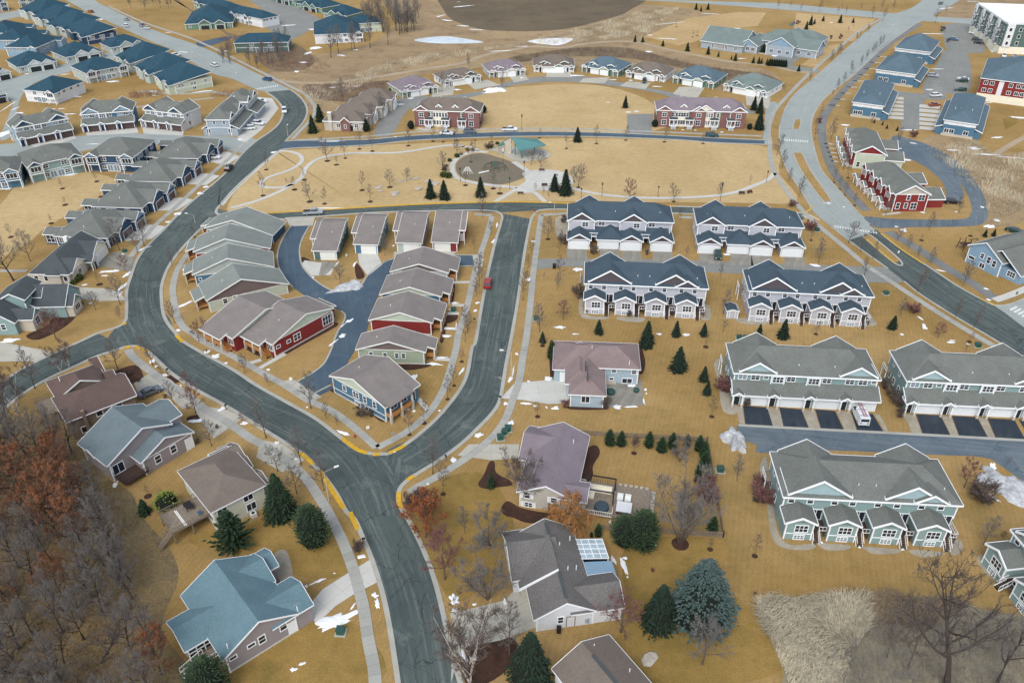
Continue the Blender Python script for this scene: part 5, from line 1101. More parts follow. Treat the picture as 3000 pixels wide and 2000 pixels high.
def sheet(name,pts,z,m,smooth=True,kind='structure',world=False,tick=0):
 P=[Vector(p[:2])for p in pts]if world else gp(pts)
 if smooth:P=spline(P,True)
 a=np.array([tuple(p)for p in P]);c=a.mean(0);u,s,vt=np.linalg.svd(a-c);uv=(a-c)@vt.T
 b=MB()
 if tick:b.prism([(p.x,p.y)for p in P],z-tick,z,m);uv=np.vstack([uv,uv])
 else:b.add([(p.x,p.y,z)for p in P],[tuple(range(len(P)))],m)
 me=b.mesh(name);add_uv(me,uv);o=put(name,me);tag(o,kind=kind);return o
def strip(name,pts,w,z0,z1,m,off=0,smooth=True,world=False,kind='structure',ext=None):
 P=[Vector(p[:2])for p in pts]if world else gp(pts)
 if smooth:P=spline(P)
 n=len(P);vs=[];uv=[];d=0;Nn=[]
 for i in range(n):
  t=(P[min(i+1,n-1)]-P[max(i-1,0)]).normalized();Nn.append(Vector((-t.y,t.x)))
 for i in range(n):
  if i:d+=(P[i]-P[i-1]).length
  for s,z in((-1,z0),(-1,z1),(1,z1),(1,z0)):
   q=P[i]+Nn[i]*(off+s*w/2);vs.append((q.x,q.y,z));uv.append((d,s*w/2+w/2))
 fs=[]
 for i in range(n-1):
  a,b=i*4,i*4+4;fs+=[(a+1,a+2,b+2,b+1),(a,a+1,b+1,b),(a+2,a+3,b+3,b+2)]
 fs+=[(0,3,2,1),(n*4-4,n*4-3,n*4-2,n*4-1)]
 b=MB();b.add(vs,fs,m);me=b.mesh(name);add_uv(me,uv);o=put(name,me);tag(o,kind=kind);return o
me=bpy.data.meshes.new('ground');me.from_pydata([(-2500,-300,0),(2500,-300,0),(2500,4000,0),(-2500,4000,0)],[],[(0,1,2,3)]);me.materials.append(M('grass'));tag(put('ground',me),kind='structure')
UD()
sheet('meadow',[(590,190),(640,150),(700,130),(850,100),(920,40),(960,-60),(2400,-80),(2400,-60),(1500,-5),(1640,30),(1480,90),(1600,130),(1760,160),(1790,200),(1700,215),(1500,180),(1200,150),(900,185),(860,240),(720,260),(690,210)],.008,'meadow')
sheet('meadow',[(2150,-70),(2500,-80),(2500,70),(2330,40),(2250,45),(2160,35)],.008,'meadow')
sheet('field',[(1040,-40),(1020,25),(1080,62),(1180,72),(1290,68),(1380,48),(1450,22),(1500,-40)],.014,'marsh')
sheet('meadow',[(2110,330),(2180,370),(2260,450),(2270,520),(2400,480),(2400,350),(2290,355),(2240,320),(2160,310)],.008,'meadow')
sheet('brush_ground',[(1180,130),(1330,110),(1450,112),(1600,150),(1760,172),(1800,200),(1700,190),(1600,165),(1450,135),(1300,130),(1180,145)],.012,'meadow_dark')
sheet('brush_ground',[(700,195),(830,190),(900,188),(860,235),(800,235),(720,225)],.012,'meadow_dark')
sheet('brush_ground',[(340,-20),(420,10),(560,110),(620,160),(700,160),(720,130),(650,90),(540,80),(500,60),(430,20),(380,-30)],.012,'meadow_dark')
sheet('forest_ground',[(-300,800),(30,950),(100,965),(180,1000),(240,1090),(300,1130),(330,1190),(390,1260),(410,1330),(370,1440),(400,1600),(-400,1650)],.012,'forest_floor')
sheet('reed_ground',[(1735,1390),(1790,1370),(1900,1372),(2060,1372),(2180,1372),(2260,1400),(2400,1440),(2450,1650),(1840,1650),(1800,1540),(1765,1460)],.012,'reed_floor')
sheet('lawn',[(520,480),(620,350),(660,345),(1000,328),(1350,318),(1750,335),(1790,400),(1830,462),(1700,466),(1180,462),(900,472),(640,486)],.01,'lawn_pale')
sheet('lawn',[(955,300),(1090,215),(1190,200),(1320,193),(1420,205),(1500,240),(1505,300)],.01,'lawn_pale')
sheet('lawn',[(1480,85),(1580,42),(1700,28),(1760,30),(1740,60),(1650,70),(1600,95),(1560,105)],.012,'lawn_striped',False)
sheet('lawn',[(1830,30),(2010,45),(1960,95),(1880,95),(1820,80)],.012,'lawn_striped',False)
sheet('lawn',[(1840,150),(1900,105),(1940,100),(1880,155)],.012,'lawn_striped',False)
sheet('lawn',[(0,470),(60,405),(180,395),(260,410),(250,440),(110,520),(60,560),(-80,620),(-80,500)],.01,'lawn_pale')
for pts in(((930,1160),(1010,1100),(1120,1090),(1180,1200),(1160,1300),(1060,1380),(1010,1340)),((430,1240),(560,1200),(760,1180),(830,1290),(730,1330),(600,1290)),((1440,1250),(1660,1240),(1660,1330),(1800,1500),(1700,1568),(1350,1568),(1440,1420)),((560,1500),(740,1420),(840,1450),(870,1568),(540,1600))):
 sheet('lawn',pts,.01,'lawn_olive')
west=[(918,1620),(914,1566),(898,1458),(885,1388),(870,1331),(853,1281),(835,1238),(815,1193),(795,1174),(773,1134),(750,1101),(728,1074),(693,1041),(650,1014),(588,975),(522,934),(440,889),(390,854),(355,821),(335,804),(312,795),(287,797)]
arm_lo=[(287,797),(250,809),(220,819),(175,840),(110,870),(50,906),(0,946),(-80,1000)]
arm_hi=[(-80,935),(0,881),(55,845),(125,811),(187,783),(225,765),(265,753),(282,744),(290,733)]
west2=[(290,733),(291,704),(291,667),(300,637),(315,597),(337,567),(375,529),(425,477),(500,414),(530,385),(560,350),(592,322),(618,305),(640,285),(650,262),(646,243),(630,225),(612,212)]
east3=[(668,207),(690,224),(704,245),(705,262),(697,280),(680,300),(655,325)]
nst_hi=[(655,325),(690,323),(838,321),(963,311),(1176,303),(1351,304),(1501,310),(1640,317),(1756,322)]
nst_lo=[(1756,332),(1640,328),(1551,321),(1351,314),(1176,314),(963,322),(838,334),(670,341),(640,347)]
east2=[(640,347),(600,378),(560,415),(520,455),(500,478),(497,489),(510,494),(560,492)]
kst_hi=[(560,492),(615,490),(763,481),(913,472),(1038,467),(1176,464),(1303,467),(1546,474),(1700,481),(1846,490)]
kst_lo=[(1846,508),(1700,497),(1546,490),(1303,481),(1250,482),(1232,487),(1220,503)]
rr_r=[(1220,503),(1212,540),(1203,592),(1191,679),(1176,767),(1163,834),(1157,871),(1148,919),(1133,946),(1100,981),(1063,1016),(1013,1054),(958,1088),(935,1104),(921,1118),(915,1136),(917,1158),(930,1180),(935,1188),(958,1231),(983,1288),(1003,1348),(1019,1413),(1035,1488),(1057,1566),(1072,1620)]
isle=[(893,1042),(855,1042),(818,1031),(775,999),(725,961),(663,926),(588,884),(537,850),(475,816),(420,784),(405,767),(385,742),(375,719),(371,687),(372,654),(385,617),(405,587),(435,552),(467,522),(500,508),(560,506),(640,504),(713,499),(850,489),(980,485),(1088,483),(1132,485),(1148,490),(1153,503),(1138,554),(1123,617),(1108,692),(1093,782),(1084,799),(1073,859),(1050,904),(1000,964),(938,1016)]
outer=west+arm_lo[1:]+arm_hi+west2[1:]+east3+nst_hi[1:]+nst_lo+east2[1:]+kst_hi[1:]+kst_lo+rr_r[1:]
def ring_sheet(name,segs,z,m):
 """road surface laid as quads between pairs of matching kerb lines"""
 b=MB();vs=[];fs=[];uv=[]
 for si,(L1,L2,n)in enumerate(segs):
  z+=.004*(si>0)
  A,B_=spline(gp(L1)),spline(gp(L2))
  def res(P):
   d=[0]
   for i in range(1,len(P)):d.append(d[-1]+(P[i]-P[i-1]).length)
   out=[]
   for k in range(n+1):
    t=d[-1]*k/n;i=max(j for j in range(len(d))if d[j]<=t+1e-9);i=min(i,len(P)-2)
    out.append(P[i].lerp(P[i+1],(t-d[i])/max(1e-9,d[i+1]-d[i])))
   return out
  A,B_=res(A),res(B_);o=len(vs);dd=0
  for k in range(n+1):
   if k:dd+=((A[k]-A[k-1]).length+(B_[k]-B_[k-1]).length)/2
   vs+=[(A[k].x,A[k].y,z),(B_[k].x,B_[k].y,z)];uv+=[(dd,0),(dd,(A[k]-B_[k]).length)]
  fs+=[(o+2*k,o+2*k+1,o+2*k+3,o+2*k+2)for k in range(n)]
 b.add(vs,fs,m);me=b.mesh(name);add_uv(me,uv);return tag(put(name,me),kind='structure')
i=isle
ring_sheet('road',[(west[:9],rr_r[::-1][:10],30),(west[8:15],[(935,1188),(917,1140),(900,1080),(870,1045),(818,1031),(725,961),(663,926),(610,896)],24)],.03,'asphalt')
ring_sheet('road',[(west[14:20],[(610,896),(537,850),(475,816),(420,784),(400,762)],24),(west2[:9],[(400,762),(375,719),(371,687),(372,654),(385,617),(405,587),(435,552),(467,522),(500,500)],40)],.034,'asphalt')
sheet('road',[(335,804),(312,795),(287,797),(250,809),(240,790),(265,753),(290,733),(300,700),(380,720),(400,765),(420,790)],.032,'asphalt')
ring_sheet('road',[(arm_lo[::-1],arm_hi[:6],24)],.03,'asphalt')
ring_sheet('road',[(west2[8:],[(500,500),(500,478),(520,455),(560,415),(600,378),(640,347),(655,325),(680,300),(697,280),(705,262),(704,245),(690,224),(668,207)],50)],.031,'asphalt')
ring_sheet('road',[(nst_hi,nst_lo[::-1],60)],.036,'asphalt_lane')
ring_sheet('road',[([(500,480)]+kst_hi,[(490,510),(560,506),(640,504),(763,495),(850,489),(1038,484),(1150,488),(1303,481),(1546,490),(1700,497),(1846,508)],70)],.036,'asphalt')
ring_sheet('road',[(rr_r[:13],[(1150,490),(1148,520),(1138,554),(1123,617),(1108,692),(1093,782),(1084,799),(1073,859),(1050,904),(1000,964),(938,1016),(900,1036)],60)],.038,'asphalt')
sheet('road',[(958,1088),(935,1104),(918,1125),(917,1158),(880,1130),(860,1060),(880,1040),(938,1014),(985,1040)],.033,'asphalt')
def kerb(pts,m='kerb',w=.75,h=.09,off=0):return strip('kerb',pts,w,0,h,m,off)
for L_ in(west+[],arm_lo,arm_hi,west2,east3,nst_hi,nst_lo,east2,kst_hi,kst_lo,rr_r):kerb(L_)
kerb(isle+[isle[0]])
for pts in(kst_hi[1:8],[(843,1041),(820,1032),(800,1018),(786,1007)],[(856,1044),(872,1043)],[(893,1041),(915,1031),(930,1022)],[(935,1103),(950,1093)],[(916,1130),(916,1150),(922,1168)],[(690,1040),(720,1066)],[(735,1082),(790,1168)],[(804,1176),(822,1216)],[(300,797),(288,797)],[(312,795),(340,808)],[(290,742),(281,746)],[(405,770),(420,786)]):
 strip('kerb_paint',pts,.8,.0,.105,'kerb_yellow')
ring_sheet('road',[([(100,-25),(150,0),(195,25),(270,60),(350,97),(390,112),(437,140),(490,170),(530,180),(588,206),(612,212)],[(190,-25),(222,4),(262,25),(332,60),(387,82),(450,103),(520,134),(588,168),(638,192),(668,207)],50)],.028,'road_concrete')
sheet('road',[(80,322),(140,318),(250,306),(330,308),(425,312),(525,314),(590,322),(560,352),(480,335),(400,330),(320,335),(240,338),(160,352),(60,350),(0,372),(-60,380),(-60,345)],.026,'road_concrete')
sheet('lane',[(-60,205),(0,188),(80,165),(165,143),(240,123),(330,100),(352,108),(285,130),(170,162),(85,188),(52,218),(40,250),(30,300),(20,318),(0,318),(22,260),(25,232),(-60,240)],.026,'road_concrete')
sheet('lane',[(-40,40),(60,22),(150,10),(150,22),(60,36),(-40,55)],.026,'road_concrete')
sheet('lane',[(640,-15),(690,20),(740,48),(722,62),(690,82),(655,92),(610,60),(640,50),(600,20),(560,-15)],.026,'road_grey')
sheet('lane',[(450,100),(480,92),(520,84),(530,90),(470,108)],.028,'asphalt_lane')
sheet('lane',[(860,308),(872,275),(885,250),(905,232),(950,222),(1020,222),(1075,214),(1113,208),(1176,186),(1251,176),(1351,177),(1426,190),(1513,207),(1620,228),(1720,250),(1720,262),(1600,242),(1501,212),(1401,197),(1326,189),(1251,189),(1176,197),(1113,216),(1060,228),(960,245),(930,262),(898,311)],.026,'road_grey')
sheet('lane',[(1441,262),(1500,262),(1496,308),(1440,307)],.027,'road_grey',False)
sheet('lane',[(1762,240),(1786,240),(1768,300),(1764,330),(1752,328),(1756,290)],.024,'road_concrete')
sheet('lane',[(670,517),(650,547),(638,579),(639,609),(653,637),(673,660),(720,690),(783,714),(793,724),(788,742),(773,767),(758,809),(735,844),(670,886),(713,912),(775,884),(800,830),(840,765),(850,729),(863,692),(883,654),(897,628),(940,612),(1055,611),(1092,611),(1098,588),(1038,586),(905,594),(875,607),(845,632),(828,657),(800,668),(768,668),(738,654),(713,634),(693,607),(688,574),(695,547),(712,517)],.04,'asphalt_lane')
for pts in([(670,517),(650,547),(638,579),(639,609),(653,637),(673,660)],[(783,714),(793,724),(788,742),(773,767),(758,809),(735,844),(670,884)],[(712,517),(695,547),(688,574),(693,607),(713,634),(738,654),(768,669),(800,668),(828,657),(845,632),(875,607),(905,594),(940,589)],[(713,908),(760,884)],[(1038,586),(1098,586)],[(1055,611),(1090,611)]):kerb(pts,w=.4)
ring_sheet('road',[([(2139,-20),(2101,15),(2039,38),(2014,55),(1964,95),(1881,170),(1826,217),(1801,255),(1791,287),(1790,320),(1794,350),(1801,375),(1814,400),(1836,432),(1856,465),(1864,482),(1890,506),(1914,524)],[(2240,-20),(2189,10),(2139,40),(2126,47),(2101,57),(2054,90),(2014,122),(1964,170),(1904,217),(1876,250),(1864,282),(1864,312),(1874,355),(1886,390),(1924,434),(1971,489),(2000,515),(2010,526)],70)],.03,'road_concrete')
ring_sheet('road',[([(1905,518),(1954,556),(2039,617),(2114,676),(2189,724),(2264,768),(2330,808),(2450,880)],[(2000,516),(2024,537),(2076,577),(2139,617),(2201,658),(2264,692),(2300,712),(2340,742),(2450,800)],50)],.034,'asphalt')
sheet('road',[(1905,520),(1930,512),(1990,512),(2012,528),(1990,538),(1950,552)],.037,'road_concrete',False)
sheet('road',[(2285,700),(2326,696),(2450,650),(2450,830),(2352,752),(2310,720)],.036,'road_concrete')
ring_sheet('road',[([(1400,-12),(1513,0),(1764,7),(1900,18),(2060,32),(2139,38),(2264,46),(2400,56)],[(1400,-2),(1551,5),(1764,20),(1900,32),(2014,42),(2100,48),(2264,58),(2400,70)],40)],.027,'road_concrete')
for pts in([(2014,55),(1964,95),(1881,170),(1826,217),(1801,255)],[(1791,287),(1790,320),(1794,350),(1801,375),(1814,400),(1836,432),(1856,465),(1862,480),(1846,490)],[(2101,57),(2054,90),(2014,122),(1964,170),(1904,217),(1876,250),(1864,282),(1864,312),(1874,355),(1886,390),(1924,434),(1971,489),(1984,500)],[(2024,537),(2076,577),(2139,617),(2201,658),(2264,692),(2289,702),(2326,697),(2380,674)],[(1914,524),(1954,556),(2039,617)],[(2076,646),(2114,676),(2189,724),(2264,768),(2330,808),(2400,850)]):kerb(pts,w=.5)
for pts in([(2024,537),(2076,577),(2120,606)],[(2250,686),(2289,702)],[(1864,470),(1862,480),(1846,489)]):strip('kerb_paint',pts,.45,.09,.1,'kerb_yellow')
for pts in([(1826,276),(1839,275),(1836,296),(1821,297)],[(1821,352),(1841,352),(1864,395),(1909,461),(1892,464),(1841,395)],[(1980,542),(1998,540),(2068,599),(2055,605)]):
 sheet('median',pts,.12,'grass',False,tick=.1);kerb(pts+[pts[0]],'kerb',.5,.13)
strip('kerb_paint',[(1982,545),(2053,604)],.4,.13,.14,'kerb_yellow',smooth=False)
sheet('lane',[(1236,596),(1300,594),(1530,596),(1780,606),(1990,612),(2038,616),(2078,646),(1990,648),(1760,632),(1500,620),(1300,612),(1238,618)],.03,'road_grey')
sheet('lane',[(1694,976),(1764,981),(1900,988),(2100,998),(2500,1022),(2500,1200),(2352,1106),(2300,1070),(2259,1050),(2144,1044),(1900,1034),(1748,1040),(1738,1022),(1708,1009)],.03,'asphalt_old')
strip('kerb',[(1696,976),(1764,980),(1900,987),(2100,997),(2400,1014)],.7,0,.06,'kerb')
sheet('lane',[(1984,500),(1995,498),(2020,500),(2060,503),(2200,504),(2230,492),(2228,460),(2205,420),(2165,380),(2120,345),(2075,322),(2055,318),(2060,312),(2130,332),(2200,372),(2250,430),(2268,480),(2262,510),(2220,520),(2100,522),(2030,524),(2008,520)],.03,'asphalt_old')
sheet('lane',[(2052,312),(2120,335),(2180,385),(2215,450),(2180,462),(2165,420),(2120,380),(2060,350)],.028,'asphalt_old')
sheet('lane',[(2075,225),(2126,222),(2108,300),(2068,298)],.03,'road_grey',False);sheet('lane',[(2020,206),(2100,214),(2170,218),(2165,230),(2100,226),(2040,218)],.031,'road_grey')
sheet('car_park',[(2140,170),(2165,120),(2180,118),(2222,122),(2228,205),(2175,216),(2122,214),(2126,180)],.032,'road_grey');sheet('car_park',[(2165,60),(2235,58),(2262,108),(2250,122),(2180,118),(2168,90)],.03,'road_grey')
sheet('car_park',[(1775,130),(1790,108),(1820,92),(1850,84),(1888,88),(1885,100),(1860,110),(1840,132),(1820,150),(1850,155),(1880,160),(1875,168),(1810,158),(1780,145)],.03,'road_grey')
sheet('sidewalk',[(2232,60),(2262,58),(2290,118),(2278,122)],.04,'concrete_white',False)
def drive(pts,m='concrete',z=.05):return sheet('driveway',pts,z,m,False)
drive([(742,1352),(805,1312),(857,1281),(868,1336),(810,1366),(770,1392),(728,1432),(700,1400)],'concrete_white')
for pts,m in(([(1033,1409),(1160,1378),(1176,1360),(1215,1352),(1232,1440),(1150,1470),(1056,1488),(1042,1440)],'concrete'),([(1193,1020),(1190,1052),(1128,1057),(1050,1046),(1078,1020)],'concrete'),([(1150,915),(1182,880),(1268,872),(1308,878),(1308,926),(1260,928),(1196,918)],'concrete_white'),([(352,852),(392,872),(455,925),(420,940),(370,892),(318,905),(308,880)],'concrete'),([(440,930),(490,1008),(560,960),(520,940)],'concrete'),([(600,1010),(588,1050),(650,1085),(700,1056),(650,1020)],'concrete'),([(634,880),(705,926),(740,912),(672,870)],'concrete'),([(0,785),(120,808),(90,830),(40,830),(-60,832)],'concrete'),([(182,660),(235,662),(270,668),(292,690),(230,692),(188,686)],'concrete'),([(225,600),(265,578),(310,590),(300,625),(262,617),(222,612)],'drive_worn'),([(1085,586),(1112,584),(1108,612),(1090,612)],'concrete'),([(655,500),(725,496),(718,518),(666,520)],'concrete'),([(1036,1568),(1060,1480),(1040,1440)],'concrete')):drive(pts,m)
drive([(700,598),(725,602),(770,606),(760,632),(716,634),(692,608)],'concrete_white');drive([(822,582),(866,582),(878,608),(845,634),(825,606)],'concrete_white');drive([(905,578),(950,578),(945,592),(905,596)],'concrete');drive([(1000,576),(1050,578),(1040,588),(995,588)],'concrete')
sheet('patio',[(740,600),(778,604),(745,634),(732,632)],.055,'drive_worn',False)
sheet('patio',[(1392,876),(1474,872),(1478,930),(1395,936)],.04,'drive_worn',False)
for x0,x1,y0,y1 in((1302,1346,564,594),(1378,1420,567,596),(1428,1470,570,597),(1500,1543,572,598),(1606,1652,578,604),(1678,1726,580,606),(1726,1770,582,608),(1802,1846,583,610)):drive([(x0,y0),(x1,y0+1),(x1+4,y1+4),(x0-1,y1+3)],'drive_worn')
for pts in([(1707,932),(1762,936),(1776,980),(1712,976)],[(1790,936),(1840,940),(1859,986),(1800,982)],[(1872,940),(1918,944),(1939,989),(1886,986)],[(1955,946),(2004,950),(2030,993),(1969,990)],[(2104,951),(2160,954),(2184,1002),(2120,999)],[(2186,955),(2244,958),(2270,1007),(2204,1003)],[(2268,960),(2330,964),(2356,1011),(2288,1008)],[(2340,964),(2400,968),(2440,1016),(2370,1012)]):drive(pts,'asphalt_black')
for pts in([(1762,936),(1790,938),(1800,981),(1776,980)],[(1842,941),(1870,942),(1885,985),(1859,985)],[(1922,944),(1953,946),(1968,989),(1940,988)],[(2070,950),(2102,952),(2119,998),(2094,997),(2085,970)],[(2162,955),(2184,956),(2203,1002),(2185,1001)],[(2246,959),(2266,960),(2287,1007),(2271,1006)],[(1680,930),(1705,934),(1711,975),(1698,970),(1694,950)],[(2008,950),(2020,952),(2042,992),(2032,992)]):sheet('gravel_bed',pts,.035,'gravel',False)
for pts in([(270,545),(312,525),(328,516),(360,517),(385,521),(348,549),(290,554)],[(348,480),(382,456),(418,454),(446,459),(406,484),(364,484)],[(412,422),(445,398),(477,399),(505,404),(474,426)],[(480,372),(503,349),(525,349),(552,360),(520,380)],[(565,222),(625,226),(640,250),(600,300),(560,330),(545,318),(590,262)],[(322,272),(380,285),(425,292),(420,312),(330,308)],[(190,292),(312,285),(318,306),(200,312)],[(60,328),(165,304),(175,318),(90,345)]):drive(pts,'concrete_white',.045)
for pts in([(1000,200),(1045,198),(1040,218),(990,224)],[(1070,190),(1120,184),(1150,196),(1090,206)],[(1165,168),(1200,166),(1215,184),(1180,190)],[(1256,166),(1310,166),(1314,178),(1254,178)],[(1340,180),(1402,178),(1388,192),(1330,190)],[(1440,188),(1496,190),(1482,206),(1424,198)],[(1560,200),(1620,200),(1600,228),(1545,216)],[(1712,215),(1770,225),(1765,250),(1715,242)]):drive(pts,'concrete',.045)
for k in range(6):sheet('driveway',[(2040,222+k*9-k*.2),(2076,224+k*9),(2075,230+k*9),(2038,228+k*9)],.045,'concrete_white',False);sheet('driveway',[(2112,240+k*10),(2160,244+k*10),(2158,251+k*10),(2111,247+k*10)],.045,'concrete_white',False)
SW=[([(300,590),(325,556),(353,521),(398,481),(446,436),(490,396),(535,356),(562,326)],1.5),([(862,1600),(860,1540),(845,1463),(835,1396),(820,1336),(805,1288),(785,1238),(760,1188),(748,1166),(728,1134),(705,1101),(663,1061),(613,1026),(575,1006),(525,971),(470,939),(425,904),(375,874),(335,844),(305,819),(295,803)],1.7),([(866,1028),(813,981),(763,944),(720,924),(663,889),(613,862),(537,819),(470,786),(445,767),(422,752),(408,727),(400,692),(397,662),(407,622),(430,585),(455,562)],1.5),([(866,1028),(938,989),(988,944),(1018,896),(1035,846),(1048,799),(1053,767),(1073,704),(1090,629),(1105,579),(1118,540),(1130,497)],1.5),([(1243,494),(1233,567),(1226,617),(1216,717),(1208,782),(1201,821),(1193,871),(1181,909),(1158,969),(1125,1009),(1075,1049),(1013,1089),(963,1116),(940,1130)],1.5),([(1243,494),(1301,491),(1330,490)],1.4),([(1130,495),(1090,492)],1.4),([(1560,499),(1590,500)],1.4),([(1769,325),(1768,350),(1772,375),(1779,395),(1809,442),(1846,487),(1884,522),(1939,567),(1989,609),(2039,642),(2114,692),(2189,739),(2264,784),(2400,862)],1.6),([(1769,325),(1766,300),(1776,260),(1814,215),(1864,165),(1939,100),(1976,70),(2024,44)],1.5),([(680,322),(838,314),(963,303),(1176,296),(1350,297),(1500,303),(1750,313)],1.4),([(250,15),(330,52),(450,93),(588,160),(663,197),(700,217),(718,237),(724,255),(715,275),(690,300),(672,320)],1.5),([(700,390),(718,372),(750,360),(813,352),(913,351),(1013,336),(1050,334),(1066,338)],1.5),([(700,390),(693,407),(673,422),(640,441),(588,462),(530,478)],1.5),([(673,424),(640,431),(605,429),(600,420),(618,407),(663,392),(688,377),(694,365),(685,354),(658,347),(638,350),(613,370),(575,402),(535,440),(508,472)],1.4),([(1313,433),(1388,448),(1488,455),(1601,453),(1676,445),(1726,429),(1764,413),(1779,398)],1.6),([(1300,432),(1313,433)],1.6),([(1120,350),(1095,348),(1063,356),(1042,372),(1038,390),(1050,409),(1088,420),(1140,427),(1176,430),(1200,432)],1.7),([(1190,432),(1165,447),(1135,465)],1.6),([(1215,436),(1235,448),(1252,465)],1.6),([(1180,372),(1210,392),(1230,405)],2.0),([(1100,347),(1080,338),(1060,338)],1.4),([(2284,690),(2320,678),(2400,645)],2.0),([(960,296),(985,300)],1.2)]
for i,(pts,w)in enumerate(SW):strip('sidewalk',pts,w,0,.07,'concrete_white' if i>11 else 'sidewalk')
for pts in([(1914,394),(1951,442),(1990,484)],[(2039,532),(2101,567),(2164,609),(2239,654),(2284,686)],[(1914,394),(1897,350),(1888,310),(1890,275),(1904,250),(1934,212),(1976,170),(2039,105),(2114,55)]):strip('path',pts,3.0,0,.05,'asphalt_path')
strip('path',[(640,184),(683,190),(763,190),(863,177),(988,157),(1063,145),(1113,127),(1176,115),(1226,107),(1288,110),(1338,102),(1401,96),(1463,97),(1526,112),(1601,127),(1676,142),(1764,150),(1814,162),(1859,167)],3.0,0,.04,'path_gravel')
strip('path',[(1640,95),(1700,112),(1760,125),(1780,122)],2,0,.05,'concrete_white')
strip('path',[(320,210),(420,216),(490,212),(560,225)],1.8,0,.04,'sidewalk');strip('path',[(190,262),(270,256),(330,244),(430,232),(490,225)],1.6,0,.04,'sidewalk');strip('path',[(0,622),(30,622),(62,622)],1.2,0,.04,'sidewalk')
strip('path',[(2285,355),(2330,328),(2400,290)],2.2,0,.04,'path_gravel')
for a,b_ in(((1055,720),(1028,720)),((1038,700),(1070,702)),((1020,754),(1055,756)),((1035,826),(1000,824)),((960,915),(985,945)),((655,812),(588,850)),((600,826),(560,838)),((640,760),(620,742)),((1040,649),(1080,648))):strip('path',[a,b_],1.1,0,.05,'concrete_white',smooth=False)
for k in range(6):y=418+k*15.5;strip('path',[(1970+k*12-4,y-2),(2004+k*14-6,y-7)],1.0,0,.05,'concrete_white',smooth=False)
for k in range(5):strip('path',[(1893+k*4,330+k*10),(1918+k*2,332+k*10)],.9,0,.05,'concrete_white',smooth=False)
for k in range(9):x,y=2012-k*13.5,130+k*14;strip('path',[(x,y),(x+24,y+1)],.9,0,.05,'concrete_white',smooth=False)
sheet('playground',[(1050,372),(1072,358),(1105,352),(1140,360),(1175,372),(1205,390),(1212,402),(1190,414),(1150,424),(1100,418),(1062,408),(1048,392)],.03,'playfill')
sheet('plaza',[(1200,398),(1222,392),(1255,390),(1290,394),(1312,406),(1316,422),(1300,434),(1270,438),(1235,438),(1215,444),(1185,440),(1195,425),(1208,415)],.075,'concrete_white')
sheet('plaza',[(1120,343),(1150,352),(1185,372),(1220,370),(1260,362),(1262,350),(1225,340),(1175,338)],.072,'concrete')
for k in range(12):
 x=1796+k*5.2;sheet('crossing_bar',[(x,319+k*.35),(x+2.6,319+k*.35),(x+3.0,324+k*.35),(x+.3,324+k*.35)],.045,'paint_white',False)
for k in range(17):
 x=1916+k*5.9;y=518+k*.9;sheet('crossing_bar',[(x,y),(x+3,y+.3),(x+4.6,y+5),(x+1.4,y+4.6)],.047,'paint_white',False)
for k in range(5):x,y=2318+k*9,707+k*5;sheet('crossing_bar',[(x,y+3),(x+16,y-4),(x+20,y-1),(x+4,y+7)],.047,'paint_white',False)
for k in range(12):x=590+k*4.2;sheet('crossing_bar',[(x,203-k*.7),(x+2,203-k*.7),(x+2,207-k*.7),(x,207-k*.7)],.047,'paint_white',False)
for a,b_ in(((1842,494),(1868,509)),((1852,490),(1882,506))):strip('crossing_line',[a,b_],.35,.04,.047,'paint_white',smooth=False)
for pts in([(1795,345),(1812,356)],[(1145,867),(1149,866)],[(1149,869),(1152,871)]):strip('road_mark',pts,.12,.035,.05,'paint_white',smooth=False)
for k in range(9):strip('parking_line',[(2141-k*.8,186+k*3.6),(2168-k*.8,188+k*3.6)],.12,.03,.046,'paint_white',smooth=False)
for k in range(8):strip('parking_line',[(2194,178+k*4.4),(2222,180+k*4.4)],.12,.03,.046,'paint_white',smooth=False)
sheet('pond',[(950,93),(985,86),(1025,84),(1060,88),(1110,97),(1080,100),(1000,100)],.02,'ice');sheet('pond',[(1212,96),(1250,89),(1310,88),(1312,94),(1285,104),(1250,102)],.02,'snow')
sheet('pond',[(2302,272),(2335,268),(2338,282),(2310,298)],.02,'lawn_olive',False);sheet('pond',[(1820,52),(1826,50),(1824,58),(1812,60)],.02,'asphalt_lane')
for pts in([(1098,1112),(1112,1088),(1124,1060),(1136,1061),(1140,1085),(1170,1102),(1176,1114),(1148,1118),(1115,1122)],[(1150,1170),(1165,1150),(1195,1165),(1240,1175),(1285,1180),(1262,1187),(1230,1200),(1205,1199),(1180,1189),(1160,1183)],[(1345,1035),(1368,1022),(1378,1040),(1362,1070),(1362,1090),(1350,1110),(1320,1100)],[(740,882),(800,880),(880,955),(885,968),(870,965),(840,940),(790,915)],[(904,838),(940,836),(985,832),(985,842),(940,850),(912,845)],[(631,812),(700,776),(766,742),(772,750),(706,786),(640,822)],[(498,748),(540,772),(600,812),(590,816),(540,786),(496,758)],[(1262,790),(1272,788),(1272,860),(1264,865)],[(1312,930),(1375,930),(1400,925),(1390,940),(1310,940)],[(1470,792),(1482,830),(1476,858),(1465,850)],[(375,870),(412,855),(430,868),(385,885)],[(430,958),(470,950),(478,960),(440,972)],[(250,862),(310,838),(330,870),(300,880)],[(694,590),(722,606),(706,620),(695,615)],[(815,612),(822,606),(838,634),(820,640)],[(1035,660),(1045,640),(1042,690),(1034,692)],[(1028,724),(1050,722),(1048,735),(1026,742)],[(1010,780),(1022,740),(1026,745),(1018,785)],[(140,700),(190,692),(180,720),(150,750),(90,780),(60,770),(110,745)],[(1058,1500),(1100,1470),(1180,1465),(1180,1520),(1120,1568),(1070,1568)]):
 sheet('mulch_bed',pts,.022,'mulch')
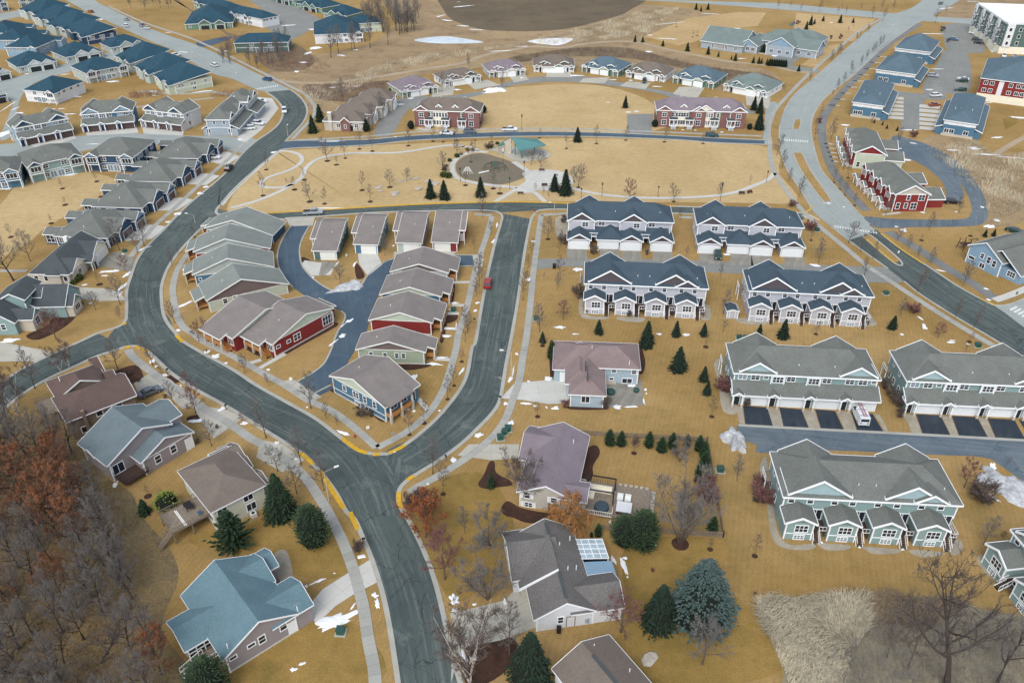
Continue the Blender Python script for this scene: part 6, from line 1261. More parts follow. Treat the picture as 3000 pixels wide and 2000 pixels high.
for pts in([(1745,1075),(1760,1050),(1770,1120),(1796,1240),(1870,1248),(1860,1262),(1800,1258),(1772,1230),(1760,1150)],[(1878,1246),(1950,1252),(1945,1262),(1905,1264),(1885,1256)],[(1985,1255),(2065,1262),(2060,1270),(2010,1272),(1990,1264)],[(2090,1262),(2165,1268),(2160,1276),(2110,1278)],[(2170,1250),(2205,1238),(2210,1262),(2190,1275)],[(1640,835),(1655,825),(1662,880),(1690,925),(1690,950),(1660,942),(1650,880)],[(2245,1280),(2262,1275),(2300,1315),(2340,1345),(2330,1360),(2280,1330),(2250,1300)],[(1330,690),(1340,685),(1345,722),(1400,728),(1380,734),(1335,728)],[(1420,728),(1480,730),(1470,740),(1425,736)],[(1615,700),(1630,705),(1632,732),(1610,732)],[(1695,730),(1760,738),(1750,746),(1700,742)],[(1985,710),(2012,740),(2008,748),(1980,745)],[(630,1275),(645,1262),(660,1268),(672,1310),(668,1335),(640,1330)],[(1278,500),(1300,500),(1302,540),(1280,545),(1275,520)]):
 sheet('gravel_bed',pts,.024,'gravel')
# --- trees
mat('bark',lin((92,80,72)),.9,.25,3);mat('bark_dark',lin((66,58,54)),.9,.25,2);mat('twigs',lin((98,86,80)),.95,.2,1.5);mat('twigs_pale',lin((138,132,124)),.95,.25,.6);mat('twigs_grey',lin((112,107,103)),.95,.22,.8)
mat('twigs_red',lin((118,84,80)),.95,.22,2);mat('twigs_dark',lin((84,76,74)),.95,.22,.8);mat('bark_birch',lin((176,168,158)),.85,.25,5);mat('twigs_orange',lin((150,106,62)),.9,.25,2)
mat('leaf_brown',lin((132,86,56)),.9,.35,1.2,.2,.3);mat('leaf_rust',lin((140,84,52)),.9,.3,2)
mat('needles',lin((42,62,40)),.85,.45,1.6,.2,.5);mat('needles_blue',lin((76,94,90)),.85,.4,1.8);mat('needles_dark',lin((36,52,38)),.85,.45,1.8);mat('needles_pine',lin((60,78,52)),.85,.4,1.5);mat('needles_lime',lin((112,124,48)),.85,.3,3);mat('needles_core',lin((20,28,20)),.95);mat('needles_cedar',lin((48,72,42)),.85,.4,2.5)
mat('reed',lin((178,168,144)),.9,.25,1.5,.25,.12);mat('reed_dark',lin((136,118,94)),.9,.3,1.5)
class Arr:
 def __init__(s):s.v=[];s.f=[]
 def tube(s,pts,rads,k=3):
  b=len(s.v)
  for i,(p,r)in enumerate(zip(pts,rads)):
   d=(pts[min(i+1,len(pts)-1)]-pts[max(i-1,0)]);d.normalize()
   a=Vector((-d.y,d.x,0));a=a.normalized()if a.length>.05 else Vector((1,0,0));c=d.cross(a)
   for j in range(k):t=2*math.pi*j/k;s.v.append(p+a*(r*math.cos(t))+c*(r*math.sin(t)))
  for i in range(len(pts)-1):
   for j in range(k):s.f.append((b+i*k+j,b+i*k+(j+1)%k,b+(i+1)*k+(j+1)%k,b+(i+1)*k+j))
 def spike(s,a,b,r):
  d=(b-a);e=Vector((-d.y,d.x,0));e=e.normalized()if e.length>.01 else Vector((1,0,0));c=d.normalized().cross(e);n=len(s.v)
  s.v+=[a+e*r,a-e*r*.5+c*r*.87,a-e*r*.5-c*r*.87,b];s.f+=[(n,n+1,n+3),(n+1,n+2,n+3),(n+2,n,n+3)]
 def leaf(s,p,sz,rg):
  u=Vector((rg.uniform(-1,1),rg.uniform(-1,1),rg.uniform(-1,1))).normalized();w=u.orthogonal().normalized();w2=Matrix.Rotation(rg.uniform(0,6.28),3,u)@w;n=len(s.v)
  x=u.cross(w2);s.v+=[p-w2*sz,p+x*sz*.6,p+w2*sz,p-x*sz*.55];s.f.append((n,n+1,n+2,n+3))
 def mesh(s,name,m):
  me=bpy.data.meshes.new(name);me.from_pydata([tuple(x)for x in s.v],[],s.f);me.materials.append(M(m));me.update();return me
def bare_tree(seed,H,clear=.22,spread=.5,levels=3,n1=14,up=.55,trunk_r=.13,stems=1,twigs=7,droop=0,lean=0,leaves=0,k1=5,tw=.011,gnarl=.12):
 rg=random.Random(seed);T,Cc,Lf=Arr(),Arr(),Arr()
 def bend(d,a):return(d+Vector((rg.uniform(-a,a),rg.uniform(-a,a),rg.uniform(-a,a)*.6))).normalized()
 def branch(p,d,L,r,lv):
  n=4 if lv==1 else 3;pts=[p];rads=[r]
  for i in range(n):
   d=bend(d,gnarl*(1.5 if lv>1 else 1));d=(d+Vector((0,0,.09-droop*(lv>1)))).normalized();pts.append(pts[-1]+d*(L/n));rads.append(max(tw,r*(1-.72*(i+1)/n)))
  (T if lv==1 and r>.035 else Cc).tube(pts,rads,4 if lv==1 else 3)
  if lv<levels:
   kids=n1//2 if lv==1 else max(3,n1//3)
   for j in range(kids):
    t=.22+.78*(j+rg.random())/kids;i=min(n-1,int(t*n));q=pts[i].lerp(pts[i+1],t*n-i);a=rg.uniform(0,6.28)
    o=d.orthogonal().normalized();o=Matrix.Rotation(a,3,d)@o;nd=(d*.75+o*.75+Vector((0,0,.18-droop))).normalized()
    branch(q,nd,L*rg.uniform(.35,.6)*(1.1-.4*t),rads[i]*.55,lv+1)
  else:
   for j in range(twigs):
    t=.1+.9*(j+rg.random())/twigs;i=min(n-1,int(t*n));q=pts[i].lerp(pts[i+1],t*n-i);nd=bend(d,.75);nd.z+=.12-droop*1.6
    l=L*rg.uniform(.3,.7);Cc.spike(q,q+nd*l,tw)
    if leaves:
     for _ in range(leaves):Lf.leaf(q+nd*l*rg.random()+Vector((rg.gauss(0,.08),rg.gauss(0,.08),rg.gauss(0,.08))),rg.uniform(.06,.13),rg)
 for st in range(stems):
  d=Vector((lean,0,1)).normalized()if stems==1 else Vector((math.cos(st*6.28/stems+rg.random())*.35,math.sin(st*6.28/stems+rg.random())*.35,1)).normalized()
  top=H*(.9 if stems==1 else rg.uniform(.7,.85));n=6;pts=[Vector((0,0,-.1))];rads=[trunk_r*(1.25 if stems==1 else 1)]
  for i in range(n):d=bend(d,gnarl*.55);pts.append(pts[-1]+d*top/n);rads.append(max(tw*1.3,trunk_r*(1-.93*((i+1)/n)**.8)))
  T.tube(pts,rads,k1)
  m=max(4,n1//stems if stems>1 else n1)
  for j in range(m):
   t=clear+(1-clear)*((j+rg.random()*.8)/m);i=min(n-1,int(t*n));q=pts[i].lerp(pts[i+1],t*n-i);a=j*2.4+rg.uniform(-.4,.4)
   up_=up*(.75+.7*t);nd=Vector((math.cos(a),math.sin(a),up_)).normalized();prof=(1.15-t)**.6 if t>.4 else .75+.3*t
   branch(q,nd,H*spread*prof*rg.uniform(.8,1.1),rads[i]*.6+.006,1)
 return T,Cc,Lf
def tree_proto(kind,arrs,bark,tw,leafm='leaf_brown',height=1):
 T,Cc,Lf=arrs;zs=max(v.z for v in Cc.v)if Cc.v else 1
 return(T.mesh('trunk',bark),Cc.mesh('crown',tw),Lf.mesh('leaves',leafm)if Lf.f else None,zs)
TP={}
TP['young']=[tree_proto('y',bare_tree(s,7,.28,.3,3,13,.75,.075,twigs=5,tw=.012),'bark','twigs')for s in(1,2,3,4)]
TP['oval']=[tree_proto('o',bare_tree(s,9,.2,.3,3,17,.95,.11,twigs=6,tw=.012),'bark','twigs_grey')for s in(5,6,7)]
TP['wide']=[tree_proto('w',bare_tree(s,8,.22,.44,3,15,.6,.12,twigs=7,tw=.012),'bark','twigs_grey')for s in(8,9,10)]
TP['red']=[tree_proto('r',bare_tree(s,6,.2,.42,3,15,.55,.09,twigs=8,tw=.013),'bark','twigs_red')for s in(11,12)]
TP['multi']=[tree_proto('m',bare_tree(s,8,.12,.4,3,20,1.0,.07,5,twigs=6,tw=.012,gnarl=.1),'bark','twigs_grey')for s in(13,14)]
TP['birch']=[tree_proto('b',bare_tree(s,10,.2,.3,3,18,.8,.09,3,twigs=6,tw=.011),'bark_birch','twigs')for s in(15,16)]
TP['big']=[tree_proto('f',bare_tree(s,14,.25,.42,3,17,.75,.26,twigs=7,tw=.013,gnarl=.22),'bark_dark','twigs_grey')for s in(17,18,19,20)]
TP['gnarl']=[tree_proto('g',bare_tree(s,13,.3,.5,3,15,.7,.3,twigs=6,tw=.013,gnarl=.3,lean=.4),'bark_dark','twigs_dark')for s in(21,22)]
TP['oakleaf']=[tree_proto('k',bare_tree(s,11,.15,.45,3,17,.5,.17,twigs=6,tw=.015,leaves=2),'bark_dark','twigs_grey')for s in(23,24)]
TP['rustoak']=[tree_proto('k',bare_tree(25,8,.1,.48,3,15,.45,.12,twigs=7,tw=.013,leaves=2),'bark','twigs','leaf_rust')]
TP['willow']=[tree_proto('k',bare_tree(26,7,.15,.48,3,18,.7,.13,twigs=16,tw=.015,droop=.4),'bark','twigs_orange')]
TP['shrub']=[tree_proto('s',bare_tree(s,2.2,.02,.5,2,26,.8,.03,7,twigs=9,tw=.011,gnarl=.2),'twigs','twigs')for s in(27,28)]
TP['redshrub']=[tree_proto('s',bare_tree(s,2.2,.02,.5,2,26,.8,.03,7,twigs=10,tw=.013,gnarl=.2),'twigs_red','twigs_red')for s in(29,30)]
NAMES=dict(young='young_tree',oval='bare_tree',wide='bare_tree',red='crabapple_tree',multi='multi_stem_tree',birch='birch_tree',big='woodland_tree',gnarl='gnarled_tree',oakleaf='oak_tree',rustoak='oak_tree',willow='willow_tree',shrub='bare_shrub',redshrub='red_twig_shrub')
CATS=dict(shrub='shrub',redshrub='shrub')
DESC=dict(young='thin young bare tree',oval='upright bare tree',wide='spreading bare tree',red='reddish bare tree',multi='many-stemmed bare tree',birch='pale barked birch',big='tall bare tree',gnarl='gnarled leaning tree',oakleaf='tree holding brown leaves',rustoak='low tree with rust brown leaves',willow='orange twigged willow',shrub='bare twiggy shrub',redshrub='reddish twiggy shrub')
GRP=dict(young='young street and park trees',oval='upright bare trees',wide='spreading bare trees',red='reddish trees',multi='many-stemmed trees',birch='birches',big='tall bare trees',gnarl='gnarled trees',oakleaf='brown leaved trees',rustoak='brown leaved trees',willow='willows',shrub='bare shrubs',redshrub='red shrubs')
def place_tree(kind,loc,h,label=None,wx=1.0,group=None):
 k=rnd.randrange(len(TP[kind]));tr,cr,lf,zs=TP[kind][k];s=h/zs
 o=empty(NAMES[kind],(loc[0],loc[1],0),rnd.uniform(0,6.28));o.scale=(s*wx,s*wx,s)
 if kind!='shrub' or True:put('trunk',tr,o)
 put('crown',cr,o)
 if lf:put('leaves',lf,o)
 tag(o,label,CATS.get(kind,'tree'),group or GRP[kind])
 if not label:THINGS.append((o,DESC[kind],Vector((loc[0],loc[1],0)),h))
 return o
RINGS=[]
def trees(kind,pts,ring=0,wx=1.0):
 for p in pts:
  g=G(p[0],p[1]);h=height_at(g,p[0],p[2])if len(p)>2 else 6
  h*=1.05
  place_tree(kind,g,h,None,wx)
  if ring:RINGS.append((g,ring*rnd.uniform(.85,1.15)))
U(0,500)
trees('young',[(100,610,490),(575,165,70),(600,315,240),(470,485,400),(890,100,20),(925,240,200),(915,1045,920),(1775,610,490)],.8)
trees('wide',[(280,830,550),(1100,730,440),(880,1280,1110),(1105,1230,970)]);trees('oval',[(1265,750,530),(1325,690,450),(1605,1400,1190),(1105,1365,1250),(1900,1480,1330)]);trees('red',[(1150,920,770),(1830,1570,1380)]);trees('big',[(125,1010,560)]);trees('red',[(520,1550,1280)],0,1.2)
trees('oval',[(1585,885,690)],0,.8)
U(750,500)
trees('young',[(65,230,20),(355,175,60),(630,305,150),(1050,285,120),(2240,210,140),(975,180,10),(1925,135,0),(2180,165,0),(445,85,-10)],.9);trees('wide',[(1230,152,-10),(495,285,100)],.9);trees('oval',[(2085,425,210),(1185,780,555),(2050,1060,760),(2030,1155,980),(1945,1490,1230)]);trees('wide',[(780,1045,860),(1385,100,-30)]);trees('young',[(2165,590,450),(2005,730,600),(1920,1568,1380)])
trees('red',[(280,110,70),(345,95,50)])
U(750,0)
trees('wide',[(655,1480,1260),(1845,1420,1280),(1720,1560,1390)],.9);trees('young',[(740,1515,1430),(820,1455,1270),(950,1370,1180),(1070,1390,1210),(1400,1340,1165),(1625,1300,1165),(1720,1305,1150),(1845,1295,1150),(2165,1305,1220),(95,1560,1400),(1975,1490,1290)],.8)
trees('oval',[(800,930,710),(1075,1190,950),(1165,1080,840),(1710,850,665),(2260,820,650),(1955,620,490)]);trees('big',[(1215,410,150),(690,530,250),(760,490,220),(880,460,250),(910,460,195),(1050,440,180),(1390,300,20),(1320,320,20)],0,.8)
U(1500,0)
trees('young',[(250,1270,1180),(500,1365,1220),(775,1320,1140),(1045,1290,1150),(1400,1305,1160),(1755,1320,1220),(1510,250,200),(1660,340,280),(1700,330,280)],.7);trees('wide',[(265,1560,1380),(175,1520,1370)])
U(2250,0)
trees('oval',[(385,755,640),(640,820,720),(695,765,660),(765,680,560),(850,600,505),(900,550,455),(955,490,400),(980,470,385),(1025,430,335),(1050,400,320),(590,880,820),(575,1300,1080),(80,1430,1230),(125,1550,1370),(1185,1320,1170),(690,1560,1340),(920,1450,1330),(580,560,450),(640,510,400),(665,500,400),(815,380,300),(845,350,280),(915,300,220)])
trees('young',[(475,1080,960),(435,1200,1080),(935,1170,1050),(150,840,770),(960,170,50),(1050,200,60),(1535,215,70),(1630,140,50),(1150,105,0),(850,100,30),(680,85,30),(640,130,60),(715,130,60),(300,105,30),(205,80,10),(90,90,0),(465,115,0),(1035,110,0),(785,262,215),(735,300,240),(430,1290,1160)]);trees('redshrub',[(1330,1265,1195),(270,225,185),(470,1130,1080)],0,1.3);trees('shrub',[(665,360,310),(575,360,320),(1600,290,235),(1650,390,350)])
U(1500,500)
trees('young',[(210,190,100),(335,260,190),(285,220,140),(1550,455,330),(430,760,640),(175,760,620),(150,890,760),(100,1190,920),(125,1060,900),(1235,775,690),(1600,790,690),(1935,1480,1345),(1910,975,850),(1785,1575,1480),(2190,120,40),(445,1000,770),(290,990,930)]);trees('wide',[(565,100,-40),(610,155,-70),(1485,285,115),(330,630,420),(1910,220,110)],.7);trees('red',[(1080,275,75),(470,1370,1190)]);trees('oval',[(415,1085,935),(255,1480,1220),(1940,1320,1090)])
trees('shrub',[(750,770,680),(1240,770,720),(690,1310,1270),(1080,1340,1280),(1470,1330,1280),(1700,1250,1120),(480,680,560),(610,1180,1040),(480,480,400)])
U(2250,500)
trees('oval',[(190,105,-25),(285,240,45),(1480,545,375),(850,740,575),(960,810,655),(1290,720,585),(1380,790,685),(1490,855,695),(885,960,805),(465,840,615),(1370,1115,870),(1790,1055,810),(1720,1350,1155),(1890,1445,1240),(1750,390,235),(1080,415,235)]);trees('young',[(600,110,-45),(735,65,-65),(655,170,45),(700,225,85),(795,320,195),(395,640,500),(440,1500,1375),(1410,640,580),(1860,600,560),(1850,1570,1470)],.6);trees('wide',[(740,665,455),(1185,645,515)]);trees('red',[(1560,1535,1385)],0,1.2);trees('oval',[(1215,1340,1170)]);trees('redshrub',[(1330,1310,1220),(380,550,460),(225,330,270)],0,1.5)
U(0,1000)
trees('wide',[(1085,250,-30),(1945,960,725)]);trees('oval',[(325,435,80),(1405,220,-70),(1600,580,360),(2250,290,95),(1495,320,205)]);trees('red',[(1800,660,400),(1720,420,270),(2225,740,650)]);trees('birch',[(165,660,230),(560,270,40),(640,235,-10),(60,640,260)]);trees('young',[(1360,1420,1325),(1490,1450,1355)],.8)
trees('shrub',[(1180,320,270),(1280,370,330),(2000,800,760),(1825,940,890),(1520,520,480)])
U(750,1000)
trees('oval',[(95,885,530),(415,1130,765),(505,615,270),(625,1365,1010),(1625,1215,870),(645,705,555),(750,775,665),(120,410,290)]);trees('wide',[(200,1190,945),(375,1395,1140)]);trees('young',[(1720,1400,1145),(1410,855,635),(1545,750,535),(1760,530,325),(1820,405,215),(1890,185,55)],.5);trees('shrub',[(970,690,600),(1060,680,620),(1440,1540,1400),(1540,1560,1380)],0,1.3)
U(1500,1000)
trees('young',[(235,690,545),(280,40,-25),(1835,690,515),(1120,1025,885),(1780,50,-10)],.6);trees('multi',[(1540,1105,870)]);trees('oval',[(2065,1275,1045)]);trees('birch',[(110,1480,1080),(60,1330,1000)]);trees('redshrub',[(1930,450,330),(1970,470,370),(1780,1350,1240),(1790,1480,1340),(2270,1330,1230),(2300,1480,1340),(490,600,540)],0,1.4);trees('shrub',[(1130,950,880),(1700,1300,1230),(2160,600,520),(860,610,510)])
U(2250,1000)
trees('shrub',[(1970,1480,1300)],0,1.6);trees('red',[(1800,1340,1090)]);trees('young',[(2180,1155,1060),(1820,95,-10)]);trees('redshrub',[(20,420,330),(30,520,400)])
trees('shrub',[(1060,430,330),(1120,520,420),(1180,600,480),(1200,690,600)])
U(750,1500)
trees('rustoak',[(1565,230,-110)],0,1.15);trees('oval',[(1920,190,-50)]);trees('multi',[(2140,325,-10),(2130,800,400)],0,1.25);trees('red',[(1735,615,160),(1640,350,180)]);trees('birch',[(1945,1420,930),(1965,1560,980)]);trees('shrub',[(950,365,265)],0,1.2);trees('oval',[(2330,1300,900)])
U(1500,1500)
trees('multi',[(1545,290,-380)],1.6,1.05);trees('wide',[(1745,1395,1010)],0,1.15);trees('young',[(2230,400,215),(1820,340,245),(1860,560,425)],.5);trees('red',[(1000,1100,770)],0,1.3);trees('willow',[(500,235,-130)],0,1.25);trees('willow',[(370,60,-70)],0,1.0);trees('redshrub',[(1290,545,515),(2230,760,735)])
U(2250,1500)
trees('oval',[(1980,295,50)]);trees('red',[(2150,240,170)]);trees('gnarl',[(1640,1620,580)],0,.95);trees('big',[(2090,1600,840)],0,.7);trees('young',[(1090,1330,990),(1290,1430,930)])
U(1500,1000);trees('shrub',[(2250,1480,1390)])
def inside(p,poly):
 c=False;j=len(poly)-1
 for i in range(len(poly)):
  if(poly[i][1]>p[1])!=(poly[j][1]>p[1])and p[0]<(poly[j][0]-poly[i][0])*(p[1]-poly[i][1])/(poly[j][1]-poly[i][1])+poly[i][0]:c=not c
  j=i
 return c
UD()
wood=[(-60,985),(60,1000),(150,1010),(220,1110),(290,1180),(280,1290),(330,1390),(350,1480),(380,1560),(400,1700),(-60,1760)]
wp=[G(*p).to_2d()for p in wood];got=[]
tries=0
while len(got)<78 and tries<9000:
 tries+=1;x,y=rnd.uniform(-60,400),rnd.uniform(985,1740)
 if not inside((x,y),wood):continue
 g=G(x,y)
 if any((g-q).length<2.6 for q in got):continue
 got.append(g);py=y
 kind='oakleaf' if(1085<y<1260 and x<190 and rnd.random()<.62)or rnd.random()<.08 else('gnarl' if rnd.random()<.12 else 'big')
 h=rnd.uniform(8,12.5)if y<1300 else rnd.uniform(7,11)
 place_tree(kind,g,h,{'oakleaf':'tree still holding brown leaves among the tangled woods at lower left','gnarl':'crooked dark tree among the tangled woods at lower left','big':'bare grey tree among the tangled woods at lower left'}[kind],rnd.uniform(.75,1.05),'trees of the lower left woods')
for x,y,h in((262,1320,9.5),(300,1335,7),(305,1375,7),(190,1430,8),(45,1490,10),(150,1600,9),(250,1250,7.5)):place_tree('big',G(x,y),h,None,1.1)
for(x0,x1,y0,y1,n,h0,h1,lab,kd)in((838,965,30,76,34,9,15,'tall grey tree in the dense grove beside the brown field','big'),(505,660,100,158,34,6,10,'bare tree in the brown thicket below the far court','big'),(290,400,-15,25,16,6,9,'bare tree in the gully at the top edge','big')):
 for _ in range(n):place_tree(kd,G(rnd.uniform(x0,x1),rnd.uniform(y0,y1)),rnd.uniform(h0,h1),lab,.7,'trees of the far groves')
# --- conifers
def conifer(seed,H,Rm,prof,whorls,nb,droop,clump,core=.72,base=.04,cn=5):
 rg=random.Random(seed);A,K,T=Arr(),Arr(),Arr()
 T.tube([Vector((0,0,-.1)),Vector((0,0,H*.5)),Vector((0,0,H*.97))],[H*.018+.04,H*.012+.02,.01],6)
 ph_=[rg.uniform(0,6.28)for _ in range(4)]
 for w in range(whorls):
  t=base+(1-base)*(w+rg.uniform(-.3,.3))/whorls;t=min(max(t,.02),.985);r0=Rm*prof(t)
  for j in range(nb):
   a=j*6.283/nb+w*1.3+rg.uniform(-.25,.25);r=r0*rg.uniform(.6,1.18)*(1+.1*math.sin(2*a+ph_[0])+.08*math.sin(5*t*3+a+ph_[1]))
   for c in range(cn):
    f=.3+.7*(c+rg.random())/cn;z=H*t-droop*r*f*f+.1*rg.uniform(-1,1);p=Vector((math.cos(a)*r*f,math.sin(a)*r*f,z))+Vector((rg.gauss(0,.05),rg.gauss(0,.05),rg.gauss(0,.04)))*H*.12
    out=Vector((math.cos(a+rg.uniform(-.5,.5)),math.sin(a+rg.uniform(-.5,.5)),-droop*f*1.1+rg.uniform(-.2,.3))).normalized();side=out.cross(Vector((0,0,1))).normalized();s=clump*rg.uniform(.7,1.25)*(.6+.5*(1-t))
    upv=out.cross(side)*s*rg.uniform(-.5,.1);n=len(A.v)
    A.v+=[p-out*s*.6,p+side*s*.5+upv*.5,p+out*s,p-side*s*.5+upv*.5];A.f.append((n,n+1,n+2,n+3))
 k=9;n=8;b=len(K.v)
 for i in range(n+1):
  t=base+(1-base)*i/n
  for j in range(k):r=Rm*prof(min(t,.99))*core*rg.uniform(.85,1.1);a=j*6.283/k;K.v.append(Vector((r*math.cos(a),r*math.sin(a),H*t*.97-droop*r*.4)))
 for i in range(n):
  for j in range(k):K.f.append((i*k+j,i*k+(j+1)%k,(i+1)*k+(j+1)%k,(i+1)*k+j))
 return A,K,T,H
spr=lambda t:(1-t)**.85*(1 if t>.08 else .7+t*3.7)
CP={}
def cproto(kind,arr,m):
 A,K,T,H=arr;b=MB();off=len(A.v)
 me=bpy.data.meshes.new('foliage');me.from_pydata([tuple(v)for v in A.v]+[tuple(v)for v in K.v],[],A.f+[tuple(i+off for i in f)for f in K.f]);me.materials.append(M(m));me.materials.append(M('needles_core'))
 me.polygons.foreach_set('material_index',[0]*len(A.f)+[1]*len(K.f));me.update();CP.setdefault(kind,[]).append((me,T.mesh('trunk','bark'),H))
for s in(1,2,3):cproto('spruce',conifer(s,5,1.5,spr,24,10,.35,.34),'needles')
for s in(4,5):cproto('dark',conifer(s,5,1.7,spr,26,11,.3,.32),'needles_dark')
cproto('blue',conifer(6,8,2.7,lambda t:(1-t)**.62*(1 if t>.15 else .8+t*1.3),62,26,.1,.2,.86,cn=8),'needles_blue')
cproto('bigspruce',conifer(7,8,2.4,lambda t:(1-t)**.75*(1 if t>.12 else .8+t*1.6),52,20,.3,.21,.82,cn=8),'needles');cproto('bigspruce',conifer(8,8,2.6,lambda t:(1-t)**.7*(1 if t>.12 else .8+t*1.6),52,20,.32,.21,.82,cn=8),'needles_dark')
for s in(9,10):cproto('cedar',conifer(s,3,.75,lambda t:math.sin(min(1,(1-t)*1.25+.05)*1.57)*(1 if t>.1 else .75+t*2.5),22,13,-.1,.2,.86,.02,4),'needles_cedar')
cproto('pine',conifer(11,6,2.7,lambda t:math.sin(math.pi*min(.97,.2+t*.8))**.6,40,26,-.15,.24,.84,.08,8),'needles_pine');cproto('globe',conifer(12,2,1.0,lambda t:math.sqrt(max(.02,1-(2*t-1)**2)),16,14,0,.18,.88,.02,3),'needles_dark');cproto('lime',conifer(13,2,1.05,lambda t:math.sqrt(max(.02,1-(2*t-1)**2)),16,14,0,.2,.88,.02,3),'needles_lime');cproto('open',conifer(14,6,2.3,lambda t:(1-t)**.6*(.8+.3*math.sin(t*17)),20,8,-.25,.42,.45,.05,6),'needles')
CN=dict(spruce=('spruce_tree','green spruce'),dark=('spruce_tree','dark green spruce'),blue=('blue_spruce','big blue green spruce'),bigspruce=('spruce_tree','large dense spruce'),cedar=('arborvitae','narrow green arborvitae'),pine=('pine_tree','rounded soft pine'),globe=('evergreen_shrub','clipped dark evergreen'),lime=('evergreen_shrub','yellow green evergreen shrub'),open=('pine_tree','open branched pine'))
def conifers(kind,pts,wx=1.0):
 for p in pts:
  g=G(p[0],p[1]);h=height_at(g,p[0],p[2])*1.03;k=rnd.randrange(len(CP[kind]));me,tr,H=CP[kind][k];s=h/H
  w=s*wx*rnd.uniform(.92,1.08)if len(p)<4 else p[3]*s
  o=empty(CN[kind][0],(g.x,g.y,0),rnd.uniform(0,6.28));o.scale=(w,w,s);put('foliage',me,o);put('trunk',tr,o);tag(o,None,'shrub' if 'shrub' in CN[kind][0]else 'tree','evergreens');THINGS.append((o,CN[kind][1],Vector((g.x,g.y,0)),h))
U(750,500);conifers('dark',[(1605,250,80),(1730,260,90),(2065,240,60)])
U(1500,500);conifers('dark',[(390,185,30),(490,215,-10),(795,1495,1370),(1235,1605,1385),(1505,1515,1380),(1760,1510,1400),(2265,1525,1410),(280,1575,1480)])
U(2250,500);conifers('dark',[(1140,1450,1330),(135,1530,1365),(1990,605,540),(2070,600,535)])
U(1500,1000);conifers('dark',[(1525,268,50),(1760,358,230),(1790,482,360),(1240,55,-80)]);conifers('cedar',[(895,945,810),(1000,955,825),(1255,965,830),(1370,1010,880),(1470,975,840),(1605,960,855),(1715,1000,865),(1760,1055,920),(1765,1150,1010),(1725,1230,1110),(1795,1255,1170),(365,150,0)])
U(1500,1500);conifers('bigspruce',[(1345,1030,680),(165,1560,1120)],1.1);conifers('blue',[(1720,985,460)],1.12);conifers('cedar',[(1840,172,40),(790,215,110),(730,225,180)]);conifers('pine',[(1035,290,40),(1195,310,5)],.8)
U(750,1500);conifers('pine',[(540,292,-50)],.72)
U(750,1000);conifers('bigspruce',[(235,1600,1225)],1.1);conifers('spruce',[(190,1400,1220),(2160,1330,1200)])
U(0,1500);conifers('open',[(2150,310,-5)],1.15);conifers('pine',[(1935,1720,1375)],.72)
U(0,1000);conifers('spruce',[(1335,1575,1450)],1.4);conifers('lime',[(1550,1540,1400)])
U(750,0);conifers('spruce',[(1240,930,810),(590,1115,960),(525,1220,1060)],1.15);conifers('cedar',[(1015,1205,1095)],1.3);conifers('globe',[(1425,1185,1110),(2035,1165,1090),(2085,1040,965)])
U(1500,0);conifers('dark',[(1040,990,880),(600,1302,1170),(2220,1010,885),(2275,1040,895),(2265,1190,1020)]);conifers('globe',[(1310,1165,1100),(2180,1190,1135)]);conifers('spruce',[(1130,387,325),(1200,390,335),(1385,425,370),(1610,470,390),(1800,500,425),(1895,522,475),(2050,560,490),(2015,547,510),(2215,582,520),(2265,587,525),(2290,587,535),(2245,487,435),(2305,482,398),(2340,597,540),(1690,90,30),(1735,107,60),(1800,90,30)],1.15)
U(2250,0);conifers('spruce',[(20,472,375),(350,272,195),(390,232,145),(425,222,175),(505,197,145),(660,212,135),(780,212,165),(280,657,595),(975,1130,1093),(1050,1150,1113),(1090,1182,1143),(1185,1202,1160)],1.1);conifers('cedar',[(10+21*i,606+i*1.5,540+i*1.5)for i in range(8)],1.25)
U(1280,380,5.6);conifers('lime',[(110,770,690),(190,785,700),(330,455,390),(210,520,470),(990,240,195)],1.5);trees('shrub',[(140,690,560),(500,360,290),(590,350,290),(840,320,210),(880,310,215),(400,420,370)],0,1.3)
U(0,500);conifers('lime',[(675,1045,1005),(705,1020,975),(735,1000,950)],1.2)
# --- masses nobody could count
def mass(name,poly,n,fn,m,seed=1):
 rg=random.Random(seed);A=Arr();P=[G(*p).to_2d()for p in poly];xs=[p.x for p in P];ys=[p.y for p in P];pl=[tuple(p)for p in P];k=0
 while k<n:
  x,y=rg.uniform(min(xs),max(xs)),rg.uniform(min(ys),max(ys))
  if inside((x,y),pl):fn(A,Vector((x,y,0)),rg);k+=1
 o=put(name,A.mesh(name,m));tag(o,kind='stuff');return o
def reed(A,p,rg):
 a=2.2+1.6*math.sin(p.x*.32+1.3*math.sin(p.y*.28))+rg.gauss(0,.35);L=rg.uniform(1.0,2.1);l=rg.uniform(.7,1.35);w=.03
 d=Vector((math.cos(a),math.sin(a),0));s=Vector((-d.y,d.x,0))*w;q=p+d*L*.45*l+Vector((0,0,L*.62));e=p+d*L*l+Vector((0,0,L*rg.uniform(.3,.6)));n=len(A.v);A.v+=[p-s,p+s,q+s,q-s,e];A.f+=[(n,n+1,n+2,n+3),(n+3,n+2,n+4)]
def brush(h0,h1,k=7,r=.6):
 def f(A,p,rg):
  for _ in range(k):
   a=rg.uniform(0,6.28);h=rg.uniform(h0,h1);q=p+Vector((rg.gauss(0,r*.4),rg.gauss(0,r*.4),0));e=q+Vector((math.cos(a)*r*rg.random(),math.sin(a)*r*rg.random(),h));A.spike(q,e,.016)
   for _ in range(3):m_=q.lerp(e,rg.uniform(.3,.9));A.spike(m_,m_+Vector((rg.gauss(0,.35),rg.gauss(0,.35),rg.uniform(.1,.6)))*h*.5,.012)
 return f
UD()
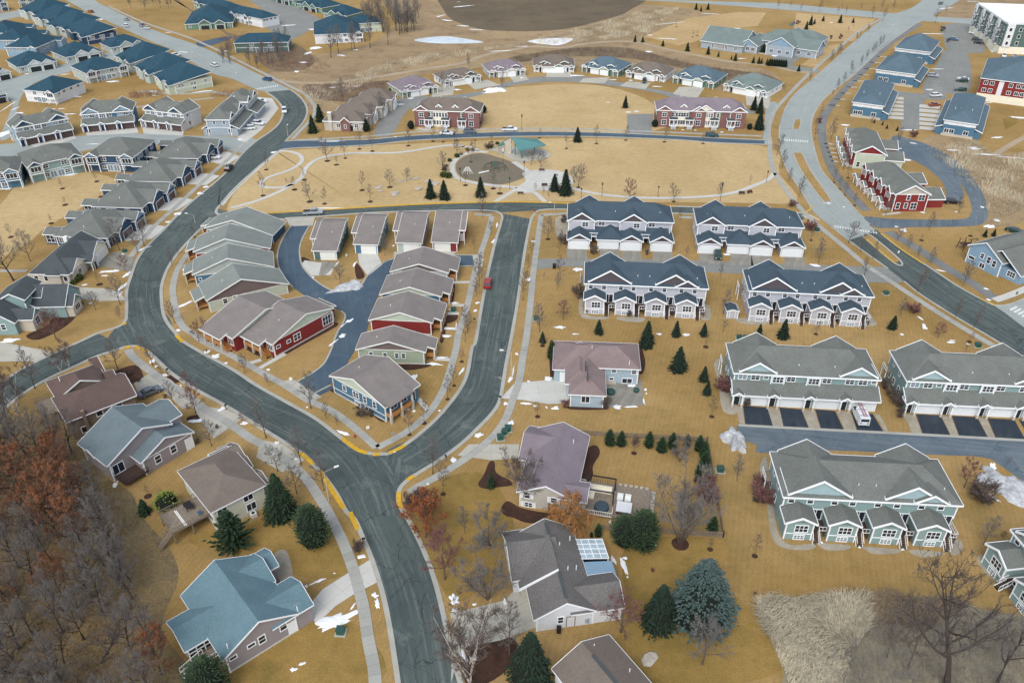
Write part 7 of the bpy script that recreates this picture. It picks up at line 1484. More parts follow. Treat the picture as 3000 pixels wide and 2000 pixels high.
mass('tall_grass',[(1738,1392),(1790,1373),(1900,1375),(1990,1374),(2000,1430),(1960,1500),(1930,1640),(1842,1640),(1800,1540),(1768,1460)],9500,reed,'reed')
mass('tall_grass',[(1950,1375),(2060,1374),(2180,1376),(2230,1395),(2150,1430),(2010,1440)],2600,reed,'reed_dark',4)
mass('undergrowth',[(1900,1500),(1990,1420),(2080,1400),(2260,1405),(2420,1445),(2450,1640),(1880,1640)],1100,brush(.8,2.2,6,1.0),'twigs_pale',2)
mass('undergrowth',wood,1000,brush(.5,1.6,6,.9),'twigs_pale',3)
mass('fallen_leaves',[(p[0],p[1])for p in wood],9000,lambda A,p,rg:A.leaf(p+Vector((0,0,.05+.1*rg.random())),rg.uniform(.08,.2),rg),'leaf_brown',5)
mass('brush',[(1180,132),(1330,112),(1450,114),(1600,150),(1760,172),(1800,200),(1700,190),(1600,165),(1450,135),(1300,130),(1180,145)],900,brush(.6,2.0,6,1.2),'twigs',6)
mass('brush',[(700,197),(830,192),(900,190),(850,240),(780,245),(705,215)],260,brush(.8,2.4,7,1.2),'twigs_red',7)
mass('brush',[(500,90),(600,150),(700,165),(760,158),(720,130),(620,110),(540,85)],420,brush(.6,2.2,7,1.2),'twigs_red',8)
mass('brush',[(480,222),(520,205),(590,215),(560,232)],120,brush(.6,1.8,7,1.0),'twigs_red',9);mass('brush',[(290,215),(370,208),(372,222),(300,228)],110,brush(.6,1.8,7,1.0),'twigs_red',12)
mass('rough_grass',[(730,255),(690,205),(760,195),(850,160),(960,130),(1180,105),(1320,70),(1500,20),(1560,20),(1480,85),(1300,100),(1150,112),(960,150),(860,182)],5200,lambda A,p,rg:[reed(A,p+Vector((rg.gauss(0,.6),rg.gauss(0,.6),0)),rg)for _ in range(2)],'reed',10)
mass('rough_grass',[(2130,345),(2260,450),(2275,510),(2400,470),(2400,360),(2290,360),(2240,325)],1800,lambda A,p,rg:[reed(A,p+Vector((rg.gauss(0,.5),rg.gauss(0,.5),0)),rg)for _ in range(2)],'reed',11)
b=MB()
for g,r in RINGS:b.lathe([(r,0),(r*.9,.06)],10,'mulch',g.x,g.y)
tag(b.build('mulch_bed'),kind='structure')
# --- vehicles
for n,c in dict(white=(214,216,218),silver=(150,156,162),grey=(96,104,112),black=(30,33,37),blue=(52,84,116),green=(30,62,54),red=(150,44,48),teal=(34,70,76),orange=(150,78,48)).items():mat('paint_'+n,lin(c),.25,spec=.6)
mat('tyre',(.02,.02,.02),.8);mat('lamp_red',lin((140,20,24)),.3);mat('lamp_clear',(.7,.72,.75),.2)
SHAPES={'sedan':(4.7,1.82,[(0,.35),(0,.9),(.25,1.0),(1.0,1.02),(3.35,.98),(4.35,.82),(4.7,.62),(4.7,.32)],[(.75,1.0),(1.45,1.42),(2.6,1.45),(3.45,.97)]),'suv':(4.7,1.9,[(0,.4),(0,1.05),(.1,1.12),(3.4,1.1),(4.45,.98),(4.7,.75),(4.7,.38)],[(.12,1.1),(.4,1.66),(2.8,1.7),(3.55,1.09)]),'pickup':(5.6,1.95,[(0,.5),(0,1.1),(2.2,1.12),(4.2,1.12),(5.35,1.05),(5.6,.85),(5.6,.45)],[(2.15,1.1),(2.3,1.75),(3.7,1.78),(4.35,1.11)]),'van':(5.4,2.0,[(0,.4),(0,1.2),(4.3,1.2),(5.2,1.0),(5.4,.8),(5.4,.38)],[(.02,1.2),(.12,2.05),(3.7,2.1),(4.7,1.15)])}
_car={}
def car_meshes(kind,col):
 k=(kind,col)
 if k in _car:return _car[k]
 L,W,lo,up=SHAPES[kind];p='paint_'+col;b=MB();hw=W/2;n=len(lo)
 rows=[(-hw+.0,0),(-hw,0),(hw,0)]
 v=[];
 for y,ins in((-hw,.0),(hw,.0)):
  v+=[(x-L/2,y*(.93 if z>.9 else 1),z)for x,z in lo]
 b.add(v,[tuple(range(n))[::-1],tuple(range(n,2*n))]+[(i,(i+1)%n,n+(i+1)%n,n+i)for i in range(n)],p)
 r0,r1=up[1],up[2];t=hw*.74
 b.add([(x-L/2,y,z+d)for d in(0,-.07)for x,z,y in((r0[0],r0[1],-t),(r1[0],r1[1],-t),(r1[0],r1[1],t),(r0[0],r0[1],t))],[(0,1,2,3),(7,6,5,4),(0,4,5,1),(1,5,6,2),(2,6,7,3),(3,7,4,0)],p)
 g=MB();q=hw*.9;pts=[(up[0],q),(up[3],q),(r1,t-.01),(r0,t-.01)]
 v=[(x-L/2,-y,z-(.03 if i>1 else 0))for i,((x,z),y)in enumerate(pts)]+[(x-L/2,y,z-(.03 if i>1 else 0))for i,((x,z),y)in enumerate(pts)]
 solid=kind=='van'
 g.add(v,[(0,1,2,3),(7,6,5,4),(0,4,5,1),(1,5,6,2),(2,6,7,3),(3,7,4,0)],'glass')
 if solid:b.add([(x-L/2,y,z)for y in(-hw*.93,hw*.93)for x,z in((.0,1.15),(.1,2.06),(3.2,2.1),(3.2,1.15))],[(0,1,2,3),(7,6,5,4),(0,4,5,1),(1,5,6,2),(2,6,7,3),(3,7,4,0)],p);g.box(-L/2-.02,-L/2+.05,-.75,.75,1.25,1.8,'glass')
 else:
  for f in(.5,):
   for y in(-1,1):b.beam((up[0][0]+(up[3][0]-up[0][0])*f-L/2,y*(q+.01),up[0][1]),(r0[0]+(r1[0]-r0[0])*f-L/2,y*(t+.01),r0[1]),.1,.02,p)
 if kind=='pickup':b.box(.1-L/2,2.0-L/2,-hw+.15,hw-.15,1.1,1.135,'black')
 w=MB();w.T=Matrix.Rotation(R(90),4,'X');w.lathe([(.25,-.11),(.34,-.1),(.34,.1),(.25,.11)],12,'tyre');rm=MB();rm.T=w.T;rm.lathe([(.2,-.125),(.22,.0),(.2,.125)],10,'steel')
 hl,tl=MB(),MB();hl.box(L/2-.12,L/2+.01,-.2,.2,.62,.78,'lamp_clear');tl.box(-L/2-.015,-L/2+.08,-.14,.14,.75,.98,'lamp_red')
 _car[k]=(L,hw,b.mesh('body'),g.mesh('window'),w.mesh('wheel'),rm.mesh('rim'),hl.mesh('headlight'),tl.mesh('taillight'));return _car[k]
CARN=dict(sedan='parked_car',suv='parked_suv',pickup='pickup_truck',van='work_van')
def car(kind,col,x,y,dx,dy,label,s=1.0):
 g=G(x,y);d=G(x+dx,y+dy)-g;L,hw,body,glass,wh,rim,hl,tl=car_meshes(kind,col)
 o=empty(CARN[kind],(g.x,g.y,.06),math.atan2(d.y,d.x));tag(o,label,'car' if kind in('sedan','suv')else kind,'vehicles');o.scale=(s,)*3
 put('body',body,o);put('window',glass,o)
 for sx in(L*.32,-L*.31):
  for sy in(hw-.1,-hw+.1):put('rim',rim,put('wheel',wh,o,T3(sx,sy,.34)))
 for sy in(hw-.35,-hw+.35):put('headlight',hl,o,T3(0,sy));put('taillight',tl,o,T3(0,sy))
 return o
U(0,1000);car('sedan','grey',1383,482,60,-24,'dark silver sedan on the drive of the brown corner house')
U(750,500);car('suv','red',2130,1055,12,-60,'red car parked along the curb beside the cottage row');car('pickup','silver',527,400,60,-3,'silver pickup parked on the street behind the saltbox cottages')
U(1500,500);car('pickup','green',1885,785,12,60,'dark green pickup on the drive of the right navy garage row')
U(2250,500);car('suv','black',1685,300,60,2,'black vehicle parked by the nearer red row');car('sedan','green',2262,568,40,12,'dark green sedan behind the blue lawn house')
U(2250,1000);van=car('van','white',838,705,-34,-75,'white van with red roof ladder on a black drive')
b=MB()
for y in(-.28,.28):b.beam((-2.4,y,2.36),(1.9,y,2.36),.07,.07,'lamp_red')
for i in range(9):b.beam((-2.2+i*.5,-.28,2.34),(-2.2+i*.5,.28,2.34),.05,.05,'lamp_red')
for x in(-2.0,-.2,1.2):b.beam((x,-.9,2.27),(x,.9,2.27),.06,.12,'steel')
b.build('ladder',van)
UD();car('suv','black',526,390,10,-14,'black car driving along the road by the ranch houses')
U(750,0);car('suv','blue',105,742,-40,-8,'blue car on the far road before the crossing');car('suv','white',262,1030,2,40,'white car driving round the street bend');car('suv','white',45,948,40,-4,'white car on the upper drive beside the bend');car('suv','white',25,1148,40,4,'white car on the lower drive beside the bend');car('sedan','white',1750,1238,50,2,'white sedan parked before the left brick row');car('suv','grey',1965,1222,50,0,'dark grey car parked right of the white sedan before the brick row');car('pickup','white',2330,1205,50,0,'white pickup parked across from the pavilion')
U(380,230,5.8077);car('suv','white',2240,415,50,-5,'white car on the highest drive of the stepped row');car('sedan','white',2175,785,60,6,'white sedan on the drive of the stepped row');car('suv','white',2030,872,-60,5,'white car nearest the end wall of the stepped row');car('suv','white',1425,1370,60,-2,'white car with dark roof outside the far ranch house')
U(1500,0);car('suv','teal',1835,1258,50,2,'dark teal car parked before the right brick row');car('suv','black',1215,758,-8,40,'dark car on the drive of the sixth arc twin house')
U(0,0);car('sedan','silver',1165,190,-25,-10,'grey car in the outer lane of the far road');car('suv','white',1155,250,-25,-8,'white car in the inner lane of the far road');car('pickup','silver',1308,246,-25,-10,'silver pickup parked at the far road edge');car('sedan','white',1350,268,-25,-10,'white sedan parked behind the silver pickup');car('suv','white',1970,612,-30,-12,'white car coming down the far road');car('suv','orange',835,118,-20,-6,'red orange car beside the third stacked teal house');car('suv','white',1615,520,20,-4,'white car beside the farthest stepped teal roof')
U(2250,0)
for k,c,x,y,dx,dy,l in(('suv','blue',1702,374,40,4,'blue car alone in the car park behind the farthest blue apartments'),('sedan','white',1885,314,40,4,'white sedan beside the white roofed block'),('suv','black',1915,378,40,4,'black car nearer the white sedan beside the block'),('suv','black',1935,404,40,4,'second black car beside the block, nearest the viewer'),('suv','silver',1512,708,40,4,'silver car behind the middle blue apartments'),('suv','green',1780,754,-40,-4,'dark green car in the right parking bays, beside a white one'),('sedan','white',1790,738,-40,-4,'white sedan in the right parking bays'),('suv','green',1765,838,-40,-3,'dark green car lowest in the parking bays'),('sedan','white',2165,522,2,20,'white sedan behind the red apartment building'),('sedan','white',2262,530,2,20,'white car behind the middle of the red apartment building'),('sedan','orange',1525,975,40,-4,'rust coloured car on the slatted drive of the right blue apartments'),('suv','white',1540,890,40,-3,'white car at the head of the dead end lane'),('suv','white',195,430,40,8,'white car farthest in the hall car park left row'),('sedan','white',158,460,40,8,'white sedan in the middle of the hall left row'),('van','white',118,476,40,6,'white van nearest in the hall left row'),('suv','white',352,496,40,6,'white car nearest in the hall right row'),('sedan','white',376,478,40,6,'white sedan second in the hall right row'),('suv','silver',400,464,40,6,'silver car in the middle of the hall right row'),('sedan','silver',422,448,40,6,'silver sedan fourth in the hall right row'),('suv','white',462,434,40,6,'white car farthest in the hall right row'),('suv','grey',1585,42,20,-10,'dark car on the avenue beyond the far crossing')):car(k,c,x,y,dx,dy,l)
# --- street furniture
def note(o,desc,cat,grp,h=1):tag(o,None,cat,grp);THINGS.append((o,desc,o.location.copy(),h));return o
ub=MB();ub.box(-.55,.55,-.5,.5,.1,.85,'plastic_green');ub.box(-.6,.6,-.55,.55,.85,.95,'plastic_dkgreen');up_=MB();up_.box(-.8,.8,-.75,.75,0,.1,'kerb');ud=MB();ud.box(-.45,.45,-.53,-.5,.18,.8,'plastic_dkgreen')
UB=(ub.mesh('cabinet'),up_.mesh('pad'),ud.mesh('door'))
def ubox(x,y,rz=0,s=1):g=G(x,y);o=empty('utility_box',g,rz);o.scale=(s,)*3;[put(m_.name,m_,o)for m_ in UB];note(o,'green utility box','utility box','green utility boxes')
for c,L_ in(((750,1500),((780,1105),)),((750,1000),((2245,895),(2285,845),(2315,815))),((1500,1000),((1912,1190),)),((0,500),((1150,750),)),((750,500),((1815,1290),)),((1500,500),((2085,1545),(2145,1550),(220,1370))),((2250,1000),((1925,48),)),((2250,500),((450,555),(1080,1135)))):
 U(*c);[ubox(*p,rnd.uniform(-.3,.3),rnd.uniform(.8,1.05))for p in L_]
def lamp(x,y,ax,ay,ytop,desc='street light'):
 g=G(x,y);h=height_at(g,x,ytop);a=G(ax,ay,h);d=Vector((a.x-g.x,a.y-g.y,0));L=min(3.5,max(1.2,d.length));d.normalize();o=empty('street_lamp',g,math.atan2(d.y,d.x));b=MB();b.tube((0,0,0),(0,0,h),.11,.06,8,'w_stone');b.build('pole',o);b=MB();b.beam((0,0,h),(L,0,h+.35),.07,.07,'steel');b.build('arm',o);b=MB();b.prism([(L-.2,-.16),(L+.6,-.12),(L+.6,.12),(L-.2,.16)],h+.25,h+.42,'offwhite');b.build('lamp_head',o);note(o,desc,'street light','street lights',h)
U(750,1000);lamp(670,1465,730,1165,1200);lamp(2345,330,2265,92,95);U(0,500);lamp(1795,482,1720,402,405);U(2250,500);lamp(590,525,690,345,355);U(2250,0);lamp(980,1095,940,1005,1030);lamp(1640,1245,1690,1160,1165);lamp(1160,330,1150,240,240);lamp(275,530,285,455,460);U(0,0);lamp(2170,725,2165,680,682);U(750,0);lamp(295,1255,285,1160,1165);U(1500,500);lamp(390,370,380,300,300);U(0,0);lamp(1775,540,1765,490,492)
pl=MB();pl.tube((0,0,0),(0,0,3.6),.07,.05,6,'black');ph2=MB();ph2.lathe([(.1,3.6),(.22,3.7),(.18,4.15),(.3,4.2),(.05,4.4)],8,'black');PL=(pl.mesh('pole'),ph2.mesh('lantern'))
def post(x,y,yt,nm='lamp_post',ds='slim dark lamp post'):g=G(x,y);h=height_at(g,x,yt);o=empty(nm,g);o.scale=(1,1,h/4.4);[put(m_.name,m_,o)for m_ in PL];note(o,ds,'lamp post','park lamp posts',h)
U(1500,500);[post(*p)for p in((825,235,110),(1340,240,140),(1910,290,105),(2335,112,0),(635,260,160))];U(1280,380,5.6);[post(*p)for p in((385,850,620),(1430,770,510),(630,340,160),(1195,970,780),(1085,550,360),(1970,830,730),(295,300,40))];U(1500,0);post(90,1200,1050)
mbp=MB();mbp.box(-.06,.06,-.06,.06,0,1.05,'wood_grey');mbb=MB();mbb.box(-.12,.42,-.12,.12,1.05,1.3,'black');MBX=(mbp.mesh('post'),mbb.mesh('letter_box'))
def mailbox(x,y,a=0):g=G(x,y);o=empty('mailbox',g,a);[put(m_.name,m_,o)for m_ in MBX];note(o,'dark mailbox','mailbox','mailboxes')
U(750,1000);mailbox(1748,1100,2);mailbox(2250,550,3);U(0,1000);[mailbox(*p)for p in((1540,300,1),(2078,628,1),(1905,125,2))];U(0,500);mailbox(1640,765,2);U(750,1500);mailbox(985,290,.3);U(750,0);mailbox(1270,1000);mailbox(1145,1120);U(750,500);mailbox(2002,1400)
U(750,1000);g=G(910,882);o=empty('fire_hydrant',g);tag(o,'red fire hydrant on the grass near the corner of the blue corner house','hydrant');b=MB();b.lathe([(.18,0),(.14,.08),(.13,.55),(.17,.58),(.13,.72),(.04,.8)],10,'paint_red');b.build('barrel',o);b=MB();b.box(-.24,.24,-.06,.06,.42,.54,'paint_red');b.build('outlet',o)
def sign(x,y,yt,m,ds,sh='rect'):
 g=G(x,y);h=height_at(g,x,yt);o=empty('street_sign',g,rnd.uniform(-.4,.4));b=MB();b.tube((0,0,0),(0,0,h),.04,.04,5,'steel');b.build('post',o);b=MB();b.T=T3(0,-.05,h-.35)@Matrix.Rotation(R(90),4,'X')
 if sh=='oct':b.lathe([(.38,0),(.38,.03)],8,m)
 else:b.prism([(-.3,-.35),(.3,-.35),(.3,.35),(-.3,.35)],0,.03,m)
 b.build('sign_plate',o);note(o,ds,'sign','street signs',h)
U(1500,500);sign(210,400,355,'paint_red','red stop sign','oct');U(750,1000);sign(1270,950,830,'steel','thin street sign');sign(325,370,328,'offwhite','small white sign');sign(1030,815,775,'offwhite','small white sign');U(2250,500);sign(2250,1215,1110,'plastic_green','green backed sign');sign(935,600,545,'steel','grey sign');sign(1195,760,735,'offwhite','white sign');U(0,500);sign(2025,330,290,'paint_blue','blue sign');U(750,0);sign(258,745,722,'kerb_yellow','yellow sign')
bs=MB();bs.box(-.9,.9,-.25,.25,.42,.48,'wood_dark');bb_=MB();bb_.box(-.9,.9,.22,.28,.5,.95,'wood_dark');bl_=MB();bl_.box(-.04,.04,-.22,.22,0,.42,'black');BN=(bs.mesh('seat'),bb_.mesh('backrest'),bl_.mesh('leg'))
def bench(x,y,a=0):g=G(x,y);o=empty('park_bench',g,a);put('seat',BN[0],o);put('backrest',BN[1],o);put('leg',BN[2],o,T3(.75,0));put('leg',BN[2],o,T3(-.75,0));note(o,'dark park bench','bench','park benches')
U(1280,380,5.6);[bench(*p)for p in((1372,1060,3.14),(1765,930,0),(1720,680,3.14))];U(1500,500);bench(2110,218,0);bench(2185,208,.4)
U(1280,380,5.6);g=G(950,655);o=empty('play_dome',g);tag(o,'green and black climbing dome in the playground','play equipment');b=MB();N8=10
for i in range(N8):
 a=i*6.283/N8;a2=(i+1)*6.283/N8;P1=[Vector((4.2*math.cos(a)*math.cos(e),2.6*math.sin(a)*math.cos(e),2.6*math.sin(e)))for e in(0,.5,1.0,1.45)];P2=[Vector((4.2*math.cos(a2)*math.cos(e),2.6*math.sin(a2)*math.cos(e),2.6*math.sin(e)))for e in(0,.5,1.0,1.45)]
 for j in range(3):b.tube(P1[j],P1[j+1],.06,.06,4,'black',False)
 for j in range(1,3):b.tube(P1[j],P2[j],.05,.05,4,'plastic_dkgreen',False)
b.build('frame',o);b=MB();b.box(-.7,.7,-.7,.7,1.6,1.75,'plastic_green');b.tube((0,0,0),(0,0,3.2),.12,.1,6,'plastic_green');b.build('platform',o)
g=G(505,720);o=empty('rope_net',g);tag(o,'cream rope climbing net at the left of the playground','play equipment');b=MB()
for i in range(12):a=i*6.283/12;b.tube((1.8*math.cos(a),1.2*math.sin(a),.1),(.4*math.cos(a),.3*math.sin(a),2.2),.06,.06,4,'offwhite',False);b.tube((1.1*math.cos(a),.75*math.sin(a),1.2),(1.1*math.cos(a+.52),.75*math.sin(a+.52),1.2),.05,.05,4,'offwhite',False)
b.build('net',o);g=G(770,710);o=empty('balance_log',g,.5);tag(o,'pale balance log in the middle of the playground','play equipment');b=MB();b.tube((-1.8,0,.3),(1.8,0,.35),.25,.22,8,'offwhite');b.build('log',o)
for c,L_ in(((750,500),((1280,210,1.1),(1270,228,.8),(1135,155,.9),(1105,160,.6),(1490,170,1.1),(1145,188,.7),(1580,100,1.0),(1640,125,1.3),(1330,100,.7),(1470,75,.9),(1400,80,.6),(165,92,.6))),((1500,1500),((1265,1350,1.0),))):
 U(*c)
 for x,y,s in L_:
  b=MB();k=8;b.lathe([(s*.9,0),(s,s*.18),(s*.8,s*.38),(s*.3,s*.45)],k,'rock');b.v=[(p[0]*rnd.uniform(.8,1.25)*1.3,p[1]*rnd.uniform(.8,1.2),p[2]*rnd.uniform(.8,1.15))for p in b.v];o=b.build('boulder');o.location=G(x,y);o.rotation_euler=(0,0,rnd.random());note(o,'flat pale boulder','boulder','boulders in the park')
U(1500,1000);fp=[G(640,862),G(1792,928)];U(1500,1500);fp+=[G(1938,232),G(815,162)]
fo=empty('yard_fence',fp[1]);tag(fo,'brown board fence around the yard of the purple roofed house','fence');b=MB();pb=MB()
for a,c_ in zip(fp,fp[1:]):
 a,c_=a-fp[1],c_-fp[1];L=(c_-a).length;n=int(L/2.4);d=(c_-a)/L
 for i in range(n+1):p=a+(c_-a)*i/n;pb.box(p.x-.07,p.x+.07,p.y-.07,p.y+.07,0,1.35,'wood_grey')
 for z in(.35,1.1):b.beam(a+Vector((0,0,z)),c_+Vector((0,0,z)),.06,.1,'wood_grey')
 m_=int(L/.28)
 for i in range(m_):p=a+d*(i*.28+.1);b.beam(p+Vector((0,0,1.25)),p+d*.17+Vector((0,0,1.25)),.03,1.2,'wood_grey')
pb.build('post',fo);b.build('board_panel',fo)
U(1460,1220,4.611)
def at4(p,z):return G(*p,z)
o0=G(1250,1200);ang=PURPLE.rz;RM=Matrix.Translation(o0)@RZ(ang)
def yard(name,label,cat,p,z=0):g=G(*p,z);o=empty(name,(g.x,g.y,z),ang);tag(o,label,cat);return o
o=yard('yard_deck','grey composite deck with stone edging behind the purple roofed house','deck',(1560,1180));b=MB();b.box(-8,6,-3.6,4.2,.25,.42,'wood_grey');b.build('boards',o);b=MB()
for i in range(16):x,y=(6.3,-3+i*.75)if i<10 else(6-(i-9)*.9,4.5);b.box(x-.3,x+.3,y-.28,y+.28,0,.45,'rock')
b.build('stone_edging',o);b=MB();railing(b,(-6,-3.6,0),(0,-3.6,0),.42,'offwhite',1.0,.35);railing(b,(0,-3.6,0),(0,-2.2,0),.42,'offwhite');b.build('railing',o)
o=yard('pergola','dark metal pergola over the deck sofa','pergola',(1375,1085));o.location.z=.42;b=MB()
for x in(-2.3,2.3):
 for y in(-1.7,1.7):b.box(x-.09,x+.09,y-.09,y+.09,0,2.5,'black')
b.build('post',o);b=MB()
for y in(-1.7,1.7):b.box(-2.4,2.4,y-.08,y+.08,2.5,2.68,'black')
for x in(-2.3,2.3):b.box(x-.08,x+.08,-1.7,1.7,2.5,2.66,'black')
for i in range(12):b.box(-2.1+i*.38,-2.05+i*.38,.2,1.6,2.52,2.6,'black')
b.build('beam',o)
o=yard('patio_sofa','cream corner sofa under the dark pergola','sofa',(1360,1085));o.location.z=.42;b=MB();b.box(-1.6,2.0,.6,1.4,0,.45,'w_cream');b.box(-1.7,-.8,-1.2,.6,0,.45,'w_cream');b.build('seat',o);b=MB();b.box(-1.6,2.0,1.4,1.6,0,.85,'w_cream');b.build('backrest',o)
o=yard('covered_table','round table under a dark green cover on the deck','table',(1390,1260));o.location.z=.42;b=MB();b.lathe([(1.25,0),(1.2,.6),(.9,.74),(.1,.8)],10,'roof_navy');b.build('cover',o)
o=yard('hot_tub','square hot tub with pale lid on the deck','hot tub',(1690,1290));o.location.z=.3;b=MB();b.box(-1.2,1.2,-1.1,1.1,0,.8,'wood_dark');b.build('cabinet',o);b=MB();b.box(-1.25,1.25,-1.15,1.15,.8,.95,'w_pale');b.build('lid',o)
for i,p in enumerate(((1640,1135),(1745,1150))):
 o=yard('patio_chair','white armchair on the deck, '+('nearer the pergola' if i==0 else 'nearer the stone edge'),'chair',p);o.location.z=.42;b=MB();b.box(-.5,.5,-.5,.5,0,.42,'w_white');b.build('seat',o);b=MB();b.box(-.5,.5,.35,.55,0,.85,'w_white');b.build('backrest',o)
h,Ml,u0,ow=DECK_H2;mw=h.root.matrix_basis@Ml
def ond(name,label,cat,u,v,fn,z=2.35):o=empty(name,(0,0,0));o.matrix_world=mw@T3(u0+u,-v,z);tag(o,label,cat);b=MB();fn(b);b.build('body',o);return o
ond('patio_table','dark patio table on the wooden deck of the pale green house','table',1.5,2.0,lambda b:(b.box(-.9,.9,-.6,.6,.68,.74,'black'),[b.box(x-.04,x+.04,y-.04,y+.04,0,.68,'black')for x in(-.8,.8)for y in(-.5,.5)]));ond('toy_box','blue plastic box on the wooden deck','box',4.0,1.2,lambda b:(b.box(-.35,.35,-.25,.25,0,.35,'paint_blue'),b.box(-.38,.38,-.28,.28,.35,.42,'paint_blue')));ond('plank_stack','two pale planks lying across the wooden deck','planks',2.8,4.0,lambda b:(b.box(-2.2,2.2,-.1,.05,0,.08,'offwhite'),b.box(-2.1,2.3,.12,.27,0,.08,'offwhite')))
U(1580,980,6.533)
for p,l,r in(((1365,1120),'round dark covered table on the patio of the mauve roofed house',.95),((1855,1090),'small green round table on the patio corner',.6)):
 g=G(*p);o=empty('patio_table',g);tag(o,l,'table');b=MB();b.lathe([(r*.9,.05),(r,.6),(r*.7,.78),(.05,.8)],12,'plastic_dkgreen');b.build('cover',o)
g=G(1370,935);o=empty('garden_bench',g);tag(o,'pale covered bench against the wall of the mauve roofed house','bench');b=MB();b.box(-1,1,-.35,.35,.05,.5,'w_stone');b.build('seat',o);b=MB();b.box(-1,1,.25,.42,.5,.9,'w_stone');b.build('backrest',o)
U(1440,1500,4.3545);g=G(857,1525);o=empty('wheeled_bin',g);tag(o,'dark wheeled bin against the white wall of the grey sunroom house','bin');b=MB();b.prism([(-.28,-.3),(.28,-.3),(.3,.3),(-.3,.3)],0,.95,'black');b.build('body',o);b=MB();b.box(-.32,.32,-.34,.34,.95,1.02,'black');b.build('lid',o)
U(1500,500);g=G(388,895);o=empty('wheeled_bin',g);tag(o,'black wheeled bin at the mouth of the navy garage lane','bin');b=MB();b.box(-.4,.4,-.4,.4,0,1.1,'black');b.build('body',o);b=MB();b.box(-.44,.44,-.46,.44,1.1,1.18,'black');b.build('lid',o)
U(2250,500);g=G(1790,720);o=empty('play_set',g,.3);tag(o,'brown wooden play set left of the blue lawn house','play equipment');b=MB()
for x in(-1,1):
 for y in(-1,1):b.tube((x*1.15,y*1.15,0),(x*.9,y*.9,3),.1,.1,5,'wood_dark')
b.build('post',o);b=MB();b.box(-1,1,-1,1,1.5,1.62,'wood_dark');b.box(-1,1,-1,-.9,1.6,2.4,'wood_dark');b.build('platform',o);b=MB();b.beam((1,0,2.6),(4,0,2.6),.12,.15,'wood_dark');b.beam((4,-1,0),(4,0,2.6),.1,.1,'wood_dark');b.beam((4,1,0),(4,0,2.6),.1,.1,'wood_dark');b.build('swing_beam',o)
# --- melting snow
def blob(rx,ry,h,seed,m='snow',k=18):
 rg=random.Random(seed);b=MB();rr=[rg.uniform(.3,1.25)for _ in range(k)];rr=[(rr[i-1]+3*rr[i]+rr[(i+1)%k])/5 for i in range(k)];vs=[(0,0,h)];fs=[]
 for j,(f,z)in enumerate(((.4,.95),(.72,.62),(.92,.25),(1.0,-.02))):
  for i in range(k):a=i*6.283/k;q=rr[i]*f;vs.append((rx*q*math.cos(a),ry*q*math.sin(a),h*z*rg.uniform(.72,1.1)))
 for i in range(k):fs.append((0,1+i,1+(i+1)%k))
 for j in range(3):
  for i in range(k):fs.append((1+j*k+i,1+(j+1)*k+i,1+(j+1)*k+(i+1)%k,1+j*k+(i+1)%k))
 b.add(vs,fs,m);return b
def snow_pile(label,x,y,rx,ry,h,m='snow',rz=0):o=blob(rx,ry,h,int(x+y),m,26).build('snow_pile');o.location=G(x,y);o.rotation_euler=(0,0,rz);tag(o,label,'snow pile','snow piles')
U(1500,1000);snow_pile('tall dirty snow pile at the end of the sage row lane',2040,912,2.7,3.6,2.0,'snow_dirty',.3);U(750,500);snow_pile('grey flat snow bank on the tip of the drive island',830,1075,6.2,2.6,.5,'snow_dirty',.35);snow_pile('white snow heap on the drive island edge',915,1025,1.7,1.5,.6,'snow_dirty',.2);U(2250,1000);snow_pile('broad dirty snow bank at the lower right corner of the sage lane',2200,1330,6.5,5.2,.8,'snow_dirty',-.6);U(750,1500);snow_pile('long white snow patch below the wide concrete drive',740,1000,3.6,1.6,.22,'snow',.45);U(750,0);snow_pile('white snow bank on the inner edge of the arc street',2190,830,6.5,4.0,.9,'snow',.2)
SN=MB()
def snow(c,L_):
 U(*c)
 for i,(x,y,rx,ry,a)in enumerate(L_):
  g=G(x,y);s=(G(x+1,y)-g).length;b=blob(rx*s,ry*s*1.7,.09,int(x*7+y),k=24);M_=Matrix.Translation((g.x,g.y,.035))@RZ(R(-a));SN.T=M_;SN.add(b.v,b.f,'snow')
snow((0,500,3.136),((1000,925,95,16,-12),(1070,920,30,14,30),(1165,955,24,45,10),(1120,1070,22,60,5),(1100,1130,18,40,0),(780,1050,30,10,-15),(960,965,35,8,0),(830,1215,25,18,0),(1710,1220,22,50,35),(1690,910,16,12,0),(1640,1465,25,16,0),(90,1555,90,20,-5),(1890,150,34,16,0),(1840,210,34,22,-35),(1640,395,50,28,-40),(1550,470,36,14,-10),(1320,715,25,45,40),(1130,770,20,14,0),(600,40,110,22,-16),(50,165,60,16,0),(235,97,20,14,0),(1590,185,20,6,0)))
snow((750,500,3.136),((740,860,12,40,12),(830,775,9,22,0),(905,860,12,45,5),(525,980,14,14,0),(2180,650,16,40,20),(2215,500,12,40,8),(1780,1275,14,8,0),(1820,1215,50,9,0),(2030,1215,28,14,0),(2015,1285,26,14,0),(1760,1520,60,16,0),(1290,780,12,10,0),(1780,1450,60,8,0),(1840,1420,8,30,0),(800,1420,12,50,22),(790,1520,30,30,30),(860,1380,26,30,40),(1265,690,14,20,0),(700,345,200,5,0)))
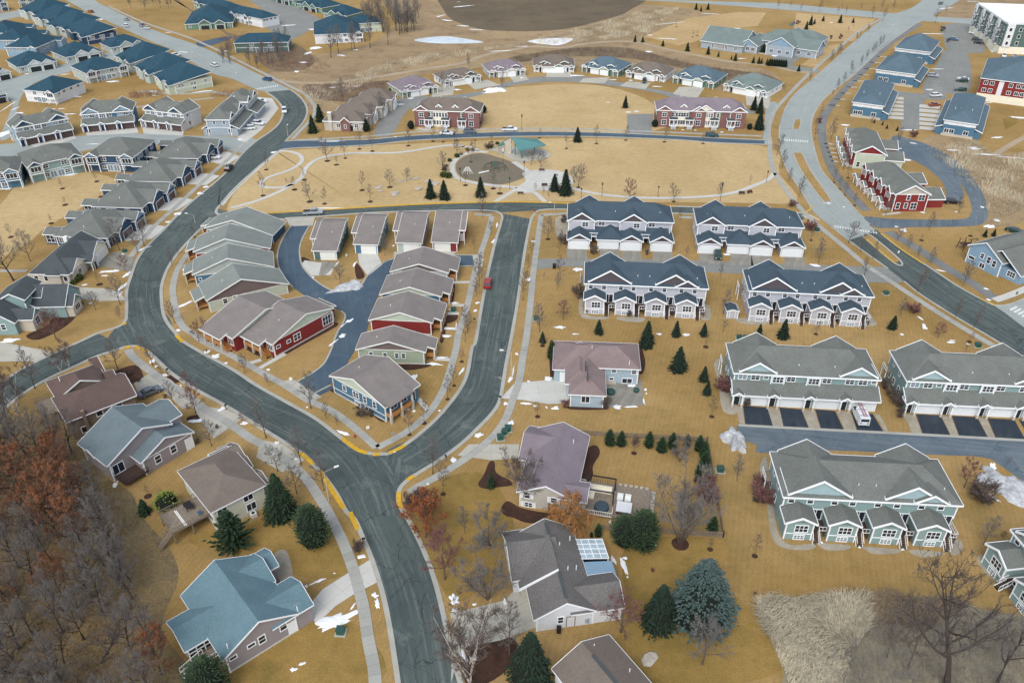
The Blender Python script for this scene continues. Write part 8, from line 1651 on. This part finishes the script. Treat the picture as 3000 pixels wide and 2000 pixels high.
snow((750,1000,3.136),((1450,330,40,36,20),(1640,208,85,14,5),(1700,150,70,12,0),(1370,620,55,18,-12),(1455,640,20,14,0),(800,840,90,16,32),(700,20,14,55,28),(1895,270,14,40,20),(2055,860,50,22,-22),(1815,1085,32,26,-30),(2290,570,30,16,0),(2335,345,20,45,15),(1685,635,16,10,0),(360,1080,22,12,0),(1580,1310,16,10,0),(110,260,25,10,30),(190,930,24,16,0),(2330,760,20,40,20),(470,605,14,8,0),(1270,1015,20,8,0)))
snow((0,1000,3.136),((1975,140,46,30,30),(1900,100,30,22,0),(2070,200,22,10,0),(2035,620,32,26,30),(2245,750,36,20,-10),(1810,725,80,18,-10),(1510,310,34,16,-15),(1400,180,34,26,30),(1440,225,20,20,0),(2120,70,50,14,-30),(60,5,90,10,0),(1065,1310,26,30,0),(1660,405,14,10,0)))
snow((1500,1000,3.136),((335,340,40,24,0),(130,570,50,12,10),(220,590,30,10,0),(400,612,42,16,0),(320,608,14,12,0),(960,605,46,26,0),(1090,600,90,10,-2),(1105,405,48,16,0),(1225,440,18,12,0),(1212,550,10,40,0),(1235,478,10,12,0),(5,740,14,26,0),(45,115,18,14,0),(150,365,14,8,0),(10,280,8,60,5),(2125,430,8,22,-20)))
snow((750,1500,3.136),((970,408,42,20,-10),(1090,762,36,20,-5),(1110,840,26,44,-20),(895,860,14,34,20),(570,635,80,12,-28),(460,680,26,12,0),(1820,805,48,42,-20),(1830,905,46,20,-20),(2285,825,24,26,0),(1905,1310,30,46,-20),(2000,1340,50,20,-45),(340,1440,40,18,-30),(420,1395,40,16,-30),(2010,845,24,10,-15),(720,560,14,5,0)))
snow((1500,1500,3.136),((1030,500,34,66,-8),(935,440,18,34,-20),(1040,420,26,12,0),(905,95,20,20,0),(1310,295,22,16,0),(1060,595,12,14,0)))
snow((2250,1000,3.136),((2070,1430,16,44,-25),(2270,1460,22,40,0),(2060,1170,40,70,40),(1690,10,46,12,5),(1835,25,24,8,20)))
snow((2250,1500,3.136),((840,322,20,10,0),(1240,342,24,10,0),(490,275,16,12,0)))
snow((1500,500,3.136),((435,1440,60,16,4),(600,905,50,26,0),(1355,1500,28,12,0),(1600,1505,36,16,0),(195,650,26,14,0),(150,1000,26,20,0),(585,1500,40,6,0),(1240,742,30,12,0),(780,730,24,10,0),(1975,770,36,14,0)))
snow((2250,500,3.136),((1240,545,36,26,30),(1180,515,24,10,0),(2035,510,70,20,-14),(2100,455,34,24,-20),(440,870,55,18,15),(1435,1430,26,46,10),(1400,1355,12,26,-20),(1590,920,46,8,35),(2000,1085,26,12,20),(2025,1185,26,14,30),(1970,335,20,14,0),(1580,220,24,16,0),(545,300,46,8,4),(1420,385,26,8,15),(1730,378,18,7,0),(1230,1505,22,14,0),(1690,1560,40,8,0)))
snow((750,0,3.136),((1860,20,20,4,0),(1300,960,90,16,-6),(1420,905,34,14,-6),(1160,1060,36,26,30),(1130,1085,36,8,0),(2120,855,50,8,-4),(540,445,70,30,-25),(480,490,26,40,20),(440,575,60,16,5),(780,510,50,16,25),(920,460,30,10,10),(1850,825,36,18,0),(1280,1258,30,6,0),(700,1300,150,6,-3),(165,1400,40,18,-20),(700,805,36,10,0),(910,795,34,12,-20),(1690,150,14,40,35),(1760,190,60,16,30),(1900,240,70,12,12),(2020,275,80,8,10),(1900,60,120,10,-27),(300,235,90,14,-20),(520,270,40,26,0),(2250,470,130,6,-12),(370,660,30,20,0)))
snow((1500,0,3.136),((590,695,90,14,2),(1335,797,50,8,2),(90,715,24,12,20),(1460,215,190,5,-25),(1820,130,110,5,8),(1400,355,90,8,10),(1270,325,30,12,0),(1260,475,34,20,0),(2060,265,50,16,-5),(1070,1032,28,9,0),(1145,1025,34,10,0),(885,942,16,7,0),(930,735,40,7,0),(1090,740,22,14,0),(1490,362,28,8,0),(100,428,110,6,-8),(2110,540,44,7,0),(1570,1195,16,6,0),(1685,1198,14,6,0),(1925,1215,16,8,0),(2250,920,20,8,0)))
snow((2250,0,3.136),((710,1150,46,16,15),(2290,1080,100,20,25),(2110,1265,70,14,-10),(1900,1365,70,26,20),(2000,1420,140,10,10),(1700,1380,70,8,8),(2250,1450,150,8,12),(1340,1318,50,6,25),(1270,1470,44,16,10),(2030,945,50,6,0),(1620,80,110,6,-20),(1880,15,60,6,10),(65,515,44,14,0),(1480,825,40,10,0),(580,210,22,7,0),(500,455,20,5,0),(1550,635,70,6,4),(1500,312,150,8,5),(1215,1365,26,6,0),(1300,1195,90,8,0)))
snow((0,0,3.136),((1030,750,80,16,-12),(1310,720,60,16,10),(1880,840,120,10,-22),(700,890,60,12,-5),(180,1040,50,16,-10),(140,1000,14,40,10),(75,980,12,130,-4),(250,680,34,10,0),(600,685,55,8,-12),(460,1005,60,5,-8),(640,1050,70,8,-5),(950,270,24,16,0),(1680,480,60,10,15),(2080,470,30,12,20),(2200,1285,22,16,0),(1940,1240,70,6,-8),(860,1325,60,5,-5),(560,1000,40,6,0),(1550,300,40,6,0),(930,180,24,16,30),(1410,840,50,12,10),(40,1230,70,60,0),(1420,880,40,6,10)))
snow((1280,380,5.6),((480,405,30,9,-15),(540,395,24,8,-15),(345,470,22,8,-20),(1790,805,24,8,0)))
tag(SN.build('snow'),kind='stuff')
# --- labels: what each thing stands beside
def rel(p,c,hs):
 if hs is not None:
  d=p-hs.o;x,y=d.dot(hs.ex),d.dot(hs.ey);W_,D_=hs.main.W,hs.main.D
  q=Vector((min(max(x,0),W_),min(max(y,0),D_),0));dist=(Vector((x,y,0))-q).length
 else:dist=(p-c).length
 d=p-c;v=c.normalized();f=d.dot(Vector((v.x,v.y,0)).normalized());r=d.x*v.y-d.y*v.x
 return dist,('right of' if r>0 else 'left of')if abs(r)>abs(f)*.8 else('behind' if f>0 else 'in front of')
UD()
for x,y,t in((860,1100,'the three-way street junction'),(1010,700,'the drive island'),(1255,415,'the white park plaza'),(1110,385,'the playground'),(860,430,'the sloping park lawn'),(1500,400,'the open park lawn'),(330,700,'the big street bend'),(680,250,'the upper street bend'),(1185,640,'the long straight side street'),(1400,250,'the oval green'),(1880,430,'the avenue median'),(1950,180,'the wide avenue'),(2060,30,'the far crossing'),(2150,650,'the curving avenue end'),(1560,1100,'the fenced yard'),(1700,1300,'the back lawns'),(2050,1450,'the dry reeds'),(1250,110,'the frozen ponds'),(60,850,'the left side street'),(960,1440,'the near street'),(700,1250,'the near lawns'),(150,470,'the pale left lawn'),(1650,60,'the striped hall lawn'),(760,200,'the brown meadow'),(1560,760,'the sloping back lawn'),(2150,780,'the avenue lawn'),(1400,5,'the top cross road')):LAND.append((G(x,y),t,None))
ORD=['nearest to it','second nearest to it','third nearest to it','fourth nearest to it','fifth nearest to it','sixth nearest to it','seventh nearest to it','eighth nearest to it','ninth nearest to it','tenth nearest to it']
ORD+=['number %s from it'%w for w in 'eleven twelve thirteen fourteen fifteen sixteen seventeen eighteen nineteen twenty'.split()]
buckets={}
for o,desc,p,hgt in THINGS:
 best=sorted(((rel(p,c,hs),s)for c,s,hs in LAND),key=lambda t:t[0][0])[0]
 buckets.setdefault((desc,best[0][1],best[1]),[]).append((best[0][0],o))
for(desc,r,s),L_ in buckets.items():
 L_.sort(key=lambda t:t[0])
 for i,(d,o)in enumerate(L_):
  o['label']='%s %s %s'%(desc,r,s)+(', '+ORD[min(i,19)]if len(L_)>1 else '')
  if len(o['label'].split())>16:o['label']=o['label'].replace(' to it','')
